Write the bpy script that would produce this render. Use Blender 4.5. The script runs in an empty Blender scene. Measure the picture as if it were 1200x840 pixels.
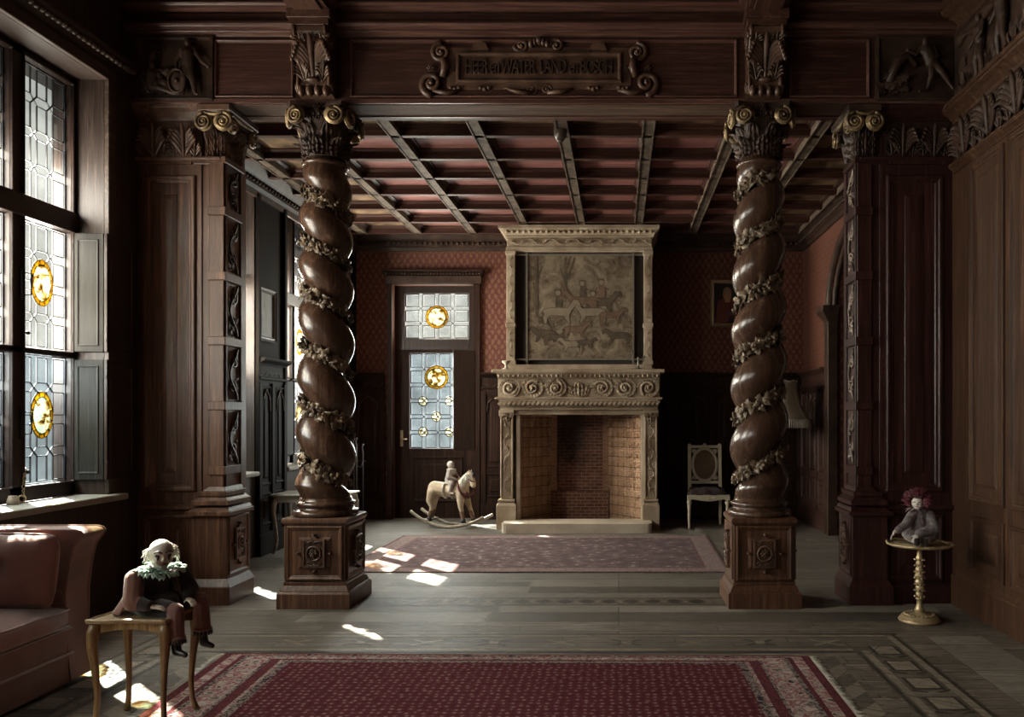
import bpy, bmesh, math, random
from math import pi, sin, cos, sqrt, atan2, radians
from mathutils import Matrix, Vector
from mathutils.geometry import tessellate_polygon
random.seed(7)
S = bpy.context.scene
COL = S.collection
# ------------------------------------------------------------------ camera
F, VX, VY, CH = 960.0, 725.0, 487.0, 1.4
cam_d = bpy.data.cameras.new('camera'); cam = bpy.data.objects.new('camera', cam_d); COL.objects.link(cam)
cam.location = (0, 0, CH); cam.rotation_euler = (pi/2, 0, 0)
cam_d.sensor_fit = 'HORIZONTAL'; cam_d.sensor_width = 36.0; cam_d.lens = 36.0*F/1200
cam_d.shift_x = (600-VX)/1200; cam_d.shift_y = (VY-420)/1200
cam_d.clip_start = 0.05; cam_d.clip_end = 200
S.camera = cam
# ------------------------------------------------------------------ light
S.view_settings.view_transform = 'Standard'; S.view_settings.look = 'None'
S.view_settings.gamma = 1.0; S.view_settings.use_curve_mapping = False
S.view_settings.exposure = 0.5
SKY = 0.50
SUN = 75.0
w = bpy.data.worlds.new('sky'); S.world = w; w.use_nodes = True
bgn = w.node_tree.nodes['Background']; bgn.inputs[0].default_value = (0.93, 0.98, 0.97, 1); bgn.inputs[1].default_value = SKY
sd = bpy.data.lights.new('sun', 'SUN'); sd.energy = SUN; sd.angle = radians(0.6); sd.color = (1.0, 0.93, 0.82)
sun = bpy.data.objects.new('sun', sd); COL.objects.link(sun)
sun.rotation_euler = Vector((0.5, -0.5, -0.72)).to_track_quat('-Z', 'Y').to_euler()
def window_light(c, nx, ny, wy, wz, e, col=(1.0, 0.945, 0.88)):
    """daylight entering through one window opening (area light standing in that opening)"""
    d = bpy.data.lights.new('window_daylight', 'AREA'); d.shape = 'RECTANGLE'; d.size = wy; d.size_y = wz; d.energy = e; d.color = col
    o = bpy.data.objects.new('window_daylight', d); COL.objects.link(o)
    o.location = c; o.rotation_euler = Vector((nx, ny, -0.15)).to_track_quat('-Z', 'Z').to_euler()
    return o
XL, XR, YB, YF = -3.6, 2.5, 11.1, -2.5     # room limits
XG = -3.85                                  # glass plane of the left windows
MID = -1.17                                 # mirror of x is MID-x
WL = 9.0
for yc, wd, e in ((4.9, 1.6, 62), (1.9, 1.6, 45), (-0.8, 1.6, 42)):
    window_light((XG-0.28, yc, 2.35), 1, 0, wd, 2.7, e*WL)
for yc, wd, e in ((7.42, 1.1, 85), (9.52, 1.25, 105)):
    window_light((XG-0.28, yc, 2.35), 1, 0, wd, 2.7, e*WL)
window_light((-2.42, YB+0.42, 2.0), 0, -1, 0.9, 2.2, 25*WL)

# ------------------------------------------------------------------ mesh builder
class MB:
    def __init__(s): s.v = []; s.f = []; s.mi = []; s.sm = []; s.M = Matrix.Identity(4); s.mat = 0
    def add(s, vs, fs, smooth=False, mat=None):
        b = len(s.v); M = s.M; m = s.mat if mat is None else mat
        s.v += [tuple(M @ Vector(p)) for p in vs]
        for f in fs: s.f.append([b+i for i in f]); s.mi.append(m); s.sm.append(smooth)
        return s
    def box(s, x0, x1, y0, y1, z0, z1, mat=None):
        if x0 > x1: x0, x1 = x1, x0
        if y0 > y1: y0, y1 = y1, y0
        if z0 > z1: z0, z1 = z1, z0
        return s.add([(x0,y0,z0),(x1,y0,z0),(x1,y1,z0),(x0,y1,z0),(x0,y0,z1),(x1,y0,z1),(x1,y1,z1),(x0,y1,z1)],
              [(3,2,1,0),(4,5,6,7),(0,1,5,4),(1,2,6,5),(2,3,7,6),(3,0,4,7)], False, mat)
    def frustum(s, a, b, mat=None):
        """a=(x0,x1,y0,y1,z) b=(x0,x1,y0,y1,z)"""
        return s.add([(a[0],a[2],a[4]),(a[1],a[2],a[4]),(a[1],a[3],a[4]),(a[0],a[3],a[4]),(b[0],b[2],b[4]),(b[1],b[2],b[4]),(b[1],b[3],b[4]),(b[0],b[3],b[4])],
              [(3,2,1,0),(4,5,6,7),(0,1,5,4),(1,2,6,5),(2,3,7,6),(3,0,4,7)], False, mat)
    def prism(s, pts, z0, z1, mat=None, smooth=False):
        n = len(pts); vs = [(p[0],p[1],z0) for p in pts]+[(p[0],p[1],z1) for p in pts]
        s.add(vs, [list(range(n))[::-1], list(range(n, 2*n))], False, mat)
        return s.add(vs, [(i,(i+1)%n,n+(i+1)%n,n+i) for i in range(n)], smooth, mat)
    def grid(s, fn, nu, nv, cu=False, cv=False, mat=None, smooth=True):
        vs = [fn(i/(nu if cu else nu-1), j/(nv if cv else nv-1)) for i in range(nu) for j in range(nv)]
        fs = []
        for i in range(nu if cu else nu-1):
            for j in range(nv if cv else nv-1):
                a, b = i*nv+j, ((i+1)%nu)*nv+j; c, d = ((i+1)%nu)*nv+(j+1)%nv, i*nv+(j+1)%nv
                fs.append((a,b,c,d))
        return s.add(vs, fs, smooth, mat)
    def lathe(s, prof, n=24, c=(0,0,0), mat=None, sx=1, sy=1):
        """prof [(r,z)] bottom to top, about local z"""
        vs = []
        for r, z in prof:
            for k in range(n): a = 2*pi*k/n; vs.append((c[0]+r*cos(a)*sx, c[1]+r*sin(a)*sy, c[2]+z))
        fs = []
        for i in range(len(prof)-1):
            for k in range(n): fs.append((i*n+k, i*n+(k+1)%n, (i+1)*n+(k+1)%n, (i+1)*n+k))
        fs.append(list(range(n))[::-1]); fs.append([(len(prof)-1)*n+k for k in range(n)])
        return s.add(vs, fs, True, mat)
    def tube(s, pts, r, n=6, mat=None, flat=1.0, nrm=None, closed=False):
        """swept round section; r number or list; flat squashes along nrm"""
        P = [Vector(p) for p in pts]; m = len(P); R = r if isinstance(r, (list, tuple)) else [r]*m
        vs = []; up = Vector(nrm) if nrm else None; prev = None
        for i, p in enumerate(P):
            if closed: t = P[(i+1)%m]-P[i-1]
            else: t = P[min(i+1,m-1)]-P[max(i-1,0)]
            if t.length < 1e-9: t = Vector((0,0,1))
            t.normalize()
            if up is not None: a = up.cross(t)
            elif prev is not None: a = prev - t*prev.dot(t)
            else: a = t.orthogonal()
            if a.length < 1e-6: a = t.orthogonal()
            a.normalize(); b = t.cross(a); prev = a
            for k in range(n):
                q = 2*pi*k/n; vs.append(tuple(p + a*(R[i]*cos(q)) + b*(R[i]*flat*sin(q))))
        fs = []
        for i in range(m if closed else m-1):
            j = (i+1) % m
            for k in range(n): fs.append((i*n+k, i*n+(k+1)%n, j*n+(k+1)%n, j*n+k))
        if not closed: fs.append(list(range(n))[::-1]); fs.append([(m-1)*n+k for k in range(n)])
        return s.add(vs, fs, True, mat)
    def ell(s, c, r, n=12, m=8, mat=None, R=None):
        if not isinstance(r, (list, tuple)): r = (r,r,r)
        vs = [(0,0,-1)]; fs = []
        for i in range(1, m):
            t = -pi/2+pi*i/m
            for k in range(n): a = 2*pi*k/n; vs.append((cos(t)*cos(a), cos(t)*sin(a), sin(t)))
        vs.append((0,0,1)); L = len(vs)-1
        for k in range(n): fs.append((0, 1+(k+1)%n, 1+k))
        for i in range(m-2):
            for k in range(n): fs.append((1+i*n+k, 1+i*n+(k+1)%n, 1+(i+1)*n+(k+1)%n, 1+(i+1)*n+k))
        for k in range(n): fs.append((1+(m-2)*n+k, 1+(m-2)*n+(k+1)%n, L))
        out = []
        for p in vs:
            q = Vector((p[0]*r[0], p[1]*r[1], p[2]*r[2]))
            if R is not None: q = R @ q
            out.append(tuple(q+Vector(c)))
        return s.add(out, fs, True, mat)
    def cap(s, p0, p1, r0, r1, n=10, mat=None):
        """tapered capsule"""
        a, b = Vector(p0), Vector(p1); d = b-a; L = d.length
        if L < 1e-6: return s.ell(p0, r0, n, 6, mat)
        d.normalize(); pts = []; rr = []
        for q in (-0.99, -0.8, -0.45): pts.append(a+d*(q*r0)); rr.append(r0*sqrt(1-q*q))
        for q in (0, .5, 1): pts.append(a+d*(L*q)); rr.append(r0+(r1-r0)*q)
        for q in (0.45, 0.8, 0.99): pts.append(b+d*(q*r1)); rr.append(r1*sqrt(1-q*q))
        return s.tube(pts, rr, n, mat)
    def ring(s, x0, x1, y0, y1, prof, mat=None, smooth=False):
        """mitred frame in the local xy plane; prof = [(inset, height z)] closed by the caller"""
        vs = []
        for i, z in prof: vs += [(x0+i,y0+i,z),(x1-i,y0+i,z),(x1-i,y1-i,z),(x0+i,y1-i,z)]
        fs = []
        for j in range(len(prof)-1):
            for k in range(4): fs.append((j*4+k, j*4+(k+1)%4, (j+1)*4+(k+1)%4, (j+1)*4+k))
        return s.add(vs, fs, smooth, mat)
    def bar(s, p0, p1, w, d, up=(0,0,1), mat=None):
        """square bar"""
        a, b = Vector(p0), Vector(p1); t = (b-a).normalized(); u = Vector(up); x = t.cross(u)
        if x.length < 1e-6: x = t.orthogonal()
        x.normalize(); y = x.cross(t); x *= w/2; y *= d/2
        vs = [a-x-y, a+x-y, a+x+y, a-x+y, b-x-y, b+x-y, b+x+y, b-x+y]
        return s.add([tuple(q) for q in vs], [(3,2,1,0),(4,5,6,7),(0,1,5,4),(1,2,6,5),(2,3,7,6),(3,0,4,7)], False, mat)
    def prof_run(s, p0, p1, out, prof, mat=None, up=(0,0,1), caps=True):
        """moulding: prof [(projection along out, height along up)] run straight from p0 to p1"""
        a, b, o, u = Vector(p0), Vector(p1), Vector(out), Vector(up); n = len(prof)
        vs = [tuple(q+o*x+u*z) for q in (a, b) for x, z in prof]
        fs = [(i, i+1, n+i+1, n+i) for i in range(n-1)] + [(n-1, 0, n, 2*n-1)]
        if caps: fs += [list(range(n))[::-1], list(range(n, 2*n))]
        return s.add(vs, fs, False, mat)

def frame_M(o, u, v):
    u, v = Vector(u).normalized(), Vector(v).normalized(); n = u.cross(v)
    M = Matrix.Identity(4)
    for i, c in enumerate((u, v, n)):
        for k in range(3): M[k][i] = c[k]
    M.translation = Vector(o); return M
def face_cam(y, x=0, z=0): return frame_M((x,y,z), (1,0,0), (0,0,1))        # local x=+X, y=+Z, z=-Y
def face_left(x, y=0, z=0): return frame_M((x,y,z), (0,-1,0), (0,0,1))      # normal -X; local x = -Y
def face_right(x, y=0, z=0): return frame_M((x,y,z), (0,1,0), (0,0,1))      # normal +X; local x = +Y

def obj(name, mb, mats, parent=None, bevel=0, seg=1, remesh=0, smooth_it=0, solid=0, fix=True):
    me = bpy.data.meshes.new(name); me.from_pydata(mb.v, [], mb.f)
    for m in (mats if isinstance(mats, (list, tuple)) else [mats]): me.materials.append(m)
    me.polygons.foreach_set('material_index', mb.mi); me.polygons.foreach_set('use_smooth', mb.sm)
    me.update()
    if fix and len(mb.f):
        b = bmesh.new(); b.from_mesh(me); bmesh.ops.recalc_face_normals(b, faces=b.faces); b.to_mesh(me); b.free()
    o = bpy.data.objects.new(name, me); COL.objects.link(o)
    if remesh:
        m = o.modifiers.new('remesh', 'REMESH'); m.mode = 'VOXEL'; m.voxel_size = remesh; m.use_smooth_shade = True
    if smooth_it:
        m = o.modifiers.new('smooth', 'SMOOTH'); m.iterations = smooth_it; m.factor = 0.5
    if solid:
        m = o.modifiers.new('solid', 'SOLIDIFY'); m.thickness = solid; m.offset = 0
    if bevel:
        m = o.modifiers.new('bevel', 'BEVEL'); m.width = bevel; m.segments = seg; m.limit_method = 'ANGLE'; m.angle_limit = radians(40)
    if parent is not None:
        o.parent = parent; o.matrix_parent_inverse = Matrix.Translation(-parent.location)
    return o
def tag(o, label=None, cat=None, group=None, kind=None):
    if label: o['label'] = label
    if cat: o['category'] = cat
    if group: o['group'] = group
    if kind: o['kind'] = kind
    return o
def thing(name, label, cat, loc, group=None, kind=None):
    o = bpy.data.objects.new(name, None); COL.objects.link(o); o.location = loc; o.empty_display_size = 0.1
    return tag(o, label, cat, group, kind)
def struct(name, mb, mats, label=None, cat=None, parent=None, **k):
    o = obj(name, mb, mats, parent, **k)
    return tag(o, label, cat, None, 'structure')
def P(px, py, Y): return Vector(((px-VX)*Y/F, Y, CH+(VY-py)*Y/F))
def PX(px, Y): return (px-VX)*Y/F
def PZ(py, Y): return CH+(VY-py)*Y/F
def lerp(a, b, t): return a+(b-a)*t

# ------------------------------------------------------------------ materials
class NT:
    def __init__(s, name):
        s.m = bpy.data.materials.new(name); s.m.use_nodes = True; s.t = s.m.node_tree; s.n = s.t.nodes; s.l = s.t.links
        s.b = s.n['Principled BSDF']; s.o = s.n['Material Output']
    def node(s, typ, ins=None, **at):
        q = s.n.new(typ)
        for k, v in at.items(): setattr(q, k, v)
        for k, v in (ins or {}).items():
            if isinstance(v, bpy.types.NodeSocket): s.l.new(v, q.inputs[k])
            else: q.inputs[k].default_value = v
        return q
    def coord(s, scale=(1,1,1), rot=(0,0,0), loc=(0,0,0)):
        tc = s.node('ShaderNodeTexCoord')
        return s.node('ShaderNodeMapping', {'Vector': tc.outputs['Object'], 'Scale': scale, 'Rotation': rot, 'Location': loc}).outputs[0]
    def noise(s, vec, scale=5, detail=4, rough=0.55, dist=0):
        return s.node('ShaderNodeTexNoise', {'Vector': vec, 'Scale': scale, 'Detail': detail, 'Roughness': rough, 'Distortion': dist}).outputs['Fac']
    def ramp(s, fac, stops):
        q = s.node('ShaderNodeValToRGB', {'Fac': fac}); e = q.color_ramp.elements
        while len(e) < len(stops): e.new(0.5)
        for k, (p, c) in enumerate(stops): e[k].position = p; e[k].color = (*c, 1)
        return q.outputs[0]
    def mix(s, fac, a, b, mode='MIX'):
        q = s.node('ShaderNodeMix', data_type='RGBA', blend_type=mode)
        for k, v in ((0, fac), (6, a), (7, b)):
            if isinstance(v, bpy.types.NodeSocket): s.l.new(v, q.inputs[k])
            else: q.inputs[k].default_value = v if k == 0 else (*v, 1)
        return q.outputs[2]
    def math(s, op, a, b=0.0):
        q = s.node('ShaderNodeMath', operation=op)
        for k, v in ((0, a), (1, b)):
            if isinstance(v, bpy.types.NodeSocket): s.l.new(v, q.inputs[k])
            else: q.inputs[k].default_value = v
        return q.outputs[0]
    def bump(s, h, strength=0.3, dist=0.01):
        q = s.node('ShaderNodeBump', {'Height': h, 'Strength': strength, 'Distance': dist}); s.l.new(q.outputs[0], s.b.inputs['Normal'])
    def set(s, col=None, rough=0.5, metal=0.0, spec=0.5, sheen=0):
        for k, v in (('Base Color', col), ('Roughness', rough), ('Metallic', metal), ('Specular IOR Level', spec), ('Sheen Weight', sheen)):
            if v is None: continue
            if isinstance(v, bpy.types.NodeSocket): s.l.new(v, s.b.inputs[k])
            else: s.b.inputs[k].default_value = (*v, 1) if k == 'Base Color' and len(v) == 3 else v
        return s.m

def wood(name, c1, c2, axis='Z', rough=0.42, sc=1.0, bump=0.12, spec=0.45):
    t = NT(name); s = {'X': (0.6,14,14), 'Y': (14,0.6,14), 'Z': (14,14,0.6)}[axis]
    v = t.coord(tuple(q*sc for q in s))
    n = t.noise(v, 2.2, 6, 0.6, 0.8); fine = t.noise(v, 9, 3, 0.6)
    big = t.noise(t.coord((0.9,0.9,0.9)), 1.3, 3)
    med = t.noise(t.coord(tuple(q*sc*1.7 for q in s)), 4.5, 4, 0.7, 1.6)
    col = t.ramp(n, [(0.34, tuple(q*0.62 for q in c1)), (0.50, c1), (0.66, tuple(q*1.12 for q in c2))])
    gr = t.node('ShaderNodeMapRange', {0: med, 1: 0.46, 2: 0.66, 3: 0.0, 4: 0.75}).outputs[0]
    col = t.mix(gr, col, tuple(q*0.30 for q in c1))
    bg = t.node('ShaderNodeMapRange', {0: big, 1: 0.35, 2: 0.70, 3: 0.0, 4: 0.65}).outputs[0]
    col = t.mix(bg, col, tuple(q*0.50 for q in c1))
    t.bump(t.math('SUBTRACT', fine, t.math('MULTIPLY', gr, 0.6)), bump*1.6, 0.004)
    r = t.math('ADD', t.math('MULTIPLY', n, 0.18), rough-0.09)
    return t.set(col, r, 0, spec)
def carved(name, c1, c2, rough=0.4, bump=0.25, scale=30, spec=0.5):
    """plain carved timber or stone: mottled colour, fine tooling"""
    t = NT(name); v = t.coord()
    n = t.noise(v, scale*0.25, 5); f = t.noise(v, scale*2, 3)
    t.bump(f, bump, 0.004)
    return t.set(t.ramp(n, [(0.36, c1), (0.64, c2)]), rough, 0, spec)
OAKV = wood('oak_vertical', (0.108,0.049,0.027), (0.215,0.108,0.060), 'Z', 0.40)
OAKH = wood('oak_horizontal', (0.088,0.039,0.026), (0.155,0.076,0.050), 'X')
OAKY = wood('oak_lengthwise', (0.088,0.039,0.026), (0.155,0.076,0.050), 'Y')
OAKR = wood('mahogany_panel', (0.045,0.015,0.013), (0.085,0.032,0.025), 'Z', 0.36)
OAKRX = wood('mahogany_beam', (0.066,0.026,0.019), (0.122,0.053,0.037), 'X', 0.52, 1.6, 0.12, 0.25)
DADO = wood('dark_dado_oak', (0.032,0.015,0.010), (0.070,0.034,0.024), 'Z', 0.6, 1.0, 0.12, 0.14)
CARV = carved('carved_oak', (0.055,0.028,0.018), (0.125,0.068,0.044), 0.40)
CARVD = carved('dark_carved_oak', (0.024,0.013,0.009), (0.058,0.032,0.022), 0.48, 0.25, 30, 0.3)
SHAFT = wood('polished_walnut', (0.078,0.041,0.026), (0.140,0.076,0.048), 'Z', 0.24, 0.6, 0.04, 0.55)
LEAF = carved('carved_vine_leaves', (0.075,0.048,0.028), (0.210,0.150,0.092), 0.45, 0.2, 40)
GILT = NT('worn_gilding'); _v = GILT.coord(); GILT.bump(GILT.noise(_v, 60, 3), 0.3, 0.003)
GILT = GILT.set(GILT.ramp(GILT.noise(_v, 14, 4), [(0.38, (0.06,0.036,0.02)), (0.62, (0.40,0.285,0.15))]), 0.42, 0.35)
CEILP = wood('reddish_ceiling_panel', (0.27,0.105,0.092), (0.40,0.185,0.160), 'X', 0.6, 1.0, 0.1, 0.25)
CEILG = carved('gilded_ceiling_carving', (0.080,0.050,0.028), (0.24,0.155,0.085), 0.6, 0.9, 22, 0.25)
CEILR = carved('carved_ceiling_rib', (0.055,0.038,0.028), (0.150,0.112,0.082), 0.65, 0.9, 40, 0.15)
STONE = carved('weathered_sandstone', (0.25,0.185,0.125), (0.42,0.34,0.25), 0.8, 0.3, 16, 0.2)
STONEL = carved('pale_limestone', (0.40,0.33,0.25), (0.56,0.48,0.38), 0.75, 0.2, 10, 0.25)
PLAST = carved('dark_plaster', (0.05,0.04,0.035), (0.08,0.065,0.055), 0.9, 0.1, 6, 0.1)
def paint(name, col, rough=0.5, metal=0, var=0.35, scale=20, bump=0.1, spec=0.5, sheen=0):
    t = NT(name); v = t.coord(); n = t.noise(v, scale, 4)
    t.bump(n, bump, 0.004)
    return t.set(t.mix(n, tuple(c*(1-var) for c in col), tuple(min(1,c*(1+var)) for c in col)), rough, metal, spec, sheen)
BRASS = paint('old_brass', (0.50,0.39,0.23), 0.40, 0.55, 0.45, 30)
IRON = paint('black_iron', (0.03,0.03,0.032), 0.45, 0.6)
STEEL = paint('dull_steel', (0.32,0.32,0.34), 0.4, 0.8)
IVORY = paint('ivory_painted_wood', (0.44,0.39,0.29), 0.5, 0, 0.25, 26)
LEADM = paint('lead_came', (0.035,0.035,0.04), 0.5, 0.3)
FRAMEM = wood('window_frame_oak', (0.028,0.014,0.010), (0.055,0.028,0.020), 'Z', 0.4)
SHUT = wood('grey_shutter_board', (0.040,0.037,0.033), (0.082,0.076,0.068), 'Z', 0.6, 0.7, 0.1, 0.2)
SILL = carved('dusty_sill_stone', (0.22,0.20,0.17), (0.36,0.33,0.28), 0.6, 0.2, 8)
def glassy(name, tint, trans=0.997, cloud=0.25, pattern=None):
    t = NT(name); t.n.remove(t.b); v = t.coord()
    n = t.noise(v, 3.0, 3)
    col = t.ramp(n, [(0.3, tuple(c*(1-cloud) for c in tint)), (0.7, tint)]) if pattern is None else pattern(t, v)
    tr = t.node('ShaderNodeBsdfTransparent', {'Color': col}); tl = t.node('ShaderNodeBsdfTranslucent', {'Color': col})
    gl = t.node('ShaderNodeBsdfGlossy', {'Roughness': 0.1, 'Color': (1,1,1,1)})
    a = t.node('ShaderNodeMixShader', {0: 1-trans, 1: tr.outputs[0], 2: tl.outputs[0]})
    b = t.node('ShaderNodeMixShader', {0: 0.04, 1: a.outputs[0], 2: gl.outputs[0]})
    t.l.new(b.outputs[0], t.o.inputs[0]); return t.m
GLASS = glassy('leaded_clear_glass', (0.93,0.935,0.90))
GLASSB = glassy('leaded_bluish_glass', (0.80,0.86,0.88), 0.997, 0.3)
GLASSY = glassy('yellow_stained_glass', (0.80,0.52,0.06), 0.93, 0.5)
def _pic(t, v):
    n = t.noise(v, 16, 4, 0.6, 0.5)
    return t.ramp(n, [(0.36, (0.12,0.09,0.03)), (0.45, (0.45,0.30,0.10)), (0.52, (0.80,0.80,0.62)), (0.60, (0.55,0.74,0.60)), (0.70, (0.9,0.88,0.7))])
GLASSP = glassy('painted_glass_picture', (1,1,1), 0.93, 0.3, _pic)
def _pic2(t, v):
    n = t.noise(v, 26, 3, 0.6, 0.4)
    return t.ramp(n, [(0.38, (0.30,0.20,0.05)), (0.50, (0.88,0.85,0.70)), (0.72, (0.95,0.94,0.85))])
GLASSW = glassy('pale_glass_roundel', (1,1,1), 0.93, 0.3, _pic2)
def cloth(name, c1, c2, rough=0.9, scale=60, sheen=0.3):
    t = NT(name); v = t.coord(); n = t.noise(v, scale*0.12, 4); f = t.noise(v, scale*4, 2)
    t.bump(f, 0.4, 0.002)
    return t.set(t.ramp(n, [(0.3, c1), (0.7, c2)]), rough, 0, 0.2, sheen)
VELV = cloth('rose_velvet', (0.105,0.042,0.035), (0.185,0.082,0.070), 0.8, 40, 0.35)

def wallpaper():
    t = NT('red_damask_wallpaper')
    tc = t.node('ShaderNodeTexCoord'); sep = t.node('ShaderNodeSeparateXYZ', {0: tc.outputs['Object']})
    u = t.math('ADD', sep.outputs[0], sep.outputs[1]); z = sep.outputs[2]
    k = 2*pi/0.17
    a = t.math('SINE', t.math('MULTIPLY', t.math('ADD', u, t.math('MULTIPLY', z, 0.62)), k))
    b = t.math('SINE', t.math('MULTIPLY', t.math('SUBTRACT', u, t.math('MULTIPLY', z, 0.62)), k))
    lat = t.math('ABSOLUTE', t.math('MULTIPLY', a, b))                    # diamond lattice
    c = t.math('SINE', t.math('MULTIPLY', u, k*2)); d = t.math('SINE', t.math('MULTIPLY', z, k*1.24))
    motif = t.math('MULTIPLY', t.math('ABSOLUTE', t.math('MULTIPLY', c, d)), 0.9)
    nz = t.noise(tc.outputs['Object'], 34, 4, 0.6)
    h = t.math('ADD', t.math('MULTIPLY', lat, 0.42), t.math('MULTIPLY', motif, 0.34)); h = t.math('ADD', h, t.math('MULTIPLY', t.math('SUBTRACT', nz, 0.5), 0.9))
    col = t.ramp(h, [(0.16, (0.165,0.082,0.048)), (0.27, (0.130,0.048,0.032)), (0.42, (0.100,0.028,0.022)), (0.75, (0.078,0.021,0.018))])
    t.bump(h, 0.15, 0.004)
    return t.set(col, 0.6, 0, 0.3)
WPAPER = wallpaper()
def planks(name, c1, c2, c3, rot=0, wd=0.14, ln=1.3, rough=0.42, mortar=(0.028,0.022,0.016)):
    t = NT(name); v = t.coord((1,1,1), (0,0,rot))
    br = t.node('ShaderNodeTexBrick', {'Vector': v, 'Color1': (0,0,0,1), 'Color2': (1,1,1,1), 'Mortar': (0.5,0.5,0.5,1), 'Scale': 1.0, 'Mortar Size': 0.003, 'Mortar Smooth': 0.1, 'Bias': 0.0, 'Brick Width': ln, 'Row Height': wd})
    mp = t.node('ShaderNodeMapping', {'Vector': v, 'Scale': (0.8,14,1)})
    add = t.node('ShaderNodeVectorMath', {0: mp.outputs[0], 1: br.outputs['Color']}, operation='ADD')
    n = t.noise(add.outputs[0], 3.5, 6, 0.65, 1.2); bl = t.noise(v, 1.6, 4)
    col = t.ramp(n, [(0.35, c1), (0.5, c2), (0.65, c3)])
    col = t.mix(t.math('MULTIPLY', br.outputs['Color'], 0.62), col, tuple(q*0.45 for q in c2))
    bl = t.node('ShaderNodeMapRange', {0: bl, 1: 0.36, 2: 0.66, 3: 0.0, 4: 0.55}).outputs[0]; col = t.mix(bl, col, tuple(q*0.5 for q in c2))
    gr = t.noise(t.node('ShaderNodeMapping', {'Vector': v, 'Scale': (2.5,60,1)}).outputs[0], 3, 4, 0.7, 1.0); gr = t.node('ShaderNodeMapRange', {0: gr, 1: 0.48, 2: 0.66, 3: 0.0, 4: 0.8}).outputs[0]; col = t.mix(gr, col, tuple(q*0.3 for q in c2))
    col = t.mix(br.outputs['Fac'], col, mortar)
    t.bump(t.math('SUBTRACT', t.math('SUBTRACT', n, br.outputs['Fac']), t.math('MULTIPLY', gr, 0.5)), 0.55, 0.006)
    r = t.math('ADD', t.math('MULTIPLY', n, 0.40), rough-0.16)
    return t.set(col, r, 0, 0.38)
FLOOR = planks('worn_oak_planks', (0.070,0.057,0.045), (0.190,0.158,0.126), (0.42,0.365,0.300))
PALEB = planks('pale_wide_boards', (0.15,0.132,0.108), (0.30,0.265,0.22), (0.46,0.415,0.355), 0, 0.5, 2.7)
DARKB = planks('dark_wide_boards', (0.058,0.049,0.039), (0.125,0.105,0.084), (0.21,0.18,0.145), 0, 0.5, 2.3)
FLOORW = planks('wide_oak_boards', (0.085,0.073,0.060), (0.235,0.207,0.175), (0.47,0.425,0.365), 0, 0.26, 2.1)
INLL = planks('light_inlay_wood', (0.17,0.138,0.10), (0.27,0.225,0.17), (0.42,0.36,0.285), 0.6, 0.3, 3)
INLD = planks('dark_inlay_wood', (0.034,0.028,0.022), (0.060,0.048,0.038), (0.10,0.08,0.065), 0.9, 0.3, 3)
INLM = planks('mid_inlay_wood', (0.075,0.062,0.048), (0.170,0.142,0.112), (0.31,0.265,0.215), 0.0, 0.11, 0.7)
# ------------------------------------------------------------------ ornament library (local plane: x along, y up, z out)
def spiral(mb, cx, cy, r, turns=2.2, w=0.2, start=0.0, hand=1, z=0.0, h=0.5, n=40, segs=6, boss=True, mat=None):
    """carved volute: a ribbon winding in to a boss; w = ribbon width as a share of r"""
    pts = []; rr = []
    for i in range(n):
        t = i/(n-1); q = start+hand*2*pi*turns*t; R = r*(1-0.86*t**0.8)
        pts.append((cx+R*cos(q), cy+R*sin(q), z+h*r*(0.25+0.45*t))); rr.append(r*w*(1-0.55*t))
    mb.tube(pts, rr, segs, mat)
    if boss: mb.ell((cx, cy, z+h*r*0.75), (r*0.2, r*0.2, r*0.2), 8, 6, mat)
def leaf(mb, p, d, up, L, W, curl=0.3, mat=None, lobes=3):
    """vine leaf: lobed outline, folded along its rib; p base, d growing direction, up face normal"""
    p, d, up = Vector(p), Vector(d).normalized(), Vector(up).normalized(); s = d.cross(up)
    if s.length < 1e-4: s = d.orthogonal()
    s.normalize(); up = s.cross(d)
    out = [(0.0,0.02),(0.10,0.30),(0.02,0.62),(0.30,0.50),(0.42,0.95),(0.58,0.55),(0.78,0.55),(0.80,0.22),(1.0,0.0)] if lobes == 3 else [(0,0.05),(0.2,0.45),(0.5,0.6),(0.78,0.38),(1,0)]
    rib = []; vs = []
    for a, b in out:
        z = curl*L*(a*a*-0.9+a*0.5)
        rib.append(tuple(p+d*(a*L)+up*z))
        e = z+0.22*b*W
        vs.append((tuple(p+d*(a*L)+s*(b*W)+up*e), tuple(p+d*(a*L)-s*(b*W)+up*e)))
    n = len(out); V = rib+[q[0] for q in vs]+[q[1] for q in vs]; fs = []
    for i in range(n-1): fs += [(i,i+1,n+i+1,n+i), (i+1,i,2*n+i,2*n+i+1)]
    mb.add(V, fs, True, mat)
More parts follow.
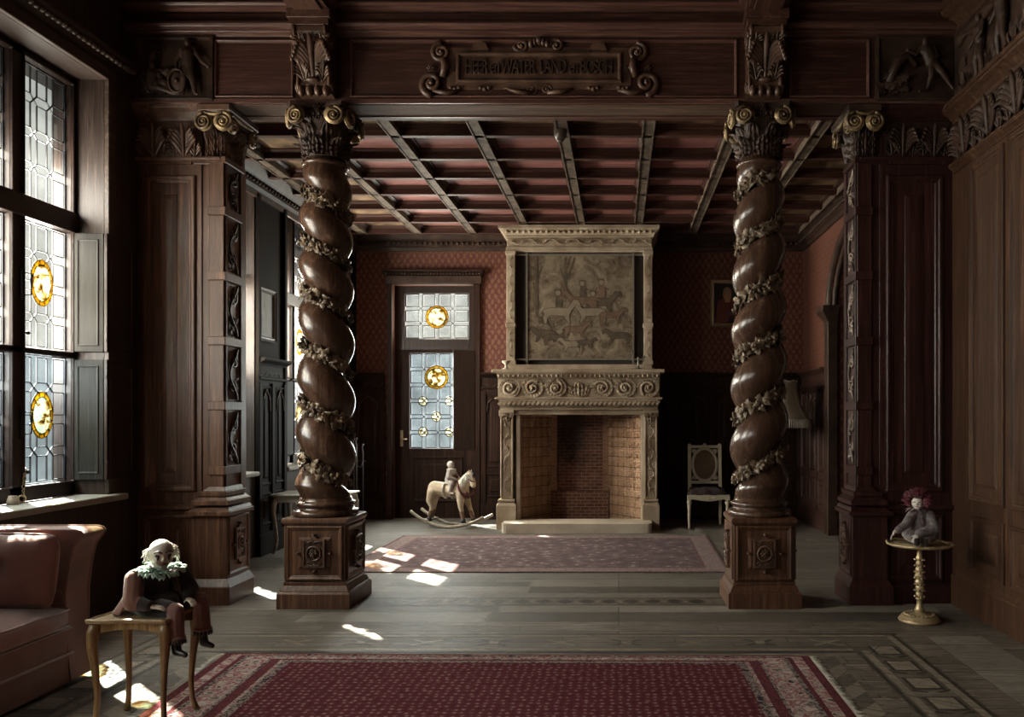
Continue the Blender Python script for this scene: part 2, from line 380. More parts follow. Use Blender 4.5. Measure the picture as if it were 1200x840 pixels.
def acanthus(mb, x, y, w, h, z=0.0, out=0.06, curl=0.5, lobes=4, mat=None, lean=0.0, nu=15, nv=17):
    """acanthus leaf standing on (x,y): ribbed lobed blade whose tip curls outward; a closed solid"""
    def f(a, b, back=False):
        s = a*2-1; t = b
        wid = w*0.5*(0.55+0.65*sin(pi*min(1,t*0.95+0.08)))*(1-0.12*(1-cos(2*pi*lobes*t)))*(1 if t < 0.9 else max(0.25, 1-(t-0.9)*6))
        yy = h*(t if t < 0.8 else 0.8+0.2*sin((t-0.8)/0.2*pi*0.75)*0.8)
        zz = z+out*(0.35+0.25*t)+out*curl*2.2*max(0, t-0.62)**1.6*3
        rib = 0.30*out*cos(s*pi*3.5)*(1-abs(s)*0.3)
        zz += rib - out*0.55*s*s + 0.14*out*cos(2*pi*lobes*t+abs(s)*3)
        yy += 0.10*h*abs(s)*(0.3-t)*0.6 - 0.05*h*abs(s)
        if back: zz = z-0.004 if t < 0.55 else zz-out*0.55
        return (x+s*wid+lean*t*h, y+yy, zz)
    mb.grid(lambda a, b: f(a, b), nu, nv, mat=mat)
    # edge + back
    n = []
    for j in range(nv): n.append((0, j/(nv-1)))
    for i in range(1, nu): n.append((i/(nu-1), 1))
    for j in range(nv-2, -1, -1): n.append((1, j/(nv-1)))
    vs = [f(a, b) for a, b in n]+[f(a, b, True) for a, b in n]; k = len(n)
    mb.add(vs, [(i, i+1, k+i+1, k+i) for i in range(k-1)], True, mat)
def palmette(mb, x, y, w, h, z=0.0, out=0.05, pairs=4, mat=None, tilt=0.0):
    """carved acanthus palmette: a ribbed middle lobe with pairs of curling side lobes"""
    c, s = cos(tilt), sin(tilt)
    def q(a, b, e): return (x+a*c+b*s, y-a*s+b*c, z+e)
    mb.tube([q(0, h*t, out*(0.45+0.5*t+(0.7*(t-0.75) if t > 0.75 else 0))) for t in (0,.15,.3,.45,.6,.75,.88,.97)], [w*k for k in (.045,.052,.060,.070,.082,.09,.07,.03)], 8, mat, 0.7, (0,0,1))
    for i in range(pairs):
        k = i/(pairs-1) if pairs > 1 else 0; b0 = h*(0.02+0.42*k); L = w*(0.50-0.16*k); H_ = h*(0.36+0.12*(1-k))
        for sg in (-1, 1):
            pts = [(0.02*w,b0),(0.34*L,b0+0.38*H_),(0.70*L,b0+0.78*H_),(0.98*L,b0+0.98*H_),(1.14*L,b0+0.90*H_),(1.10*L,b0+0.76*H_)]
            mb.tube([q(sg*a, b, out*(0.25+0.20*j+(0.15 if j > 3 else 0))) for j, (a, b) in enumerate(pts)], [w*r_ for r_ in (.045,.085,.105,.095,.070,.03)], 7, mat, 0.55, (0,0,1))
def acanthus_row(mb, x0, x1, y0, h, n, z=0.0, out=0.05, mat=None):
    """frieze of big palmettes with small sprigs between (relief on a panel)"""
    st = (x1-x0)/n
    for i in range(n):
        c = x0+st*(i+0.5)
        palmette(mb, c, y0, st*0.80, h*0.98, z+0.010, out, 4, mat)
        for sg in (-1, 1):
            palmette(mb, c+sg*st*0.32, y0, st*0.42, h*0.52, z, out*0.8, 3, mat, sg*0.12)
        spiral(mb, x0+st*i, y0+h*0.74, st*0.12, 1.8, 0.26, 0, 1, z, 0.6, 26, 5, mat=mat)
def rosette(mb, cx, cy, r, z=0.0, petals=8, mat=None):
    for k in range(petals):
        a = 2*pi*k/petals
        mb.ell((cx+cos(a)*r*0.58, cy+sin(a)*r*0.58, z+r*0.16), (r*0.40, r*0.22, r*0.26), 8, 6, mat, Matrix.Rotation(a, 3, 'Z'))
    mb.ell((cx, cy, z+r*0.28), (r*0.30, r*0.30, r*0.30), 8, 6, mat)
def arabesque(mb, L, W, z=0.0, vertical=True, step=None, d=0.012, mat=None, x0=0.0, y0=0.0, dens=1):
    """running vine scroll filling a strip of length L and width W"""
    step = step or W*1.25; n = max(1, round(L/step)); st = L/n
    def q(a, b, c): return (x0+b, y0+a, z+c) if vertical else (x0+a, y0+b, z+c)
    m = n*10
    mb.tube([q(L*i/m, W*0.30*sin(2*pi*(L*i/m)/(2*st)+pi/2), d*0.6) for i in range(m+1)], W*0.045, 5, mat)
    for i in range(n):
        sg = 1 if i % 2 == 0 else -1; c = st*(i+0.5)
        pc = q(c, -sg*W*0.06, 0)
        spiral(mb, pc[0], pc[1], W*0.29, 1.7, 0.19, i*1.3, sg, z, d/(W*0.29)*0.9, 24, 5, True, mat)
        for k in range(5*dens):
            a = random.uniform(0, 2*pi); rr = W*random.uniform(0.25, 0.42)
            p = q(c+rr*cos(a)*0.9, max(-W*0.42, min(W*0.42, rr*sin(a))), d*0.35)
            leaf(mb, p, (cos(a), sin(a), 0.25), (0,0,1), W*0.24, W*0.13, 0.3, mat, 5)
def bead_row(mb, p0, p1, r, n, mat=None, sq=(1,1,1)):
    a, b = Vector(p0), Vector(p1)
    for i in range(n): mb.ell(a.lerp(b, (i+0.5)/n), (r*sq[0], r*sq[1], r*sq[2]), 7, 5, mat)
def raised_panel(mb, x0, x1, y0, y1, z=0.0, mw=0.045, mh=0.022, field=True, mat=None, fmat=None, sink=0.012):
    """framed panel: bolection moulding around a field sunk behind it; base plane at z"""
    mb.ring(x0, x1, y0, y1, [(0, z-0.004), (0.002, z+mh*0.7), (mw*0.15, z+mh), (mw*0.40, z+mh*0.95), (mw*0.50, z+mh*0.45), (mw*0.75, z+mh*0.35), (mw*0.9, z-sink*0.3), (mw, z-sink*0.3)], mat)
    if field:
        i = mw*1.0
        mb.add([(x0+i,y0+i,z+0.0005),(x1-i,y0+i,z+0.0005),(x1-i,y1-i,z+0.0005),(x0+i,y1-i,z+0.0005)], [(0,1,2,3)], False, fmat if fmat is not None else mat)
        b = i+mw*0.9
        if x1-x0 > 2*b+0.06 and y1-y0 > 2*b+0.06:
            mb.ring(x0, x1, y0, y1, [(b, z), (b+0.004, z+0.004), (b+mw*0.5, z+0.010)], fmat if fmat is not None else mat)
            c = b+mw*0.5
            mb.add([(x0+c,y0+c,z+0.010),(x1-c,y0+c,z+0.010),(x1-c,y1-c,z+0.010),(x0+c,y1-c,z+0.010)], [(0,1,2,3)], False, fmat if fmat is not None else mat)
def boss_plate(mb, cx, cy, w, h, z=0.0, mat=None):
    """strapwork plaque with rosette and four studs, as on the plinths"""
    a, b = w/2, h/2
    out = [(-a,-b),(-a*.3,-b),(-a*.2,-b*1.12),(0,-b*1.22),(a*.2,-b*1.12),(a*.3,-b),(a,-b),(a,b),(a*.3,b),(a*.2,b*1.12),(0,b*1.22),(-a*.2,b*1.12),(-a*.3,b),(-a,b)]
    mb.prism([(cx+p[0], cy+p[1]) for p in out], z, z+0.012, mat)
    mb.ring(cx-a, cx+a, cy-b, cy+b, [(0, z+0.012), (0.003, z+0.022), (0.014, z+0.022), (0.018, z+0.012)], mat)
    r = min(a, b)*0.62
    mb.tube([(cx+r*cos(2*pi*k/28), cy+r*sin(2*pi*k/28), z+0.020) for k in range(28)], r*0.16, 6, mat, closed=True)
    rosette(mb, cx, cy, r*0.72, z+0.014, 8, mat)
    mb.ell((cx, cy, z+0.036), r*0.22, 8, 6, mat)
    for sx in (-1, 1):
        for sy in (-1, 1):
            spiral(mb, cx+sx*a*0.52, cy+sy*b*0.74, a*0.30, 1.4, 0.24, pi/2*sy, sx*sy, z+0.010, 0.5, 20, 5, mat=mat)
            mb.tube([(cx+sx*a*0.52*(1-t)+0*t, cy+sy*(b*0.74+(b*0.12)*sin(pi*t)), z+0.02) for t in (0,.25,.5,.75,1)], a*0.07, 5, mat)
    for sx, sy in ((-1,0),(1,0),(0,-1),(0,1)):
        mb.ell((cx+sx*a*1.42, cy+sy*b*1.28, z+0.008), (a*0.15, a*0.15, 0.022), 8, 6, mat)
CORN = [(0,0),(0.012,0),(0.02,0.02),(0.05,0.05),(0.058,0.07),(0.075,0.072),(0.08,0.11),(0.0,0.11)]
def scaled(pr, a, b): return [(x*a, z*b) for x, z in pr]
TORUS = [(0,0),(0.7,0.0),(0.92,0.18),(1,0.5),(0.92,0.82),(0.7,1.0),(0,1.0)]
OGEE = [(0,0),(0.15,0.02),(0.22,0.18),(0.55,0.45),(0.85,0.62),(0.90,0.74),(1.0,0.76),(1.0,1.0),(0,1.0)]
OGEED = [(0,0),(1.0,0),(1.0,0.24),(0.90,0.26),(0.85,0.38),(0.55,0.55),(0.22,0.82),(0.15,0.98),(0,1.0)]

def limb_figure(mb, J, s=1.0, head=0.075, fat=1.0):
    """naked human figure from joints (already placed); radii in metres for a 1.7 m body times s"""
    g = lambda k: Vector(J[k]); f = s*fat
    mb.ell(g('head'), (head*s*0.82, head*s*0.95, head*s*1.2), 12, 10)
    mb.cap(g('head')-Vector((0,0,head*s*0.6)), g('neck'), 0.05*f, 0.06*f)
    mb.cap(g('neck'), g('chest'), 0.075*f, 0.145*f); mb.cap(g('chest'), g('pelvis'), 0.135*f, 0.135*f)
    for q in 'LR':
        mb.cap(g('chest')*0.35+g('neck')*0.65, g('sh'+q), 0.09*f, 0.062*f)
        mb.cap(g('sh'+q), g('el'+q), 0.056*f, 0.043*f); mb.cap(g('el'+q), g('ha'+q), 0.042*f, 0.028*f)
        d = (g('ha'+q)-g('el'+q)).normalized()
        mb.cap(g('ha'+q), g('ha'+q)+d*0.07*s, 0.032*f, 0.024*f)
        mb.cap(g('pelvis'), g('hi'+q), 0.12*f, 0.095*f)
        mb.cap(g('hi'+q), g('kn'+q), 0.092*f, 0.060*f); mb.cap(g('kn'+q), g('an'+q), 0.060*f, 0.038*f)
        mb.cap(g('an'+q), g('to'+q), 0.040*f, 0.028*f)
def hand(mb, c, d, palm, s=1.0, curl=0.5, thumb_side=1):
    """palm plus five separate bent fingers; c wrist, d pointing direction, palm = palm normal; s=1 adult"""
    c, d, pn = Vector(c), Vector(d).normalized(), Vector(palm).normalized(); x = d.cross(pn).normalized()*thumb_side; pn = (pn-d*pn.dot(d)).normalized()
    k = c+d*0.095*s
    for q in (-1.5,-0.5,0.5,1.5): mb.cap(c+x*(q*0.012*s), k+x*(q*0.020*s), 0.016*s, 0.0125*s, 8)
    for i, (q, L) in enumerate(((1.5,0.072),(0.5,0.082),(-0.5,0.076),(-1.5,0.060))):
        b = k+x*(q*0.021*s); e = d
        for j in range(3):
            e = (e+pn*(curl*(0.5+0.35*j))).normalized(); nb = b+e*(L*s*(0.42,0.33,0.25)[j])
            mb.cap(b, nb, 0.0092*s*(1-.08*j), 0.0088*s*(1-.1*j), 8); b = nb
    b = c+d*0.025*s+x*0.028*s; e = (d*0.7+x*0.75+pn*0.25).normalized(); nb = b+e*0.045*s; mb.cap(b, nb, 0.0125*s, 0.0105*s, 8)
    e = (e+d*0.6).normalized(); mb.cap(nb, nb+e*0.03*s, 0.0105*s, 0.009*s, 8)

# ------------------------------------------------------------------ SETTING: floor
fl = MB()
fl.add([(XL-0.4,YF,0),(XR+1.6,YF,0),(XR+1.6,5.9,0),(XL-0.4,5.9,0)], [(0,1,2,3)], False, 0)
fl.add([(XL-0.4,5.9,0),(XR+1.6,5.9,0),(XR+1.6,YB+0.3,0),(XL-0.4,YB+0.3,0)], [(0,1,2,3)], False, 1)
H1 = 0.0012
def inlay(pts, mat, h=H1): fl.add([(x, y, h) for x, y in pts], [list(range(len(pts)))], False, mat)
def irect(x0, x1, y0, y1, mat, h=H1): inlay([(x0,y0),(x1,y0),(x1,y1),(x0,y1)], mat, h)
bx0, bx1, by0, by1 = -2.57, 1.40, 4.83, 5.27     # inner edges / far band
ox0, ox1 = MID-1.78, 1.78
irect(ox0, ox1, by0, by1, 4); irect(bx1, ox1, 0.4, by0, 4); irect(ox0, MID-bx1, 0.4, by0, 4)
for y in (by0+0.02, by1-0.03): irect(ox0 if y > 5 else MID-bx1, ox1 if y > 5 else bx1, y-0.012, y+0.012, 3, 2*H1)
irect(ox0, ox1, by1-0.085, by1-0.045, 2, 2*H1); irect(MID-bx1, bx1, by0+0.045, by0+0.085, 2, 2*H1)
for sg in (1, -1):
    def X(x): return x if sg > 0 else MID-x
    for x in (bx1+0.02, ox1-0.03): irect(X(x-0.012), X(x+0.012), 0.4, by0+0.02 if x < 1.6 else by1-0.02, 3, 2*H1)
    irect(X(bx1+0.045), X(bx1+0.085), 0.4, by0+0.04, 2, 2*H1); irect(X(ox1-0.085), X(ox1-0.045), 0.4, by1-0.04, 2, 2*H1)
    c = (bx1+ox1)/2
    for k in range(12):
        y = 4.90-k*0.30
        irect(X(c-0.085), X(c+0.085), y-0.115, y+0.075, 3, 2*H1); irect(X(c-0.065), X(c+0.065), y-0.098, y+0.058, 2, 3*H1)
        for s2 in (-1, 1): inlay([(X(c+s2*0.10), y-0.14), (X(c+s2*0.03), y-0.165), (X(c+s2*0.02), y-0.150), (X(c+s2*0.09), y-0.12)], 3, 2*H1)
for k in range(9):                                # small crossed ornaments of the far band
    x = -2.0+k*0.41
    for s2 in (-1, 1): inlay([(x-0.10, 5.05-s2*0.055), (x-0.08, 5.05-s2*0.075), (x+0.10, 5.05+s2*0.055), (x+0.08, 5.05+s2*0.075)], 3 if k % 2 else 2, 2*H1)
    irect(x-0.03, x+0.03, 5.02, 5.08, 2, 3*H1)
def chevron(ax, a0, a1, c0, c1, step, flip=False):  # zigzag row between the band and the rug
    n = round((a1-a0)/step)
    for k in range(n):
        s = a0+(a1-a0)*k/n; e = a0+(a1-a0)*(k+1)/n; m = (s+e)/2
        cm = (c0+c1)/2; w_ = (e-s)*0.5
        for (t, mt) in (([(s,c0),(s+w_,c0),(m+w_,cm),(m,cm)], 2), ([(m,cm),(m+w_,cm),(s+w_,c1),(s,c1)], 4), ([(s+w_,c0),(e,c0),(m+2*w_,cm),(m+w_,cm)], 6), ([(m+w_,cm),(m+2*w_,cm),(e,c1),(s+w_,c1)], 0)):
            inlay([(p[1],p[0]) if flip else p for p in t], mt)
chevron(0, -2.30, 1.10, 4.62, 4.82, 0.26)
chevron(1, 0.6, 4.62, 1.12, 1.39, 0.30, True)
chevron(1, 0.6, 4.62, MID-1.12, MID-1.39, 0.30, True)
irect(-2.0, 0.95, 6.06, 6.28, 4)                  # diamond band in the opening
for k in range(15):
    x = -1.72+k*0.165
    inlay([(x-0.075,6.17),(x,6.09),(x+0.075,6.17),(x,6.25)], 3, 2*H1)
    inlay([(x+0.0825-0.045,6.17),(x+0.0825,6.13),(x+0.0825+0.045,6.17),(x+0.0825,6.21)], 2, 2*H1)
irect(-2.0, 0.9, 6.28, 6.30, 3, 2*H1); irect(-2.0, 0.9, 6.04, 6.06, 3, 2*H1)
irect(-0.72, 0.9, 6.72, 6.98, 5); irect(-1.9, -0.72, 6.46, 6.70, 5); irect(-0.72, 0.9, 6.46, 6.70, 6); irect(-1.9, -0.74, 6.72, 6.90, 6); irect(-0.85, 2.3, 5.84, 6.03, 5); irect(-2.2, -0.87, 5.84, 6.03, 6); irect(-0.90, 2.3, 5.56, 5.83, 6); irect(-2.2, -0.92, 5.56, 5.83, 5); irect(1.95, 2.3, 2.0, 5.2, 5)
floor = struct('floor', fl, [FLOOR, FLOORW, INLL, INLD, INLM, PALEB, DARKB], 'worn grey brown oak parquet floor with inlaid bands', 'floor', fix=False)

# ------------------------------------------------------------------ SETTING: walls
WB, WT = 0.85, 3.75                                # window sill and head
W1, W2, W3, W0, WM = (4.07,5.73), (6.80,8.09), (8.80,10.25), (1.1,2.75), (-1.7,0.0)
wl = MB(); TH = 0.5; zt = 4.75
wl.box(XL-TH, XL, YF, YB, -0.02, WB-0.04); wl.box(XL-TH, XL, YF, YB, WT, zt)
wl.box(XL-0.36, XL, W1[1], 6.2, WB-0.04, WT); wl.box(XL-0.74, XL-0.4, W2[1], W3[0], 0, WT+0.3)  # far jamb thinned to admit sun; unseen outer buttress added to trim the beam
for a, b in ((YF, WM[0]), (WM[1], W0[0]), (W0[1], W1[0]), (6.2, W2[0]), (W2[1], W3[0]), (W3[1], YB)):
    wl.box(XL-TH, XL, a, b, WB-0.04, WT)
wall_left = struct('wall_left', wl, [wood('left_wall_oak', (0.048,0.030,0.023), (0.100,0.066,0.050), 'Z', 0.45)], 'dark oak wall with tall leaded windows on the left', 'wall')
wr = MB(); A0, A1, AS, AT = 7.35, 9.62, 2.62, 3.45  # doorway on the right of the inner room
wr.box(XR, XR+0.3, YF, 6.3, -0.02, zt); 
wall_right = struct('wall_right', wr, [wood('right_wall_board', (0.066,0.031,0.017), (0.130,0.066,0.037), 'Z', 0.5, 1.0, 0.12, 0.2)], 'panelled oak wall on the right of the front room', 'wall')
wr = MB(); wr.box(XR, XR+0.3, 6.3, A0, -0.02, zt); wr.box(XR, XR+0.3, A1, YB, -0.02, zt)
arc = [(A0, AS)]; yc = (A0+A1)/2; hw = (A1-A0)/2
for k in range(1, 17): q = pi-pi*k/16; arc.append((yc+hw*cos(q), AS+(AT-AS)*sin(q)))
wr.M = Matrix(((0,0,1,XR),(1,0,0,0),(0,1,0,0),(0,0,0,1)))
wr.prism([(A0, zt)]+arc+[(A1, zt)], 0, 0.3); wr.M = Matrix.Identity(4)
wall_inner_right = struct('wall_right', wr, [WPAPER], 'red damask papered right wall of the inner room with an arched doorway', 'wall')
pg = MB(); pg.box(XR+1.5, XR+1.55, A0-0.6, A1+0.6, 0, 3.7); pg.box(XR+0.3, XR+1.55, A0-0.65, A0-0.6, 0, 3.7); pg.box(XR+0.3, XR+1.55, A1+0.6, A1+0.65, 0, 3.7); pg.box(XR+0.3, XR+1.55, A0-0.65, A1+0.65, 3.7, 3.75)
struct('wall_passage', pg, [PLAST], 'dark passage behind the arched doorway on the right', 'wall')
wb = MB(); D0, D1, DT = -3.06, -1.96, 3.17          # rear door opening
wb.box(XL-TH, D0, YB, YB+0.5, -0.02, zt); wb.box(D1, XR+0.3, YB, YB+0.5, -0.02, zt); wb.box(D0, D1, YB, YB+0.5, DT, zt)
wall_rear = struct('wall_rear', wb, [WPAPER], 'rear wall papered in dark red damask above the fireplace wall', 'wall')
wf = MB(); wf.box(XL-TH, XR+0.3, YF-0.2, YF, -0.02, zt)
struct('wall_front', wf, [OAKV], 'oak wall behind the viewer', 'wall')
ce = MB(); ce.box(XL-TH, XR+0.3, YF, 6.3, 4.62, zt+0.05)
struct('ceiling', ce, [OAKRX], 'dark timber ceiling of the front room', 'ceiling')

# ------------------------------------------------------------------ leaded windows
def leaded(par, M, x0, x1, y0, y1, nx, ny, gap, medal=None, gm=GLASS, strips=0.045, roundels=(), lw=0.0055):
    """one leaded light in plane M: glass sheet, came lattice, optional painted medallion (cx,cy,rx,ry)"""
    g = MB(); g.M = M
    g.box(x0, x1, y0, y1, -0.002, 0.002)
    tag(obj('glass_pane', g, gm, par), kind='structure')
    L = MB(); L.M = M; t = lw
    def bar(p, q, w=lw): L.bar((p[0],p[1],0), (q[0],q[1],0), w, 0.010, (0,0,1))
    pw, ph = (x1-x0)/nx, (y1-y0)/ny; s = strips/2
    def inside(px, py):
        return medal and ((px-medal[0])/(medal[2]*1.02))**2+((py-medal[1])/(medal[3]*1.02))**2 < 1
    def cbar(p, q):
        n = 10; run = None
        for k in range(n):
            a = (lerp(p[0],q[0],k/n), lerp(p[1],q[1],k/n)); b = (lerp(p[0],q[0],(k+1)/n), lerp(p[1],q[1],(k+1)/n))
            if not inside((a[0]+b[0])/2, (a[1]+b[1])/2):
                if run is None: run = a
                last = b
            elif run: bar(run, last); run = None
        if run: bar(run, last)
    for i in range(nx):
        for j in range(ny):
            a, b = x0+pw*i+(s if i else gap), x0+pw*(i+1)-(s if i < nx-1 else gap); c, d = y0+ph*j+(s if j else gap), y0+ph*(j+1)-(s if j < ny-1 else gap)
            for p, q in (((a,c),(b,c)),((b,c),(b,d)),((b,d),(a,d)),((a,d),(a,c))): cbar(p, q)
            if i < nx-1 and j < ny-1:
                X, Y = x0+pw*(i+1), y0+ph*(j+1)
                for p, q in (((X-s,Y-s),(X+s,Y+s)),((X-s,Y+s),(X+s,Y-s))): cbar(p, q)
    for (p, q) in (((x0,y0),(x1,y0)),((x1,y0),(x1,y1)),((x1,y1),(x0,y1)),((x0,y1),(x0,y0))): bar(p, q, 0.012)
    def disc(cx, cy, rx, ry, z, n=28): return [(cx+rx*cos(2*pi*k/n), cy+ry*sin(2*pi*k/n)) for k in range(n)]
    if medal:
        cx, cy, rx, ry = medal; n = 32
        for q in (1.0, 0.79): L.tube([(cx+rx*q*cos(2*pi*k/n), cy+ry*q*sin(2*pi*k/n), 0) for k in range(n)], t*0.7, 6, closed=True)
        for k in range(12):
            a = 2*pi*(k+0.5)/12; bar((cx+rx*0.8*cos(a), cy+ry*0.8*sin(a)), (cx+rx*cos(a), cy+ry*sin(a)), t*0.9)
        o = MB(); o.M = M; o.prism(disc(cx, cy, rx*0.79, ry*0.79, 0), 0.0035, 0.006)
        md = tag(obj('painted_medallion', o, GLASSP, par), 'round painted glass picture in a yellow border')
        o = MB(); o.M = M; vs = []
        for z in (0.0035, 0.006):
            for q in (0.79, 1.0): vs += [(cx+rx*q*cos(2*pi*k/n), cy+ry*q*sin(2*pi*k/n), z) for k in range(n)]
        fs = []
        for k in range(n):
            j = (k+1)%n; fs += [(k,j,n+j,n+k), (2*n+j,2*n+k,3*n+k,3*n+j)]
        o.add(vs, fs); tag(obj('yellow_border', o, GLASSY, md), 'yellow stained glass border')
    for cx, cy, r in roundels:
        L.tube([(cx+r*cos(2*pi*k/20), cy+r*sin(2*pi*k/20), 0) for k in range(20)], t*0.7, 6, closed=True)
        o = MB(); o.M = M; o.prism(disc(cx, cy, r*0.95, r*0.95, 0, 20), 0.0035, 0.006)
        obj('glass_roundel', o, GLASSW, par)
    obj('lead_lattice', L, LEADM, par)
ROWS = ((0.95,1.80),(1.84,2.67),(2.81,3.70))
def side_window(num, w, lights, label, medals=True, near=True, shut=True):
    root = thing('window_%d' % num, label, 'window', (XG, (w[0]+w[1])/2, WB), kind='structure')
    f = MB(); x0, x1 = XG-0.035, XG+0.045
    ed = [w[0]]+[v for l in lights for v in l]+[w[1]]
    for k in range(0, len(ed), 2): f.box(x0, x1, ed[k], ed[k+1], WB, WT)
    for a, b in ((WB,0.95),(1.80,1.84),(2.67,2.81),(3.70,WT)): f.box(x0, x1+ (0.03 if a > 2.5 and b < 3 else 0), w[0], w[1], a, b)
    for a, b in lights:
        for c, d in ROWS:
            f.M = face_right(x1); f.ring(a-0.012, b+0.012, c-0.012, d+0.012, [(0,0),(0.002,0.018),(0.010,0.018),(0.014,0)]); f.M = Matrix.Identity(4)
    tag(obj('window_frame', f, FRAMEM, root, bevel=0.004), kind='structure')
    for li, (a, b) in enumerate(lights):
        for ri, (c, d) in enumerate(ROWS):
            m = ((a+b)/2, (c+d)/2+0.03, 0.105, 0.155) if medals and ri < 2 else None
            leaded(root, face_right(XG), a, b, c, d, 3, 4, 0.018, m, GLASS if ri else GLASSB, 0.06)
            if near and ri < 2:
                h = MB(); h.tube([(x1,a-0.015,c+0.33),(x1+0.035,a+0.02,c+0.335),(x1+0.04,a+0.025,c+0.47),(x1,a-0.015,c+0.475)], 0.006, 6)
                h.M = Matrix.Identity(4); h.box(x1, x1+0.01, a-0.035, a-0.005, c+0.30, c+0.50)
                h.ell((x1+0.02, a+0.012, c+0.09), 0.014, 10, 8); h.tube([(x1, a-0.02, c+0.09), (x1+0.02, a+0.012, c+0.09)], 0.006, 6)
                obj('window_latch', h, IRON, root)
    return root
win1 = side_window(1, W1, [(4.09,4.55),(4.66,5.12),(5.235,5.695)], 'tall leaded window with painted medallions above the stone sill in the front room')
win2 = side_window(2, W2, [(6.88,7.30),(7.40,8.0)], 'leaded window of the inner room just behind the left pier', True, False)
win3 = side_window(3, W3, [(8.88,9.47),(9.58,10.17)], 'leaded window of the inner room glimpsed beside the left twisted column', True, False)
win0 = side_window(4, W0, [(1.12,1.58),(1.69,2.15),(2.265,2.725)], 'leaded front room window nearest the viewer', False, False)
winm = side_window(5, WM, [(-1.68,-1.22),(-1.11,-0.65),(-0.535,-0.075)], 'leaded front room window behind the viewer', False, False)
def shutter(par, pts, z0, z1, mats, th=0.022, label=None):
    """hinged board: pts = two plan points"""
    (xa, ya), (xb, yb) = pts; L = sqrt((xb-xa)**2+(yb-ya)**2)
    m = MB(); m.M = frame_M((xa,ya,0), (xb-xa,yb-ya,0), (0,0,1))
    m.box(0, L, z0, z1, -th, 0); raised_panel(m, 0.03, L-0.03, z0+0.04, z1-0.04, 0.0, 0.02, 0.006, False)
    for z in (z0+0.1, z1-0.1): m.M = Matrix.Identity(4); m.lathe([(0.008,z-0.03),(0.008,z+0.03)], 8, (xa,ya,0))
    return tag(obj('shutter', m, mats, par, bevel=0.003), label)
for z0, z1 in ((0.955,1.79),(1.845,2.67)):
    shutter(win1, ((XG+0.05,5.70),(XL+0.01,5.705)), z0, z1, SHUT, label='grey weathered shutter leaf folded against the window reveal')
    shutter(win1, ((XL+0.04,5.70),(XL+0.035,6.03)), z0-(0.0 if z0 > 1.5 else 0.0), z1, FRAMEM, label='dark shutter leaf turned into the room')
for a, b, zs in ((6.86,7.33,((0.955,1.79),(1.845,2.67),(2.81,3.70))),):   # unseen shutters added over the second window's near half to narrow its sunbeam
    for z0, z1 in zs: shutter(win2, ((XG+0.06,b),(XG+0.06,a)), z0, z1, SHUT, label='unseen grey shutter leaf added over the glass to block sun')
for z0, z1 in ((0.955,1.79),): shutter(win3, ((XG+0.06,9.49),(XG+0.06,8.88)), z0, z1, SHUT, label='unseen grey shutter leaf added over the glass to block sun')  # leaf added out of view to cut sun through the third window
sl = MB(); sl.box(XG+0.04, XL+0.10, 2.9, 5.86, WB-0.045, WB)
struct('trim_1', sl, [SILL], 'long dusty stone window sill behind the velvet sofa', 'window sill', bevel=0.012, seg=2)
for n, w, lb in ((2, W2, 'dusty stone sill of the inner room window behind the left pier'), (3, W3, 'dusty stone sill of the inner room window beside the left twisted column'), (4, (1.0,2.85), 'dusty stone sill of the front room window nearest the viewer'), (5, WM, 'dusty stone sill of the window behind the viewer')):
    sl = MB(); sl.box(XG+0.04, XL+0.06, w[0], w[1], WB-0.045, WB); struct('trim_%d' % n, sl, [SILL], lb, 'window sill', bevel=0.01)
tr = MB()                                             # architrave around the front window
tr.M = face_right(XL); e = 0.085
tr.box(W1[1], W1[1]+e, WB, WT+e, 0, 0.035); tr.box(W1[0]-e, W1[0], WB, WT+e, 0, 0.035); tr.box(W1[0], W1[1], WT, WT+e, 0, 0.035)
tr.M = Matrix.Identity(4)
tr.prof_run((XL,3.0,WT+0.10), (XL,5.95,WT+0.10), (1,0,0), scaled(OGEE, 0.09, 0.10))
bead_row(tr, (XL+0.085,3.0,WT+0.13), (XL+0.085,5.95,WT+0.13), 0.022, 60)
struct('trim_6', tr, [wood('window_surround_oak', (0.075,0.050,0.038), (0.135,0.092,0.072), 'Y', 0.4)], 'oak architrave with beaded ledge around the front window', 'window surround', bevel=0.004)
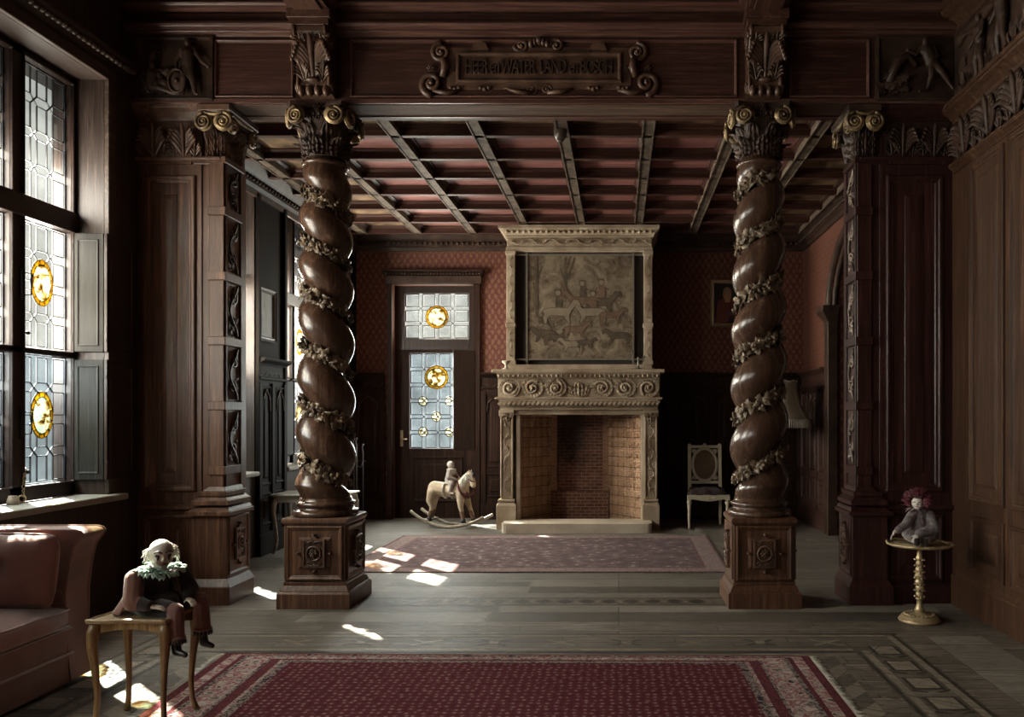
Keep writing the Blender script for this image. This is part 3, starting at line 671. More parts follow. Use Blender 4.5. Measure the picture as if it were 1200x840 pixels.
# ------------------------------------------------------------------ dividing screen: walls beside the opening
def mx(x, sg): return x if sg < 0 else MID-x
def mbox(mb, sg, x0, x1, y0, y1, z0, z1, mat=None): mb.box(mx(x0,sg), mx(x1,sg), y0, y1, z0, z1, mat)
for sg in (-1, 1):
    side = 'left' if sg < 0 else 'right'
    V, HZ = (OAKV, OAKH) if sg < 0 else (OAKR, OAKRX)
    m = MB(); far = XL-0.02 if sg < 0 else MID-XR-0.02
    mbox(m, sg, far, -3.125, 6.14, 6.50, -0.02, 3.70)
    mbox(m, sg, far, -3.19, 6.115, 6.14, 3.28, 3.36)
    m.M = face_cam(6.14); a, b = sorted((mx(-3.565, sg), mx(-3.165, sg)))
    if sg > 0: a, b = 2.02-0.02, 2.43
    raised_panel(m, a, b, 0.83, 3.20, 0.0, 0.075, 0.02); raised_panel(m, a, b, 0.16, 0.66, 0.0, 0.06, 0.018)
    m.M = Matrix.Identity(4)
    mbox(m, sg, far, -3.12, 6.105, 6.14, 0.70, 0.735); mbox(m, sg, far, -3.12, 6.10, 6.14, 0, 0.14)
    m.prof_run((mx(far,sg),6.14,3.28), (mx(-2.97,sg),6.14,3.28), (0,-1,0), scaled(OGEE, 0.04, 0.05))
    m.prof_run((mx(far,sg),6.14,3.60), (mx(-2.97,sg),6.14,3.60), (0,-1,0), scaled(OGEE, 0.09, 0.13))
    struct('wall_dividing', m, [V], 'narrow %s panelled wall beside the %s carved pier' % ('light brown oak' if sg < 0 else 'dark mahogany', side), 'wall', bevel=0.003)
    # acanthus frieze of that wall
    m = MB(); m.M = face_cam(6.14); a, b = sorted((mx(-3.59, sg), mx(-3.12, sg)))
    if sg > 0: a, b = 1.99, 2.48
    m.box(a, b, 3.325, 3.60, 0, 0.008); acanthus_row(m, a+0.01, b-0.01, 3.33, 0.26, 2 if sg > 0 else 2, 0.006, 0.045)
    tag(obj('acanthus_frieze', m, CARV if sg < 0 else CARVD), 'carved acanthus leaf frieze above the panel beside the %s pier' % ('left, brown' if sg < 0 else 'right, dark'), 'frieze', 'acanthus friezes')
    # ---- pier
    r = thing('carved_pier', ('brown oak pier with gilded scroll capital left of the opening, near the tall window' if sg < 0 else 'dark oak pier with carved inner face right of the opening, behind the small brass table'), 'pier', (mx(-3.03,sg), 6.25, 0), 'carved piers of the screen')
    p = MB()
    mbox(p, sg, -3.20, -2.87, 6.04, 6.45, 0, 0.135); 
    m1 = [(-3.20,-2.87,6.04,6.45,0.135), (-3.165,-2.905,6.075,6.45,0.19)]
    def fr(a, b): 
        A = (*sorted((mx(a[0],sg), mx(a[1],sg))), a[2], a[3], a[4]); B = (*sorted((mx(b[0],sg), mx(b[1],sg))), b[2], b[3], b[4]); p.frustum(A, B)
    fr(*m1); mbox(p, sg, -3.165, -2.905, 6.075, 6.45, 0.19, 0.66)
    mbox(p, sg, -3.20, -2.87, 6.04, 6.45, 0.66, 0.69); fr((-3.185,-2.885,6.05,6.45,0.69),(-3.16,-2.90,6.085,6.45,0.72))
    mbox(p, sg, -3.165, -2.89, 6.06, 6.44, 0.735, 0.77); fr((-3.16,-2.90,6.07,6.44,0.77),(-3.11,-2.93,6.10,6.42,0.80)); mbox(p, sg, -3.13, -2.915, 6.085, 6.42, 0.80, 0.835)
    fr((-3.10,-2.93,6.10,6.40,0.835),(-3.065,-2.945,6.12,6.40,0.87))
    p.M = face_right(-2.905) if sg < 0 else face_left(MID+2.905)
    ya, yb = (6.10, 6.42) if sg < 0 else (-6.42, -6.10)
    raised_panel(p, ya, yb, 0.21, 0.65, 0.0, 0.028, 0.010, False)
    p.M = Matrix.Identity(4)
    pl = obj('plinth', p, V, r, bevel=0.003)
    p = MB(); p.M = face_right(-2.905) if sg < 0 else face_left(MID+2.905)
    boss_plate(p, (ya+yb)/2, 0.43, 0.15, 0.24, 0.002); obj('strapwork_plaque', p, CARV, pl)
    p = MB(); mbox(p, sg, -3.065, -2.955, 6.13, 6.50, 0.80, 3.34)
    mbox(p, sg, -3.13, -3.065, 6.15, 6.50, 0.80, 3.70); mbox(p, sg, -3.065, -2.965, 6.14, 6.50, 3.34, 3.70)
    for k in range(6):
        z = 0.99+k*0.485
        mbox(p, sg, -3.07, -2.935, 6.112, 6.40, z-0.032, z+0.032)
    mbox(p, sg, -3.075, -2.93, 6.108, 6.42, 3.29, 3.335)
    p.M = face_right(-2.955) if sg < 0 else face_left(MID+2.955)
    for e in (0.015, 0.255): yy = 6.13+e; p.box(min(yy, yy) if sg < 0 else -yy, (yy+0.02) if sg < 0 else -yy-0.02, 0.85, 3.30, 0, 0.012)
    p.M = Matrix.Identity(4)
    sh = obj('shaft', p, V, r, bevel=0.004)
    p = MB(); p.M = face_right(-2.955) if sg < 0 else face_left(MID+2.955)
    for k in range(-1, 5):
        z = 0.99+k*0.485+0.05; z0 = max(z, 0.86); L = (0.385 if k >= 0 else 0.06)
        if k >= 0: arabesque(p, min(L, 3.27-z0), 0.20, 0.0, True, 0.19, 0.016, None, (6.265 if sg < 0 else -6.265), z0)
    obj('carved_foliage_strip', p, CARVD if sg < 0 else carved('worn_pale_carving', (0.10,0.07,0.055), (0.32,0.25,0.20), 0.45), sh)
    # capital: two acanthus leaves, pair of volutes on each face, abacus
    p = MB()
    p.frustum((*sorted((mx(-3.06,sg), mx(-2.955,sg))), 6.13, 6.44, 3.33), (*sorted((mx(-3.12,sg), mx(-2.91,sg))), 6.09, 6.48, 3.63))
    cx = mx(-3.01, sg)
    for M, ww in ((face_cam(6.125, cx), 0.14), ((face_right(-2.95,6.27) if sg < 0 else face_left(MID+2.95,6.27)), 0.26)):
        p.M = M
        acanthus(p, 0, 3.34, ww*0.6, 0.24, 0.0, 0.05, 0.9, 4)
        for s2 in (-1, 1): acanthus(p, s2*ww*0.38, 3.34, ww*0.42, 0.19, -0.005, 0.04, 0.9, 4)
    p.M = Matrix.Identity(4)
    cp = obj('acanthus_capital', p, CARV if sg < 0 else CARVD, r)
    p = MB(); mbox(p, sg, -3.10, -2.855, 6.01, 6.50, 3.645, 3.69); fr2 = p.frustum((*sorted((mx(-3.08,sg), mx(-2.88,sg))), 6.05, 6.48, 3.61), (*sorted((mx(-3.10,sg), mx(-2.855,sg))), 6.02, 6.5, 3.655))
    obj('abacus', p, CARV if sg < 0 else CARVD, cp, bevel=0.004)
    p = MB()
    for M, ww in ((face_cam(6.045, mx(-2.985,sg)), 0.142), ((face_right(-2.885,6.27) if sg < 0 else face_left(MID+2.885,6.27)), 0.34)):
        for s2 in (-1, 1):
            p.M = M @ Matrix.Translation((s2*ww/2, 3.568, 0)) @ Matrix.Rotation(s2*0.12, 4, 'Y')
            p.lathe([(0.055,-0.02),(0.070,0.0),(0.070,0.008)], 24); spiral(p, 0, 0, 0.068, 2.3, 0.20, pi/2, -s2, 0.010, 0.25, 44, 6)
        p.M = M; p.tube([(-ww/2+ww*k/10, 3.64-0.018*sin(pi*k/10), 0.012) for k in range(11)], 0.013, 6)
    obj('volutes', p, GILT, cp)

# ------------------------------------------------------------------ entablature over the opening
Y0 = 6.05
m = MB()
m.box(XL, XR, Y0, 6.30, 3.702, 4.75, 0); m.box(XL, XR, Y0+0.015, 6.285, 3.698, 3.703, 2); m.box(XL, XR, 6.30, 6.46, 3.725, 4.75, 0)
m.M = face_cam(Y0)
for a, b in ((PX(252,Y0), PX(345,Y0)), (PX(411,Y0), PX(864,Y0)), (PX(925,Y0), PX(1019,Y0))):
    m.ring(a, b, 3.745, 4.175, [(0,0),(0.002,0.016),(0.010,0.020),(0.018,0.012),(0.024,0.0)], 1)
m.M = Matrix.Identity(4)
for a, b in ((XL, XR),):
    m.box(a, b, Y0-0.02, Y0, 3.70, 3.735, 1)
    m.prof_run((a,Y0,4.195), (b,Y0,4.195), (0,-1,0), scaled(OGEE, 0.045, 0.03), 1)
    m.prof_run((a,Y0,4.225), (b,Y0,4.225), (0,-1,0), scaled(TORUS, 0.10, 0.055), 1)
    m.box(a, b, Y0-0.055, Y0, 4.28, 4.345, 0)
    m.prof_run((a,Y0,4.345), (b,Y0,4.345), (0,-1,0), scaled(OGEE, 0.13, 0.05), 1)
    m.box(a, b, Y0-0.10, Y0, 4.395, 4.7, 1)
m.box(XL, XR, 6.285, 6.31, 3.69, 3.70, 1)
struct('trim_7', m, [OAKRX, wood('beam_moulding_oak', (0.12,0.055,0.042), (0.20,0.10,0.075), 'X', 0.34), wood('soffit_oak', (0.105,0.062,0.043), (0.190,0.120,0.086), 'X', 0.65, 1.0, 0.1, 0.12)], 'long dark timber beam and mouldings across the room above the twisted columns', 'beam', bevel=0.003)
for cxp in (-2.21, 1.06):                             # ceiling beams running to the viewer
    m = MB(); m.box(cxp-0.14, cxp+0.14, YF, Y0-0.02, 4.30, 4.7)
    m.box(cxp-0.10, cxp+0.10, YF, Y0-0.14, 4.285, 4.30)
    for s2 in (-1, 1):
        m.prof_run((cxp+s2*0.14,YF,4.32), (cxp+s2*0.14,Y0-0.12,4.32), (s2,0,0), scaled(OGEE, 0.05, 0.08))
    m.box(cxp-0.155, cxp+0.155, 5.82, Y0, 4.235, 4.30); m.box(cxp-0.14, cxp+0.14, 5.84, Y0, 4.19, 4.235)
    tag(obj('ceiling_beam', m, OAKY, None, bevel=0.006), 'moulded ceiling beam resting on the %s scroll corbel' % ('left' if cxp < 0 else 'right'), 'beam', 'ceiling beams of the front room', 'structure')
# ------------------------------------------------------------------ scroll corbels
for cxp in (-2.21, 1.06):
    r = thing('scroll_corbel', 'carved acanthus scroll corbel under the ceiling beam above the %s twisted column' % ('left' if cxp < 0 else 'right'), 'corbel', (cxp, Y0, 3.74), 'scroll corbels')
    prof = [(0.0,3.72),(0.085,3.74),(0.115,3.80),(0.105,3.88),(0.10,3.97),(0.125,4.05),(0.17,4.11),(0.195,4.15),(0.195,4.19),(0.0,4.19)]
    m = MB(); m.M = Matrix(((0,0,1,cxp),(-1,0,0,Y0),(0,1,0,0),(0,0,0,1)))
    m.prism(prof, -0.125, 0.125); m.M = Matrix.Identity(4)
    bd = obj('scroll_block', m, CARV, r, bevel=0.006)
    m = MB()
    for s2 in (-1, 1):
        m.M = Matrix(((0,0,s2,cxp+s2*0.125),(-1,0,0,Y0),(0,1,0,0),(0,0,0,1)))
        spiral(m, 0.115, 4.11, 0.07, 2, 0.22, 0, 1, 0, 0.2, 30); spiral(m, 0.065, 3.80, 0.05, 1.8, 0.22, 0, -1, 0, 0.2, 26)
        m.M = Matrix.Identity(4)
        m.tube([(cxp+s2*0.112, Y0-a-0.004, z) for a, z in prof[1:-1]], 0.014, 6)
    obj('side_volutes', m, CARV, bd)
    def cleaf(x, y, w_, h_, lean=0, cu=0.25, lo=5):
        m = MB(); m.M = frame_M((cxp, Y0-0.095, 3.80), (1,0,0), (0,-0.20,1)); palmette(m, x, y, w_, h_, 0.0, 0.04, lo, None, lean); obj('acanthus_leaf', m, CARV, bd)
    cleaf(0, 0.03, 0.24, 0.33)
    for s2 in (-1, 1):
        cleaf(s2*0.06, 0.02, 0.09, 0.15, s2*0.22, 0.25, 3); cleaf(s2*0.075, 0.25, 0.08, 0.11, 0, 0.3, 3)
    for k in range(4):
        m = MB(); m.ell((cxp-0.09+0.06*k, Y0-0.11, 3.755), (0.026,0.035,0.042), 10, 8); obj('bead', m, CARV, bd)
    m = MB(); m.ell((cxp, Y0-0.135, 3.825), (0.05,0.03,0.02), 10, 8); obj('calyx', m, CARV, bd)

# ------------------------------------------------------------------ carved inscription plaque
pc, py = PX(632, Y0), 3.96
r = thing('inscription_plaque', 'carved strapwork plaque with raised inscription in the middle of the long beam', 'plaque', (pc, Y0, py))
hw_, hh_ = 0.58, 0.085
m = MB(); m.M = face_cam(Y0, pc, py)
m.box(-hw_-0.10, hw_+0.10, -hh_-0.07, hh_+0.07, 0, 0.014); m.ring(-hw_, hw_, -hh_, hh_, [(-0.03,0.010),(-0.028,0.035),(-0.012,0.040),(0.0,0.030),(0.002,0.016)])
bk = obj('back_board', m, CARV, r, bevel=0.003)
for sx in (-1, 1):
    m = MB(); m.M = face_cam(Y0, pc, py)
    spiral(m, sx*0.72, 0.115, 0.075, 1.8, 0.30, pi/2, -sx, 0.0, 0.55, 34); spiral(m, sx*0.79, -0.115, 0.09, 1.6, 0.30, -pi/2, sx, 0.0, 0.55, 34)
    m.tube([(sx*0.70,0.06,0.03),(sx*0.685,0.0,0.045),(sx*0.71,-0.07,0.03)], [0.025,0.03,0.022], 8); obj('side_scroll', m, CARV, r); m = MB(); m.M = face_cam(Y0, pc, py)
    for dx in (0.64, 0.80): m = MB(); m.M = face_cam(Y0, pc, py); rosette(m, sx*dx, 0.0, 0.03, 0.012, 6); obj('rosette', m, CARV, r)
    m = MB(); m.M = face_cam(Y0, pc, py)
    m.tube([(sx*0.78,-0.17,0.02),(sx*0.68,-0.19,0.03),(sx*0.58,-0.165,0.02)], [0.012,0.022,0.01], 8); obj('strap_tail', m, CARV, r); m = MB(); m.M = face_cam(Y0, pc, py)
    m.prism([(sx*0.37,0.125),(sx*0.50,0.125),(sx*0.475,0.175),(sx*0.395,0.175)], 0.0, 0.045)
    obj('strap_tab', m, CARV, r); m = MB(); m.M = face_cam(Y0, pc, py)
    spiral(m, sx*0.13, 0.165, 0.055, 1.5, 0.32, pi, -sx, 0.0, 0.6, 26); obj('crest_scroll', m, CARV, r); m = MB(); m.M = face_cam(Y0, pc, py)
    spiral(m, sx*0.055, -0.155, 0.04, 1.5, 0.30, 0, sx, 0.0, 0.6, 24); m.tube([(sx*0.06,-0.185,0.02),(sx*0.16,-0.18,0.03),(sx*0.25,-0.15,0.02)], [0.016,0.016,0.006], 8); obj('leaf_scroll', m, CARV, r)
    for dx in (0.40, 0.62):
        m = MB(); m.M = face_cam(Y0, pc, py)
        for k in (-1, 0, 1): m.ell((sx*dx+k*0.03, -0.155-abs(k)*-0.008, 0.015), (0.02,0.016,0.02), 8, 6)
        obj('leaf_sprig', m, CARV, r)
m = MB(); m.M = face_cam(Y0, pc, py)
for k in range(5): m.ell((-0.06+0.03*k, 0.175+0.02*sin(pi*k/4), 0.02), (0.02,0.03,0.025), 8, 6)
m.ell((0,0.20,0.02), (0.03,0.03,0.03), 10, 8)
obj('shell_crest', m, CARV, r)
tc = bpy.data.curves.new('lettering', 'FONT'); tc.body = 'HEER en WATER  LAND en BOSCH'; tc.align_x = 'CENTER'; tc.align_y = 'CENTER'; tc.size = 0.135; tc.extrude = 0.008; tc.bevel_depth = 0.0015; tc.space_character = 0.86
tmp = bpy.data.objects.new('lettering', tc); COL.objects.link(tmp); bpy.context.view_layer.update()
tm = bpy.data.meshes.new_from_object(tmp.evaluated_get(bpy.context.evaluated_depsgraph_get())); bpy.data.objects.remove(tmp); tm.materials.clear(); tm.materials.append(CARVD)
to = bpy.data.objects.new('lettering', tm); COL.objects.link(to); to.location = (pc, Y0-0.022, py+0.004); to.rotation_euler = (pi/2, 0, 0); to.scale = (0.60, 1.05, 1)
to.parent = r; to.matrix_parent_inverse = Matrix.Translation(-r.location); to['label'] = 'dark raised lettering'

# ------------------------------------------------------------------ twisted columns
def twist_column(cx, cy, ys, hand_, label):
    zs = sorted(PZ(y, cy) for y in ys)
    def turns(z):
        if z <= zs[0]: return (z-zs[0])/(zs[1]-zs[0])
        for i in range(len(zs)-1):
            if z <= zs[i+1]: return i+(z-zs[i])/(zs[i+1]-zs[i])
        return len(zs)-1+(z-zs[-1])/(zs[-1]-zs[-2])
    r = thing('twisted_column', label, 'column', (cx, cy, 0), 'twisted columns')
    # pedestal
    B = MB(); b = 0.265
    def bx(h, z0, z1): B.box(cx-h, cx+h, cy-h, cy+h, z0, z1)
    def fx(h0, z0, h1, z1): B.frustum((cx-h0,cx+h0,cy-h0,cy+h0,z0), (cx+-h1,cx+h1,cy-h1,cy+h1,z1))
    bx(0.266, 0, 0.11); fx(0.266,0.11,0.25,0.125); fx(0.25,0.125,0.232,0.165); bx(0.228,0.165,0.19); bx(0.222,0.19,0.615); fx(0.224,0.60,0.238,0.62); bx(0.240,0.62,0.645); fx(0.240,0.645,0.228,0.655)
    for k in range(4):
        a = -pi/2+k*pi/2; n = Vector((cos(a), sin(a), 0)); u = Vector((0,0,1)).cross(n)
        B.M = frame_M(Vector((cx,cy,0))+n*0.222, u, (0,0,1))
        raised_panel(B, -0.205, 0.205, 0.20, 0.60, 0.0, 0.045, 0.014, True, 0, 0); B.M = Matrix.Identity(4)
    V = OAKV
    pd = obj('pedestal', B, V, r, bevel=0.003)
    for k in range(4):
        a = -pi/2+k*pi/2; n = Vector((cos(a), sin(a), 0)); u = Vector((0,0,1)).cross(n); q = MB()
        q.M = frame_M(Vector((cx,cy,0))+n*0.223, u, (0,0,1)); boss_plate(q, 0, 0.40, 0.165, 0.21, 0.010)
        obj('strapwork_plaque', q, CARV, pd)
    # base rings
    B = MB(); B.lathe([(0.232,0.655),(0.238,0.665),(0.238,0.68),(0.232,0.695),(0.212,0.70),(0.198,0.712),(0.196,0.722),(0.210,0.732),(0.216,0.742),(0.212,0.755),(0.198,0.762),(0.188,0.772),(0.186,0.79)], 48, (cx,cy,0))
    obj('base_moulding', B, SHAFT, r)
    # shaft
    z0, z1 = 0.785, 3.30
    def rad(z): t = (z-z0)/(z1-z0); return (0.221 if hand_ < 0 else 0.223)*(1-0.16*t**1.3)
    def fade(z): return min(1, max(0.0, (z-z0)/0.10))*min(1, max(0, (z1-z)/0.16))
    def surf(th, z):
        ang = th-pi
        ph = 2*pi*(turns(z) - hand_*ang/(2*pi))
        g = abs(sin(ph/2))**0.90
        R = rad(z)*(0.45+0.55*g); f = fade(z); R = R*f+(rad(z)*0.80)*(1-f)
        # bulge axis leans away from the groove
        return (cx+R*cos(th), cy+R*sin(th), z)
    B = MB(); NT_, NZ = 72, 300
    B.grid(lambda a, b: surf(2*pi*a, lerp(z0, z1, b)), NT_, NZ, cu=True)
    sh = obj('twisted_shaft', B, SHAFT, r)
    B = MB(); rr = rad(z1)*0.80
    B.lathe([(rr,3.24),(rr*1.0,3.262),(rr*1.10,3.268),(rr*1.16,3.282),(rr*1.10,3.296),(rr*1.0,3.30),(rr*1.0,3.33)], 40, (cx,cy,0)); obj('necking_ring', B, SHAFT, r)
    # vine garland lying in the groove
    rnd = random.Random(int(abs(cx)*100)); G = MB(); Br = MB(); stem = []
    N = 700
    def groove(k):     # k in turns
        # z for which turns(z) - hand*ang/2pi integer: walk down/up with the angle
        pass
    tz0, tz1 = turns(z0+0.12), turns(z1-0.10)
    def z_of(t):
        if t <= 0: return zs[0]+t*(zs[1]-zs[0])
        i = min(int(t), len(zs)-2)
        return zs[i]+(t-i)*(zs[i+1]-zs[i])
    t = tz0; path = []
    while t < tz1:
        # ang/(2pi)*hand = t (mod 1): one continuous strand
        ang = hand_*t*2*pi; th = ang+pi; z = z_of(t); path.append((th, z)); t += 0.012
    pts = []
    for i, (th, z) in enumerate(path):
        R = rad(z)*0.54; pts.append((cx+R*cos(th), cy+R*sin(th), z))
    G.tube(pts, 0.011, 6)
    for i, (th, z) in enumerate(path):
        R = rad(z)
        up = Vector((cos(th), sin(th), 0)); tg = Vector((-sin(th)*hand_, cos(th)*hand_, 0.30)).normalized()
        for q in range(3):
            a = rnd.uniform(-pi, pi); side = tg.cross(up).normalized()
            d = (tg*cos(a)+side*sin(a)*0.9+up*rnd.uniform(0.25,0.75)).normalized()
            o = Vector((cx, cy, z))+up*(R*rnd.uniform(0.56,0.80))+side*rnd.uniform(-0.022,0.022)
            L = rnd.uniform(0.040,0.080)
            leaf(G, o, d, up+side*rnd.uniform(-.6,.6)+tg*rnd.uniform(-.4,.4), L, L*0.42, rnd.uniform(0.1,0.7))
        if i % 9 == 0:
            c = Vector((cx,cy,z))+up*(R*0.86)
            for q in range(5): G.ell(c+Vector((rnd.uniform(-.022,.022), rnd.uniform(-.022,.022), rnd.uniform(-.025,.02))), 0.0115, 7, 5)
    obj('vine_garland', G, LEAF, r, solid=0.003)
    # capital
    B = MB(); B.lathe([(0.150,3.32),(0.150,3.45),(0.165,3.54),(0.20,3.62),(0.205,3.63)], 32, (cx,cy,0))
    for row, (n, zb, h, rr, off) in enumerate(((8,3.325,0.135,0.148,0),(8,3.34,0.235,0.142,0.5))):
        for k in range(n):
            a = 2*pi*(k+off)/n-pi/2; nn = Vector((cos(a), sin(a), 0)); u = Vector((0,0,1)).cross(nn)
            B.M = frame_M(Vector((cx,cy,0))+nn*rr, u, (0,0,1)); acanthus(B, 0, zb, 0.125, h, 0.0, 0.045, 1.0, 4); B.M = Matrix.Identity(4)
    cp = obj('acanthus_capital', B, CARVD, r)
    B = MB(); ab = []
    for k in range(4):
        for j in range(7):
            t = j/6; a0 = -3*pi/4+k*pi/2; p = Vector((cos(a0), sin(a0), 0))*0.30; a1 = a0+pi/2; q = Vector((cos(a1), sin(a1), 0))*0.30
            c = p.lerp(q, 0.06+0.88*t); mid = Vector((cos((a0+a1)/2), sin((a0+a1)/2), 0)); c -= mid*(0.045*sin(pi*t)); ab.append((cx+c.x, cy+c.y))
    B.prism(ab, 3.66, 3.70); B.prism([(cx+(x-cx)*0.93, cy+(y-cy)*0.93) for x, y in ab], 3.63, 3.66)
    for k in range(4):
        a = -pi/2+k*pi/2; n = Vector((cos(a), sin(a), 0)); u = Vector((0,0,1)).cross(n)
        B.M = frame_M(Vector((cx,cy,0))+n*0.185, u, (0,0,1)); rosette(B, 0, 3.665, 0.035, 0.0, 6)
        for j in range(9): B.ell((-0.08+0.02*j, 3.585, 0.01), (0.008,0.010,0.010), 6, 5)
        for j in range(4): B.ell((-0.06+0.04*j, 3.612, 0.012), (0.014,0.018,0.012), 8, 6)
        acanthus(B, 0, 3.575, 0.07, 0.10, -0.01, 0.03, 0.8, 3); B.M = Matrix.Identity(4)
    obj('abacus', B, CARVD, cp)
    B = MB()
    for k in range(4):
        a = -pi/2+k*pi/2; n = Vector((cos(a), sin(a), 0)); u = Vector((0,0,1)).cross(n)
        for s2 in (-1, 1):
            B.M = frame_M(Vector((cx,cy,0))+n*0.225+u*(s2*0.138), u, (0,0,1)) @ Matrix.Translation((0,3.588,0)) @ Matrix.Rotation(s2*0.22, 4, 'Y')
            B.lathe([(0.035,-0.03),(0.066,-0.008),(0.070,0.004)], 24); spiral(B, 0, 0, 0.066, 2.3, 0.19, pi/2, -s2, 0.002, 0.25, 44, 6)
    B.M = Matrix.Identity(4)
    obj('volutes', B, GILT, cp)
    return r
twist_column(-2.21, 6.185, (533,467,400,337,280,222), -1, 'twisted walnut column on a carved pedestal, the left one, beside the small pale table')
twist_column(1.06, 6.185, (559,488,420,357,290,228), 1, 'twisted walnut column on a carved pedestal, the right one, between the ivory chair and the dark pier')

# ------------------------------------------------------------------ relief figures
def relief_panel(M, w, h, figs, label, extra=None, mat=CARVD):
    """carved scene board standing in plane M (x along, y up, z out)"""
    o = M.translation
    r = thing('carved_relief', label, 'relief', o, 'carved figure reliefs')
    b = MB(); b.M = M; b.box(0, w, 0, h, 0, 0.012); b.ring(0, w, 0, h, [(-0.03,0),(-0.028,0.03),(-0.01,0.034),(0,0.012)])
    obj('back_board', b, mat, r)
    for J in figs:
        f = MB(); s = J['s']; M2 = M @ Matrix.Translation((J['x'], J['y'], 0.045)) @ Matrix.Diagonal((J.get('m',1), 1, 0.75, 1)); f.M = M2
        g = dict((k, Vector((v[0]*s, v[1]*s, (v[2] if len(v) > 2 else 0)*s))) for k, v in J['j'].items())
        # limb_figure wants z up for the head bun: rebuild with y up
        hd = 0.125*s; s = s*1.4
        f.ell(g['head'], (hd*0.8, hd*1.1, hd*0.9), 10, 8); f.cap(g['head'], g['neck'], 0.05*s, 0.06*s); f.cap(g['neck'], g['chest'], 0.08*s, 0.15*s); f.cap(g['chest'], g['pelvis'], 0.14*s, 0.14*s)
        for q in 'LR':
            f.cap(g['neck'], g['sh'+q], 0.08*s, 0.07*s); f.cap(g['sh'+q], g['el'+q], 0.062*s, 0.05*s); f.cap(g['el'+q], g['ha'+q], 0.048*s, 0.036*s); f.ell(g['ha'+q], 0.05*s, 8, 6)
            f.cap(g['pelvis'], g['kn'+q], 0.115*s, 0.075*s); f.cap(g['kn'+q], g['an'+q], 0.072*s, 0.045*s); f.cap(g['an'+q], g['to'+q], 0.045*s, 0.035*s)
        obj('carved_figure', f, mat, r, remesh=0.006, smooth_it=2)
    if extra:
        for nm, fn in extra:
            e = MB(); e.M = M; fn(e); obj(nm, e, mat, r)
    return r
def stand(**k):
    J = dict(head=(0,1.60,0.05), neck=(0,1.42), chest=(0,1.25,0.03), pelvis=(0.02,0.93), shL=(0.19,1.38), shR=(-0.19,1.38), elL=(0.28,1.10,0.08), elR=(-0.34,1.18), haL=(0.10,0.98,0.16), haR=(-0.52,1.02,0.05), knL=(0.14,0.50,0.06), knR=(-0.10,0.48,0.10), anL=(0.22,0.07), anR=(-0.16,0.07), toL=(0.32,0.03,0.1), toR=(-0.26,0.03,0.1)); J.update(k); return J
def sitj(**k):
    J = dict(head=(0.02,1.02,0.08), neck=(0,0.84), chest=(0,0.68,0.04), pelvis=(0.0,0.32), shL=(0.19,0.80), shR=(-0.19,0.80), elL=(0.34,0.56,0.1), elR=(-0.40,0.68), haL=(0.20,0.36,0.18), haR=(-0.62,0.82,0.05), knL=(0.46,0.42,0.12), knR=(0.30,0.22,0.16), anL=(0.62,0.07,0.1), anR=(0.72,0.06,0.12), toL=(0.74,0.03,0.12), toR=(0.84,0.03,0.12)); J.update(k); return J
def foliage(mb, w, h, n, y0=0, seed=3):
    rn = random.Random(seed)
    for k in range(n):
        a = rn.uniform(0, 2*pi); p = (rn.uniform(0.02,w-0.02), y0+abs(rn.gauss(0,0.3))*h*0.6+0.01, rn.uniform(0.012,0.04))
        leaf(mb, p, (cos(a), abs(sin(a))*0.8+0.2, 0.4), (0,0,1), rn.uniform(.05,.09), 0.03, 0.4)
def ex_l1(e): foliage(e, 0.24, 0.4, 50, seed=4)
def ex_l2(e):
    e.tube([(0.29+0.060*cos(2*pi*k/26), 0.10+0.085*sin(2*pi*k/26), 0.07) for k in range(26)], 0.012, 6, closed=True); e.ell((0.29,0.10,0.055), (0.056,0.08,0.02), 14, 8); e.ell((0.29,0.10,0.075), 0.02, 8, 6)
def ex_l3(e):
    for k in range(5): e.tube([(0.02,0.30+k*0.028,0.015),(0.08,0.315+k*0.03,0.02),(0.15,0.30+k*0.026,0.015)], 0.006, 5)
x0 = PX(167, Y0)
relief_panel(face_cam(Y0, x0, 3.745), PX(247,Y0)-x0, 0.42, [dict(x=0.36, y=0.0, s=0.245, j=stand(elR=(-0.34,1.05), haR=(-0.30,0.80,0.1), elL=(0.42,1.02,0.05), haL=(0.62,0.86,0.05))), dict(x=0.10, y=0.0, s=0.22, j=sitj(haR=(-0.3,0.5,0.1)))], 'dark carved relief of a standing figure with a shield, above the left pier', [('carved_foliage', ex_l1), ('round_shield', ex_l2), ('carved_clouds', ex_l3)])
def ex_r1(e): foliage(e, 0.20, 0.35, 40, seed=8)
def ex_r2(e):
    e.tube([(0.06,0.10,0.03),(0.12,0.24,0.04),(0.20,0.30,0.03),(0.26,0.22,0.04)], [0.03,0.035,0.03,0.02], 8)
x0 = PX(1030, Y0)
relief_panel(face_cam(Y0, x0, 3.745), PX(1121,Y0)-x0, 0.42, [dict(x=0.34, y=0.02, s=0.24, j=stand(head=(-0.08,1.56,0.06), pelvis=(0.12,0.95), knL=(0.42,0.60,0.14), anL=(0.68,0.22,0.1), toL=(0.76,0.10,0.12), knR=(0.10,0.5,0.1), anR=(0.0,0.1), haR=(-0.62,1.28,0.1)))], 'dark carved relief of a striding figure, above the right pier', [('carved_foliage', ex_r1), ('carved_branch', ex_r2)])

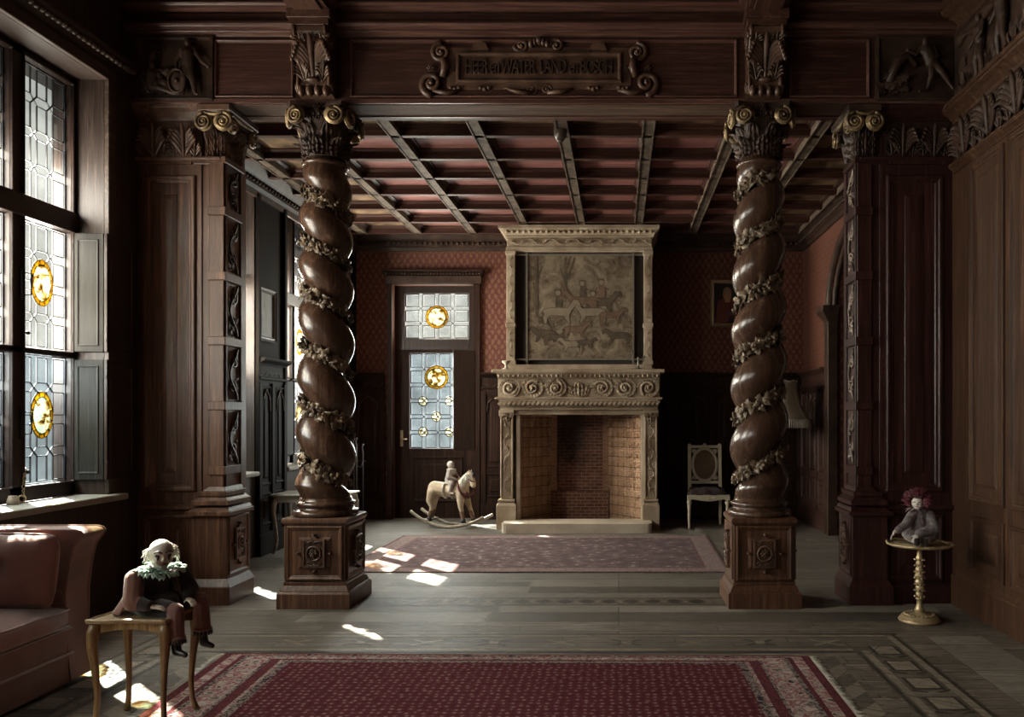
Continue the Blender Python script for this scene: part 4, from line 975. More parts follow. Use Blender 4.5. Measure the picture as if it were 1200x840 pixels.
# ------------------------------------------------------------------ right wall of the front room: panelling
m = MB(); m.M = face_left(XR)        # local x = -Y
RW = wood('right_wall_oak', (0.066,0.031,0.017), (0.130,0.066,0.037), 'Z', 0.5, 1.0, 0.12, 0.2)
y_ = 5.83; 
while y_ > -2.0:
    raised_panel(m, -y_, -(y_-0.53), 0.80, 3.17, 0.0, 0.055, 0.018); raised_panel(m, -y_, -(y_-0.53), 0.30, 0.70, 0.0, 0.05, 0.016)
    y_ -= 0.615
m.M = Matrix.Identity(4)
m.box(XR-0.025, XR, YF, 6.1, 0, 0.20); m.prof_run((XR-0.0,YF,0.20), (XR-0.0,6.1,0.20), (-1,0,0), scaled(OGEED, 0.03, 0.05))
m.prof_run((XR,YF,3.20), (XR,6.1,3.20), (-1,0,0), scaled(OGEE, 0.05, 0.06))
m.prof_run((XR,YF,3.56), (XR,6.1,3.56), (-1,0,0), scaled(OGEE, 0.10, 0.13))
m.prof_run((XR,YF,4.20), (XR,6.1,4.20), (-1,0,0), scaled(OGEE, 0.16, 0.20))
struct('trim_8', m, [RW], 'moulded oak panelling of the right wall in the front room', 'panelling', bevel=0.003)
m = MB(); m.M = face_left(XR); m.box(-6.05, -2.6, 3.26, 3.56, 0, 0.01); acanthus_row(m, -6.03, -2.6, 3.27, 0.285, 9, 0.008, 0.050)
tag(obj('acanthus_frieze', m, CARVD), 'long carved acanthus frieze running along the top of the right wall', 'frieze', 'acanthus friezes')
def ex_f1(e): foliage(e, 2.4, 0.45, 170, seed=11)
def ex_f2(e):
    e.tube([(0.02+k*0.0595, 0.40+0.025*sin(k*0.9), 0.02) for k in range(40)], [0.022+0.014*sin(k*1.7) for k in range(40)], 8)
relief_panel(face_left(XR, 6.0, 3.70), 2.4, 0.48, [dict(x=0.42, y=0.01, s=0.25, j=stand()), dict(x=0.75, y=0.01, s=0.27, j=stand(haL=(0.5,1.5,0.1), elL=(0.42,1.3,0.1))), dict(x=1.12, y=0.01, s=0.26, m=-1, j=stand()), dict(x=1.50, y=0.01, s=0.27, j=stand(haL=(0.5,1.5,0.1))), dict(x=1.9, y=0.0, s=0.27, m=-1, j=stand())], 'long dark carved relief of several figures high on the right wall', [('carved_foliage', ex_f1), ('carved_clouds', ex_f2)], CARVD)

# ------------------------------------------------------------------ inner room: coffered ceiling
ZR, ZPN = 3.75, 3.845
ribs_x = [-0.465+0.709*k for k in range(-4, 5)]; ribs_y = [6.30, 6.917, 7.54, 8.144, 8.745, 9.369, 9.99, 10.60]
rt = thing('ceiling', 'coffered timber ceiling of the inner room with carved ribs and reddish panels', 'ceiling', (0, 8.7, ZR), kind='structure')
m = MB(); xs = [XL]+[x for x in ribs_x if XL+0.2 < x < XR-0.1]+[XR]; ysr = ribs_y+[YB]
for i in range(len(xs)-1):
    for j in range(len(ysr)-1):
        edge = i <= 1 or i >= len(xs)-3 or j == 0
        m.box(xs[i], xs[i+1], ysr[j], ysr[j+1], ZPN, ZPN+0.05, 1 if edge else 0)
        m.M = Matrix(((1,0,0,0),(0,-1,0,0),(0,0,-1,ZPN),(0,0,0,1)))
        m.ring(xs[i]+0.05, xs[i+1]-0.05, -ysr[j+1]+0.025, -ysr[j]-0.025, [(-0.02,0.03),(0.0,0.03),(0.015,0.018),(0.03,0.014),(0.035,0.0)], 2); m.M = Matrix.Identity(4)
tag(obj('coffer_panels', m, [CEILP, CEILG, OAKRX], rt, fix=True), kind='structure')
for x in xs[1:-1]:
    m = MB(); m.box(x-0.045, x+0.045, 6.30, 10.62, ZR+0.004, ZPN)
    for s2 in (-1, 1): m.box(x+s2*0.045-0.006, x+s2*0.045+0.006, 6.30, 10.62, ZR-0.004, ZR+0.03)
    tag(obj('long_rib', m, CEILR, rt), kind='structure')
for y in ribs_y[1:]:
    m = MB(); m.box(XL, XR, y-0.024, y+0.024, ZR+0.012, ZPN); m.box(XL, XR, y-0.030, y+0.030, ZR+0.004, ZR+0.018)
    tag(obj('cross_rib', m, OAKRX, rt, bevel=0.004), kind='structure')
m = MB(); m.box(XL-0.3, XR+0.3, 6.4, YB+0.3, ZPN+0.05, ZPN+0.12); tag(obj('ceiling_boards', m, OAKRX, rt), kind='structure')
m = MB()
for p0, p1, o in (((XL,6.5,3.56),(XL,YB,3.56),(1,0,0)), ((XL,YB,3.62),(XR,YB,3.62),(0,-1,0)), ((XR,YB,3.62),(XR,6.5,3.62),(-1,0,0))):
    h = 0.29 if o[0] == 1 else 0.23
    m.prof_run(p0, p1, o, [(0,0),(0.03,0.0),(0.04,h*0.2),(0.075,h*0.28),(0.08,h*0.52),(0.12,h*0.62),(0.16,h*0.85),(0.22,h*0.88),(0.22,h),(0,h)])
    a, b, oo = Vector(p0), Vector(p1), Vector(o); L = (b-a).length; n = int(L/0.07)
    bead_row(m, a+oo*0.085+Vector((0,0,h*0.42)), b+oo*0.085+Vector((0,0,h*0.42)), 0.02, n, None, (1,1,1.2))
struct('trim_9', m, [CARVD], 'dark carved cornice with a bead row around the inner room', 'cornice')
m = MB(); m.lathe([(0.012,3.66),(0.03,3.668),(0.05,3.70),(0.057,3.745),(0.05,3.79),(0.036,3.82),(0.04,3.83),(0.04,3.845)], 24, (-0.482, 6.76, 0))
tag(obj('ceiling_pendant_boss', m, paint('polished_dark_boss', (0.07,0.05,0.04), 0.2)), 'polished dark turned boss hanging from a ceiling rib behind the long beam', 'ceiling boss')

# ------------------------------------------------------------------ inner room: dado panelling
def dado(M, L, n, name, label, H=1.94, mats=None):
    m = MB(); m.M = M; mats = mats or [DADO, CARVD]
    m.box(0, L, 0, H-0.02, 0, 0.03); m.box(0, L, 0, 0.20, 0.03, 0.055); m.box(0, L, 0.20, 0.225, 0.03, 0.045)
    M0 = m.M; m.M = Matrix.Identity(4); a = M0 @ Vector((0,H-0.03,0.03)); b = M0 @ Vector((L,H-0.03,0.03)); nv = M0.to_3x3() @ Vector((0,0,1))
    m.prof_run(a, b, nv, scaled(OGEE, 0.08, 0.07)); m.prof_run(a-Vector((0,0,0.15)), b-Vector((0,0,0.15)), nv, scaled(TORUS, 0.025, 0.03)); m.M = M0
    w = L/n
    for i in range(n):
        x0, x1 = i*w+0.055, (i+1)*w-0.055
        raised_panel(m, x0, x1, 0.30, 0.62, 0.03, 0.035, 0.014); raised_panel(m, x0, x1, 0.70, 1.70, 0.03, 0.035, 0.014)
        for s2 in (-1, 1):  # little pointed arch head
            xm = (x0+x1)/2; m.tube([(xm+s2*(x1-x0)*0.40, 1.45, 0.04), (xm+s2*(x1-x0)*0.36, 1.57, 0.04), (xm, 1.665, 0.04)], 0.010, 6, 1)
    for i in range(n+1):
        x = min(max(i*w, 0.035), L-0.035); m.box(x-0.032, x+0.032, 0.225, 1.73, 0.03, 0.048)
        arabesque(m, 1.10, 0.05, 0.0, True, 0.075, 0.012, 1, x, 0.62); 
        for e in range(len(m.v)): pass
    arabesque(m, L, 0.09, 0.0, False, 0.12, 0.05, 1, 0, 1.815)
    return struct(name, m, mats, label, 'panelling', bevel=0.002)
dado(face_cam(YB, XL, 0), D0-0.10-XL, 1, 'trim_10', 'dark carved oak dado between the left corner and the garden door')
dado(face_cam(YB, D1+0.10, 0), -1.46-(D1+0.10), 1, 'trim_11', 'dark carved oak dado between the garden door and the fireplace')
dado(face_cam(YB, 0.46, 0), XR-0.46, 5, 'trim_12', 'dark carved oak dado behind the ivory chair')
DR = wood('reddish_dado_oak', (0.062,0.027,0.020), (0.115,0.056,0.044), 'Z', 0.4)
dado(face_left(XR, YB, 0), YB-A1-0.12, 3, 'trim_13', 'reddish oak dado on the right wall between corner and arched doorway', 1.94, [DR, CARV])
dado(face_left(XR, A0-0.12, 0), A0-0.12-6.5, 2, 'trim_14', 'dark oak dado on the right wall before the arched doorway')
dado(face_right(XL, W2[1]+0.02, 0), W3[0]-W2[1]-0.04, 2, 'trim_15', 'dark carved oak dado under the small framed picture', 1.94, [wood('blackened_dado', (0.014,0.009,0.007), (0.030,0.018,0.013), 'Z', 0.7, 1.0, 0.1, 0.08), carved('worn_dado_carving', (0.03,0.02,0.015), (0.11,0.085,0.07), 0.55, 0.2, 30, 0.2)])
dado(face_right(XL, W3[1]+0.05, 0), YB-W3[1]-0.05, 2, 'trim_16', 'dark oak dado in the far left corner')
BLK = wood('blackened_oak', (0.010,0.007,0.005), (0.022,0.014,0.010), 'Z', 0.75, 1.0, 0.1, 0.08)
m = MB()                                              # upper left wall cladding, stiles by the windows
for a, b in ((W2[1]+0.01, W3[0]-0.01), (W3[1]+0.01, YB), (6.5, W2[0]-0.01)):
    m.M = face_right(XL); m.box(a, b, 1.95, 3.6, 0, 0.012); m.box(a, a+0.05, 0.85, 3.6, 0, 0.045); m.box(b-0.05, b, 0.85, 3.6, 0, 0.045); arabesque(m, 1.5, 0.05, 0.0, True, 0.08, 0.05, None, a+0.025, 2.0)
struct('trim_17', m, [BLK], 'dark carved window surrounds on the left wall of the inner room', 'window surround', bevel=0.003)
# arched doorway surround on the right
m = MB()
pts = [(A0-0.05, 0.0)]+[(yc-(hw+0.05)*cos(pi*k/20), AS+(AT-AS+0.05)*sin(pi*k/20)) for k in range(21)]+[(A1+0.05, 0.0)]
m.tube([(XR-0.015, a, b) for a, b in pts], 0.05, 8)
m.tube([(XR+0.03, a+(0.06 if a < yc else -0.06), b-0.03) for a, b in pts], 0.03, 8)
for y in (A0-0.02, A1+0.02):
    m.box(XR-0.06, XR+0.05, y-0.09, y+0.09, 0, 2.55); m.frustum((XR-0.06,XR+0.05,y-0.09,y+0.09,2.50),(XR-0.14,XR+0.05,y-0.17,y+0.17,2.62)); m.box(XR-0.14, XR+0.05, y-0.17, y+0.17, 2.62, 2.68)
struct('trim_18', m, [CARVD], 'dark carved arch surround of the doorway on the right', 'doorway surround', bevel=0.004)
# ------------------------------------------------------------------ garden door in the rear wall
YD = YB+0.14
r = thing('door_1', 'glazed garden door with stained roundels and dark carved surround left of the fireplace', 'door', ((D0+D1)/2, YB, 0), kind='structure')
m = MB(); m.M = face_cam(YB)
a0, a1, ht = PX(455,YB), PX(563,YB), PZ(333,YB)
for a, b in ((a0, D0), (D1, a1)):
    m.box(a, b, 0, ht, -0.02, 0.05); arabesque(m, 1.1, 0.055, 0.0, True, 0.08, 0.055, 1, (a+b)/2, 2.02)
m.box(a0, a1, DT, ht, -0.02, 0.05); m.box(a0-0.02, a1+0.02, ht, ht+0.10, -0.02, 0.07, 1)
arabesque(m, a1-a0, 0.09, 0.0, False, 0.12, 0.07, 1, a0, ht+0.05)
m.M = Matrix.Identity(4)
m.prof_run((a0-0.05,YB,ht+0.10), (a1+0.05,YB,ht+0.10), (0,-1,0), scaled(OGEE, 0.13, 0.08)); bead_row(m, (a0-0.03,YB-0.10,ht+0.125), (a1+0.03,YB-0.10,ht+0.125), 0.018, 30, 1)
tag(obj('door_surround', m, [DADO, CARVD], r, bevel=0.003), 'dark carved surround', kind='structure')
m = MB()
gx0, gx1, gz0, gz1 = PX(475,YD), PX(549.5,YD), PZ(397,YD), PZ(344,YD)
hx0, hx1, hz0, hz1 = PX(481,YD), PX(546,YD), PZ(525,YD), PZ(414,YD)
def fr4(x0, x1, z0, z1, X0, X1, Z0, Z1, y0, y1):
    m.box(X0, x0, y0, y1, Z0, Z1); m.box(x1, X1, y0, y1, Z0, Z1); m.box(x0, x1, y0, y1, Z0, z0); m.box(x0, x1, y0, y1, z1, Z1)
fr4(gx0, gx1, gz0, gz1, D0, D1, 2.30, DT, YD-0.03, YD+0.04)
tag(obj('transom_frame', m, FRAMEM, r, bevel=0.005), kind='structure')
m = MB(); fr4(hx0, hx1, hz0, hz1, D0, D1, 0.0, 2.30, YD-0.03, YD+0.03)
m.M = face_cam(YD-0.03); raised_panel(m, PX(484,YD), PX(543,YD), 0.22, 0.84, 0.0, 0.05, 0.016)
m.ring(hx0-0.02, hx1+0.02, hz0-0.02, hz1+0.02, [(0,0),(0.003,0.014),(0.016,0.014),(0.02,0)])
m.M = Matrix.Identity(4); lf = tag(obj('door_leaf', m, DADO, r, bevel=0.004), kind='structure')
m = MB(); m.lathe([(0.012,-0.04),(0.012,0.0),(0.006,0.02)], 10, (D0+0.09,YD-0.05,1.08)); m.tube([(D0+0.09,YD-0.03,1.08),(D0+0.09,YD-0.075,1.08),(D0+0.17,YD-0.08,1.08)], 0.009, 8); m.box(D0+0.07,D0+0.11,YD-0.036,YD-0.03,0.98,1.2)
obj('door_handle', m, BRASS, lf)
cxm = (gx0+gx1)/2
leaded(r, face_cam(YD), gx0, gx1, gz0, gz1, 4, 3, 0.012, (cxm, (gz0+gz1)/2-0.01, 0.155, 0.155), GLASS, 0.055, (), 0.012)
hw2 = hx1-hx0
leaded(r, face_cam(YD), hx0, hx1, hz0, hz1, 4, 6, 0.010, (PX(511.5,YD), PZ(442,YD), 0.16, 0.16), GLASSB, 0.05,
       [(PX(x,YD), PZ(y,YD), 0.066) for x, y in ((496,470),(527,470),(511.5,488),(496,506),(527,506))], 0.012)
shutter(r, ((PX(556,YB), YB-0.03), (PX(533,YB), YB-0.13)), PZ(527,YB), PZ(411,YB), FRAMEM, 0.03, 'dark shutter leaf standing half over the glass')

# ------------------------------------------------------------------ fireplace
YH = 10.1
def fx(px): return PX(px, YH)
def fz(py): return PZ(py, YH)
r = thing('fireplace', 'large carved sandstone fireplace with brick firebox and tall overmantel', 'fireplace', (-0.46, 10.3, 0))
m = MB(); pts = [(-1.40,10.22),(-1.40,9.80)]+[(-1.34+0.06*-cos(q), 9.80-0.06*sin(q)) for q in (pi/6,pi/3,pi/2)]+[(0.34+0.06*cos(q), 9.80-0.06*sin(q)) for q in (pi/2,pi/3,pi/6)]+[(0.40,9.80),(0.40,10.22)]
m.prism(pts, 0, 0.115); tag(obj('hearth_kerb', m, STONEL, r, bevel=0.012, seg=2), 'pale limestone hearth kerb')
for nm, (xa, xb) in (('l', (583, 604.5)), ('r', (753.5, 772))):
    xa, xb = fx(xa), fx(xb); c = (xa+xb)/2
    m = MB(); m.box(xa-0.01, xb+0.01, YH-0.04, YH+0.3, 0, 0.30); m.frustum((xa-0.01,xb+0.01,YH-0.04,YH+0.3,0.30),(xa+0.02,xb-0.02,YH-0.01,YH+0.3,0.34)); m.box(xa+0.005, xb-0.005, YH-0.03, YH+0.3, 0.34, 0.37)
    m.box(c-0.075, c+0.075, YH+0.02, YH+0.3, 0.37, 1.47)
    for s2 in (-1, 1): m.box(c+s2*0.068-0.012, c+s2*0.068+0.012, YH, YH+0.3, 0.40, 1.40)
    m.box(c-0.095, c+0.095, YH-0.03, YH+0.3, 1.43, 1.47)
    jb = obj('jamb', m, STONE, r, bevel=0.006)
    m = MB(); m.M = face_cam(YH+0.02); arabesque(m, 0.92, 0.11, 0.0, True, 0.13, 0.034, None, c, 0.42)
    acanthus(m, c, 1.33, 0.13, 0.11, 0.0, 0.05, 0.9, 3)
    for s2 in (-1, 1): spiral(m, c+s2*0.06, 1.41, 0.035, 1.7, 0.26, pi/2, -s2, 0.03, 0.5, 24, 5)
    obj('jamb_carving', m, STONE, jb)
    xi = fx(604.5) if nm == 'l' else fx(751); xj = xi+0.055 if nm == 'l' else xi
    m = MB(); m.box(xi, xi+0.05, YH+0.04, YH+0.32, 0.05, 1.47); obj('inner_jamb', m, STONEL, r, bevel=0.004)
m = MB(); X0, X1 = fx(584), fx(773)
m.box(fx(600), fx(757), YH+0.03, YH+0.32, 1.41, 1.50); m.box(fx(586), fx(771), YH-0.02, YH+0.32, 1.47, 1.50)
m.prof_run((fx(586),YH,1.50), (fx(771),YH,1.50), (0,-1,0), scaled(OGEE, 0.10, 0.10)); m.box(X0-0.03, X1+0.03, YH-0.11, YH+0.32, 1.60, 1.625)
m.box(X0, X1, YH-0.03, YH+0.32, 1.625, 1.86)
m.prof_run((X0,YH-0.03,1.85), (X1,YH-0.03,1.85), (0,-1,0), scaled(OGEE, 0.12, 0.085)); m.box(fx(578.5), fx(778), YH-0.17, YH+0.32, 1.925, 1.965)
mt = obj('mantel', m, STONE, r, bevel=0.006)
m = MB(); m.M = face_cam(YH-0.03); L = X1-X0
for k in range(7):
    c = X0+L*(k+0.5)/7; q = L/7*0.5
    if k == 3: acanthus(m, c, 1.64, 0.18, 0.19, 0.0, 0.04, 0.5, 4); [acanthus(m, c+s2*0.07, 1.64, 0.10, 0.14, 0.0, 0.03, 0.5, 3, lean=s2*0.3) for s2 in (-1,1)]; continue
    spiral(m, c, 1.742, 0.100, 1.6, 0.22, k*0.7, 1 if k%2 else -1, 0.0, 0.50, 34, 6); rosette(m, c, 1.742, 0.05, 0.014, 6)
    for j in range(16):
        a = 2*pi*j/16+0.3; leaf(m, (c+0.100*cos(a), 1.742+0.090*sin(a), 0.012), (cos(a+1.2), sin(a+1.2), 0.45), (0,0,1), 0.06, 0.026, 0.5)
    m.tube([(c+q*(t-0.5)*2, 1.742+0.085*sin(2*pi*t), 0.012) for t in (0,.125,.25,.375,.5,.625,.75,.875,1)], 0.009, 5)
m.M = Matrix.Identity(4)
for k in range(34):     # egg and leaf rows under the shelves
    m.ell((X0+L*(k+0.5)/34, YH-0.105, 1.895), (0.018,0.02,0.028), 7, 5)
    m.bar((X0+L*(k+0.2)/34, YH-0.085, 1.535), (X0+L*(k+0.9)/34, YH-0.085, 1.580), 0.018, 0.03)
obj('carved_frieze', m, STONE, mt)
# firebox
def bricks(name, c1, c2, mortar, bw, bh, soot=False, relief=False):
    t = NT(name); tc = t.node('ShaderNodeTexCoord'); sp = t.node('ShaderNodeSeparateXYZ', {0: tc.outputs['Object']})
    u = t.math('SUBTRACT', t.math('MULTIPLY', sp.outputs[1], 0.8), t.math('ABSOLUTE', t.math('ADD', sp.outputs[0], 0.4985))) if relief else t.math('ADD', sp.outputs[0], sp.outputs[1])
    cb = t.node('ShaderNodeCombineXYZ', {0: u, 1: sp.outputs[2]}).outputs[0]
    br = t.node('ShaderNodeTexBrick', {'Vector': cb, 'Color1': (*c1,1), 'Color2': (*c2,1), 'Mortar': (*mortar,1), 'Scale': 1.0, 'Mortar Size': 0.005, 'Mortar Smooth': 0.3, 'Brick Width': bw, 'Row Height': bh})
    if relief: br.offset = 0.0
    n = t.noise(tc.outputs['Object'], 9, 5); f = t.noise(tc.outputs['Object'], 60, 3)
    col = t.mix(t.math('MULTIPLY', n, 0.7), br.outputs['Color'], tuple(q*0.45 for q in c1))
    if relief:
        k = 2*pi/bw; a = t.math('COSINE', t.math('MULTIPLY', u, k*2)); b = t.math('COSINE', t.math('MULTIPLY', sp.outputs[2], 2*pi/bh*1.5))
        n2 = t.noise(tc.outputs['Object'], 26, 3, 0.5, 1.0)
        h = t.math('SUBTRACT', t.math('ADD', t.math('MULTIPLY', t.math('MULTIPLY', a, b), 0.25), n2), t.math('MULTIPLY', br.outputs['Fac'], 1.2)); t.bump(h, 0.6, 0.008)
    else:
        t.bump(t.math('SUBTRACT', f, br.outputs['Fac']), 0.5, 0.008)
        if soot:   # soot stain climbing the flue side of the firebox back
            a = t.node('ShaderNodeMapRange', {0: t.math('ADD', sp.outputs[2], t.math('MULTIPLY', n, 0.9)), 1: 0.95, 2: 1.45, 3: 0.0, 4: 1.0}).outputs[0]
            b = t.node('ShaderNodeMapRange', {0: t.math('ADD', t.math('ABSOLUTE', t.math('ADD', sp.outputs[0], 0.62)), t.math('MULTIPLY', n, 0.25)), 1: 0.22, 2: 0.42, 3: 0.88, 4: 0.25}).outputs[0]
            col = t.mix(t.math('MULTIPLY', a, b), col, (0.018,0.014,0.012))
    return t.set(col, 0.8, 0, 0.2)
BRK = bricks('old_firebrick', (0.20,0.082,0.056), (0.33,0.145,0.100), (0.48,0.39,0.31), 0.115, 0.043, True)
TERR = bricks('terracotta_relief_tiles', (0.44,0.27,0.165), (0.60,0.40,0.27), (0.12,0.07,0.045), 0.15, 0.125, relief=True)
EDGE = bricks('edge_bricks', (0.34,0.18,0.115), (0.44,0.25,0.16), (0.45,0.35,0.26), 0.10, 0.055)
yb_, yf_ = 10.72, YH+0.08
xl0, xl1, xr0, xr1 = fx(606), PX(646,yb_), PX(713,yb_), fx(751)
m = MB()
m.box(xl1-0.02, xr1-0.3+0.1, yb_+0.06, yb_+0.25, 0.0, 1.6, 0); m.box(xl1, xr0, yb_-0.05, yb_+0.1, 0.0, 0.42, 0)
fb = obj('firebox_back', m, [BRK], r)
for xa, xb in ((xl0, xl1), (xr1, xr0)):
    m = MB(); s2 = 1 if xa < xb else -1; th = 0.06
    m.prism([(xa,yf_),(xb,yb_),(xb-s2*th,yb_+th*2),(xa-s2*th,yf_+th)], 0.0, 1.6)
    dv = Vector((xb-xa, yb_-yf_, 0)); o0 = Vector((xa, yf_, 0)); nv = Vector((dv.y*s2, -dv.x*s2, 0)).normalized()
    if s2 > 0: m.M = frame_M(o0, dv, (0,0,1))
    else: m.M = frame_M(Vector((xb, yb_, 0)), -dv, (0,0,1))
    rt_ = random.Random(3); Lc = dv.length
    for i in range(5):
        for j in range(11):
            w_ = Lc/5; x_, z_ = w_*(i+0.5), 0.06+0.128*(j+0.5); k = rt_.choice((0,1,2))
            m.ring(x_-w_*0.46, x_+w_*0.46, z_-0.058, z_+0.058, [(0,0),(0.003,0.009),(0.012,0.009),(0.016,0)])
            if k == 0: rosette(m, x_, z_, 0.032, 0.0, 6)
            elif k == 1: spiral(m, x_, z_, 0.036, 1.6, 0.26, 0, 1, 0, 0.35, 18, 5)
            else: m.prism([(x_-0.034,z_),(x_,z_-0.036),(x_+0.034,z_),(x_,z_+0.036)], 0, 0.009); m.ell((x_,z_,0.009), 0.012, 7, 5)
    m.M = Matrix.Identity(4)
    tag(obj('tiled_cheek', m, TERR, fb), 'relief tiled cheek wall')
    m = MB(); xc = xb; m.box(xc, xc+s2*0.075, yb_-0.005, yb_+0.15, 0.42, 1.6); tag(obj('brick_pier', m, EDGE, fb), 'paler brick edge')
m = MB(); m.box(fx(600), fx(757), YH+0.2, yb_+0.2, 0.0, 0.045); obj('firebox_floor', m, carved('sooty_stone', (0.07,0.06,0.05), (0.16,0.13,0.10), 0.9), r)
m = MB(); m.box(fx(600), fx(757), YH+0.33, yb_+0.3, 1.48, 1.62); m.box(fx(590)+0.02, fx(604), YH+0.3, 11.1, 0, 1.9); m.box(fx(753), fx(768)-0.02, YH+0.3, 11.1, 0, 1.9); obj('chimney_walls', m, PLAST, r)
# overmantel
YO = 10.18
def ox(px): return PX(px, YO)
m = MB(); m.box(ox(596), ox(761), YO+0.10, 11.1, 1.965, 3.45, 1); m.box(ox(594), ox(764), YO-0.04, YO+0.3, 1.965, 2.035, 0); m.box(ox(592), ox(766), YO-0.05, YO+0.1, 1.965, 1.985, 0)
for xa, xb in ((593.5, 603.5), (754.5, 764.5)):
    a, b = ox(xa), ox(xb); m.box(a, b, YO, 11.1, 2.035, 3.45, 0)
    for z in (2.035, 2.50, 3.40): m.box(a-0.012, b+0.012, YO-0.02, YO+0.3, z, z+0.05, 0)
m.box(ox(593), ox(765), YO-0.0, 11.1, 3.44, 3.50, 0); m.box(ox(594), ox(764), YO+0.01, 11.1, 3.50, 3.62, 0)
ze = 3.62; m.box(ox(592), ox(766), YO-0.03, 11.1, 3.615, 3.635, 0)
om = obj('overmantel', m, [STONE, paint('dark_recess_board', (0.03,0.022,0.018), 0.8)], r, bevel=0.005)
m = MB(); a, b = ox(592), ox(766); pr = [(0,0),(0.03,0.0),(0.05,0.03),(0.10,0.05),(0.11,0.07),(0.14,0.075),(0.15,0.11),(0,0.11)]
m.frustum((a,b,YO-0.03,11.1,3.635),(a-0.06,b+0.06,YO-0.11,11.1,3.70)); m.box(a-0.07, b+0.07, YO-0.13, 11.1, 3.70, 3.745)
cr = obj('overmantel_cornice', m, STONE, r, bevel=0.004)
m = MB(); m.M = face_cam(YO+0.01); arabesque(m, ox(764)-ox(594), 0.115, 0.0, False, 0.14, 0.038, None, ox(594), 3.56); m.M = Matrix.Identity(4)
for k in range(26): m.ell((a+(b-a)*(k+0.5)/26, YO-0.085, 3.668), (0.028,0.02,0.024), 7, 5)
m.M = face_cam(YO)
for xa, xb in ((593.5, 603.5), (754.5, 764.5)): arabesque(m, 0.84, 0.07, 0.0, True, 0.10, 0.018, None, (ox(xa)+ox(xb))/2, 2.56); arabesque(m, 0.38, 0.07, 0.0, True, 0.10, 0.018, None, (ox(xa)+ox(xb))/2, 2.10)
obj('carved_ornament', m, STONE, om)
# tapestry on its rods
YT = YO+0.055
r2 = thing('tapestry', 'brownish woven hunting tapestry on a rod frame above the mantel', 'tapestry', (ox(680), YT, 2.75))
def tapmat():
    t = NT('old_woven_tapestry'); v = t.coord(); n = t.noise(v, 5, 6, 0.7, 0.8); f = t.noise(t.coord((90,90,420)), 2, 2)
    col = t.ramp(n, [(0.34, (0.06,0.045,0.032)), (0.46, (0.15,0.115,0.080)), (0.56, (0.22,0.175,0.122)), (0.68, (0.31,0.25,0.175))])
    t.bump(f, 0.3, 0.003); return t.set(col, 0.95, 0, 0.1)
m = MB(); tx0, tx1, tz0, tz1 = PX(618,YT), PX(741.5,YT), PZ(420,YT), PZ(299,YT)
m.box(tx0, tx1, YT, YT+0.008, tz0, tz1); cl = obj('woven_cloth', m, tapmat(), r2)
DKT = cloth('dark_tapestry_wool', (0.060,0.044,0.030), (0.115,0.085,0.058), 0.95, 80, 0.1); LTT = cloth('pale_tapestry_wool', (0.175,0.138,0.094), (0.255,0.208,0.148), 0.95, 80, 0.1); RDT = cloth('russet_tapestry_wool', (0.12,0.075,0.050), (0.18,0.115,0.078), 0.95, 80, 0.1)
m = MB(); TW, THh = tx1-tx0, tz1-tz0; tz = [0.0]
def blob(pts, mat, h=None):
    q = [(tx0+x*TW, tz0+y*THh) for x, y in pts]; cx_ = sum(p[0] for p in q)/len(q); cy_ = sum(p[1] for p in q)/len(q)
    for gr_, mt_ in ((0.006, 3), (0.0, mat)):
        if gr_ and len(q) < 7: continue
        tz[0] += 0.00001; pp = []
        for i, p in enumerate(q):
            a_, b_ = Vector(q[i-1]), Vector(q[(i+1) % len(q)]); t_ = (b_-a_).normalized() if (b_-a_).length > 1e-9 else Vector((1,0)); n_ = Vector((t_.y, -t_.x))
            ar = sum(q[k-1][0]*q[k][1]-q[k][0]*q[k-1][1] for k in range(len(q))); n_ *= 1 if ar > 0 else -1
            pp.append((p[0]+n_.x*gr_, p[1]+n_.y*gr_, 0.0012+tz[0]))
        m.add(pp, [tuple(f) for f in tessellate_polygon([[Vector(v) for v in pp]])], False, mt_)
m.M = face_cam(YT)
def trunk(x, y0, y1, w, branches):
    blob([(x-w,y0),(x+w,y0),(x+w*0.6,y1),(x-w*0.6,y1)], 0)
    for (ya, dx, yb2) in branches: blob([(x-w*.4,ya),(x+w*.4,ya),(x+dx+0.006,yb2),(x+dx-0.006,yb2)], 0)
rn = random.Random(5)
for k in range(260):
    x, y = rn.random(), rn.random(); y = y*0.45 if k % 3 else y; s = rn.uniform(.006,.015); x = min(.96,max(.03,x)); y = min(.96, max(.03,y))
    blob([(x+s*rn.uniform(.5,1)*cos(q), y+s*rn.uniform(.4,.8)*sin(q)) for q in (0,1,2,3,4,5)], rn.choice((2,2,1,1)))
trunk(0.09, 0.40, 1.0, 0.014, [(0.75,0.05,0.9),(0.6,-0.04,0.74)]); trunk(0.36, 0.55, 0.98, 0.014, [(0.74,0.09,0.97),(0.72,-0.05,0.88),(0.84,0.05,0.99)])
def beast(x, y, s, f, mat, neck=0.35):
    P_ = [(-.5,.42),(-.56,.2),(-.5,0),(-.44,0),(-.42,.2),(-.3,.32),(.18,.30),(.24,.15),(.34,0),(.40,0),(.34,.3),(.44,.5),(.62,.62+neck*.3),(.72,.52+neck*.3),(.76,.6+neck*.3),(.66,.78+neck*.3),(.52,.80+neck*.3),(.3,.62),(-.35,.62),(-.52,.55),(-.66,.35),(-.62,.5)]
    blob([(x+f*a*s, y+b*s*0.9) for a, b in P_], mat)
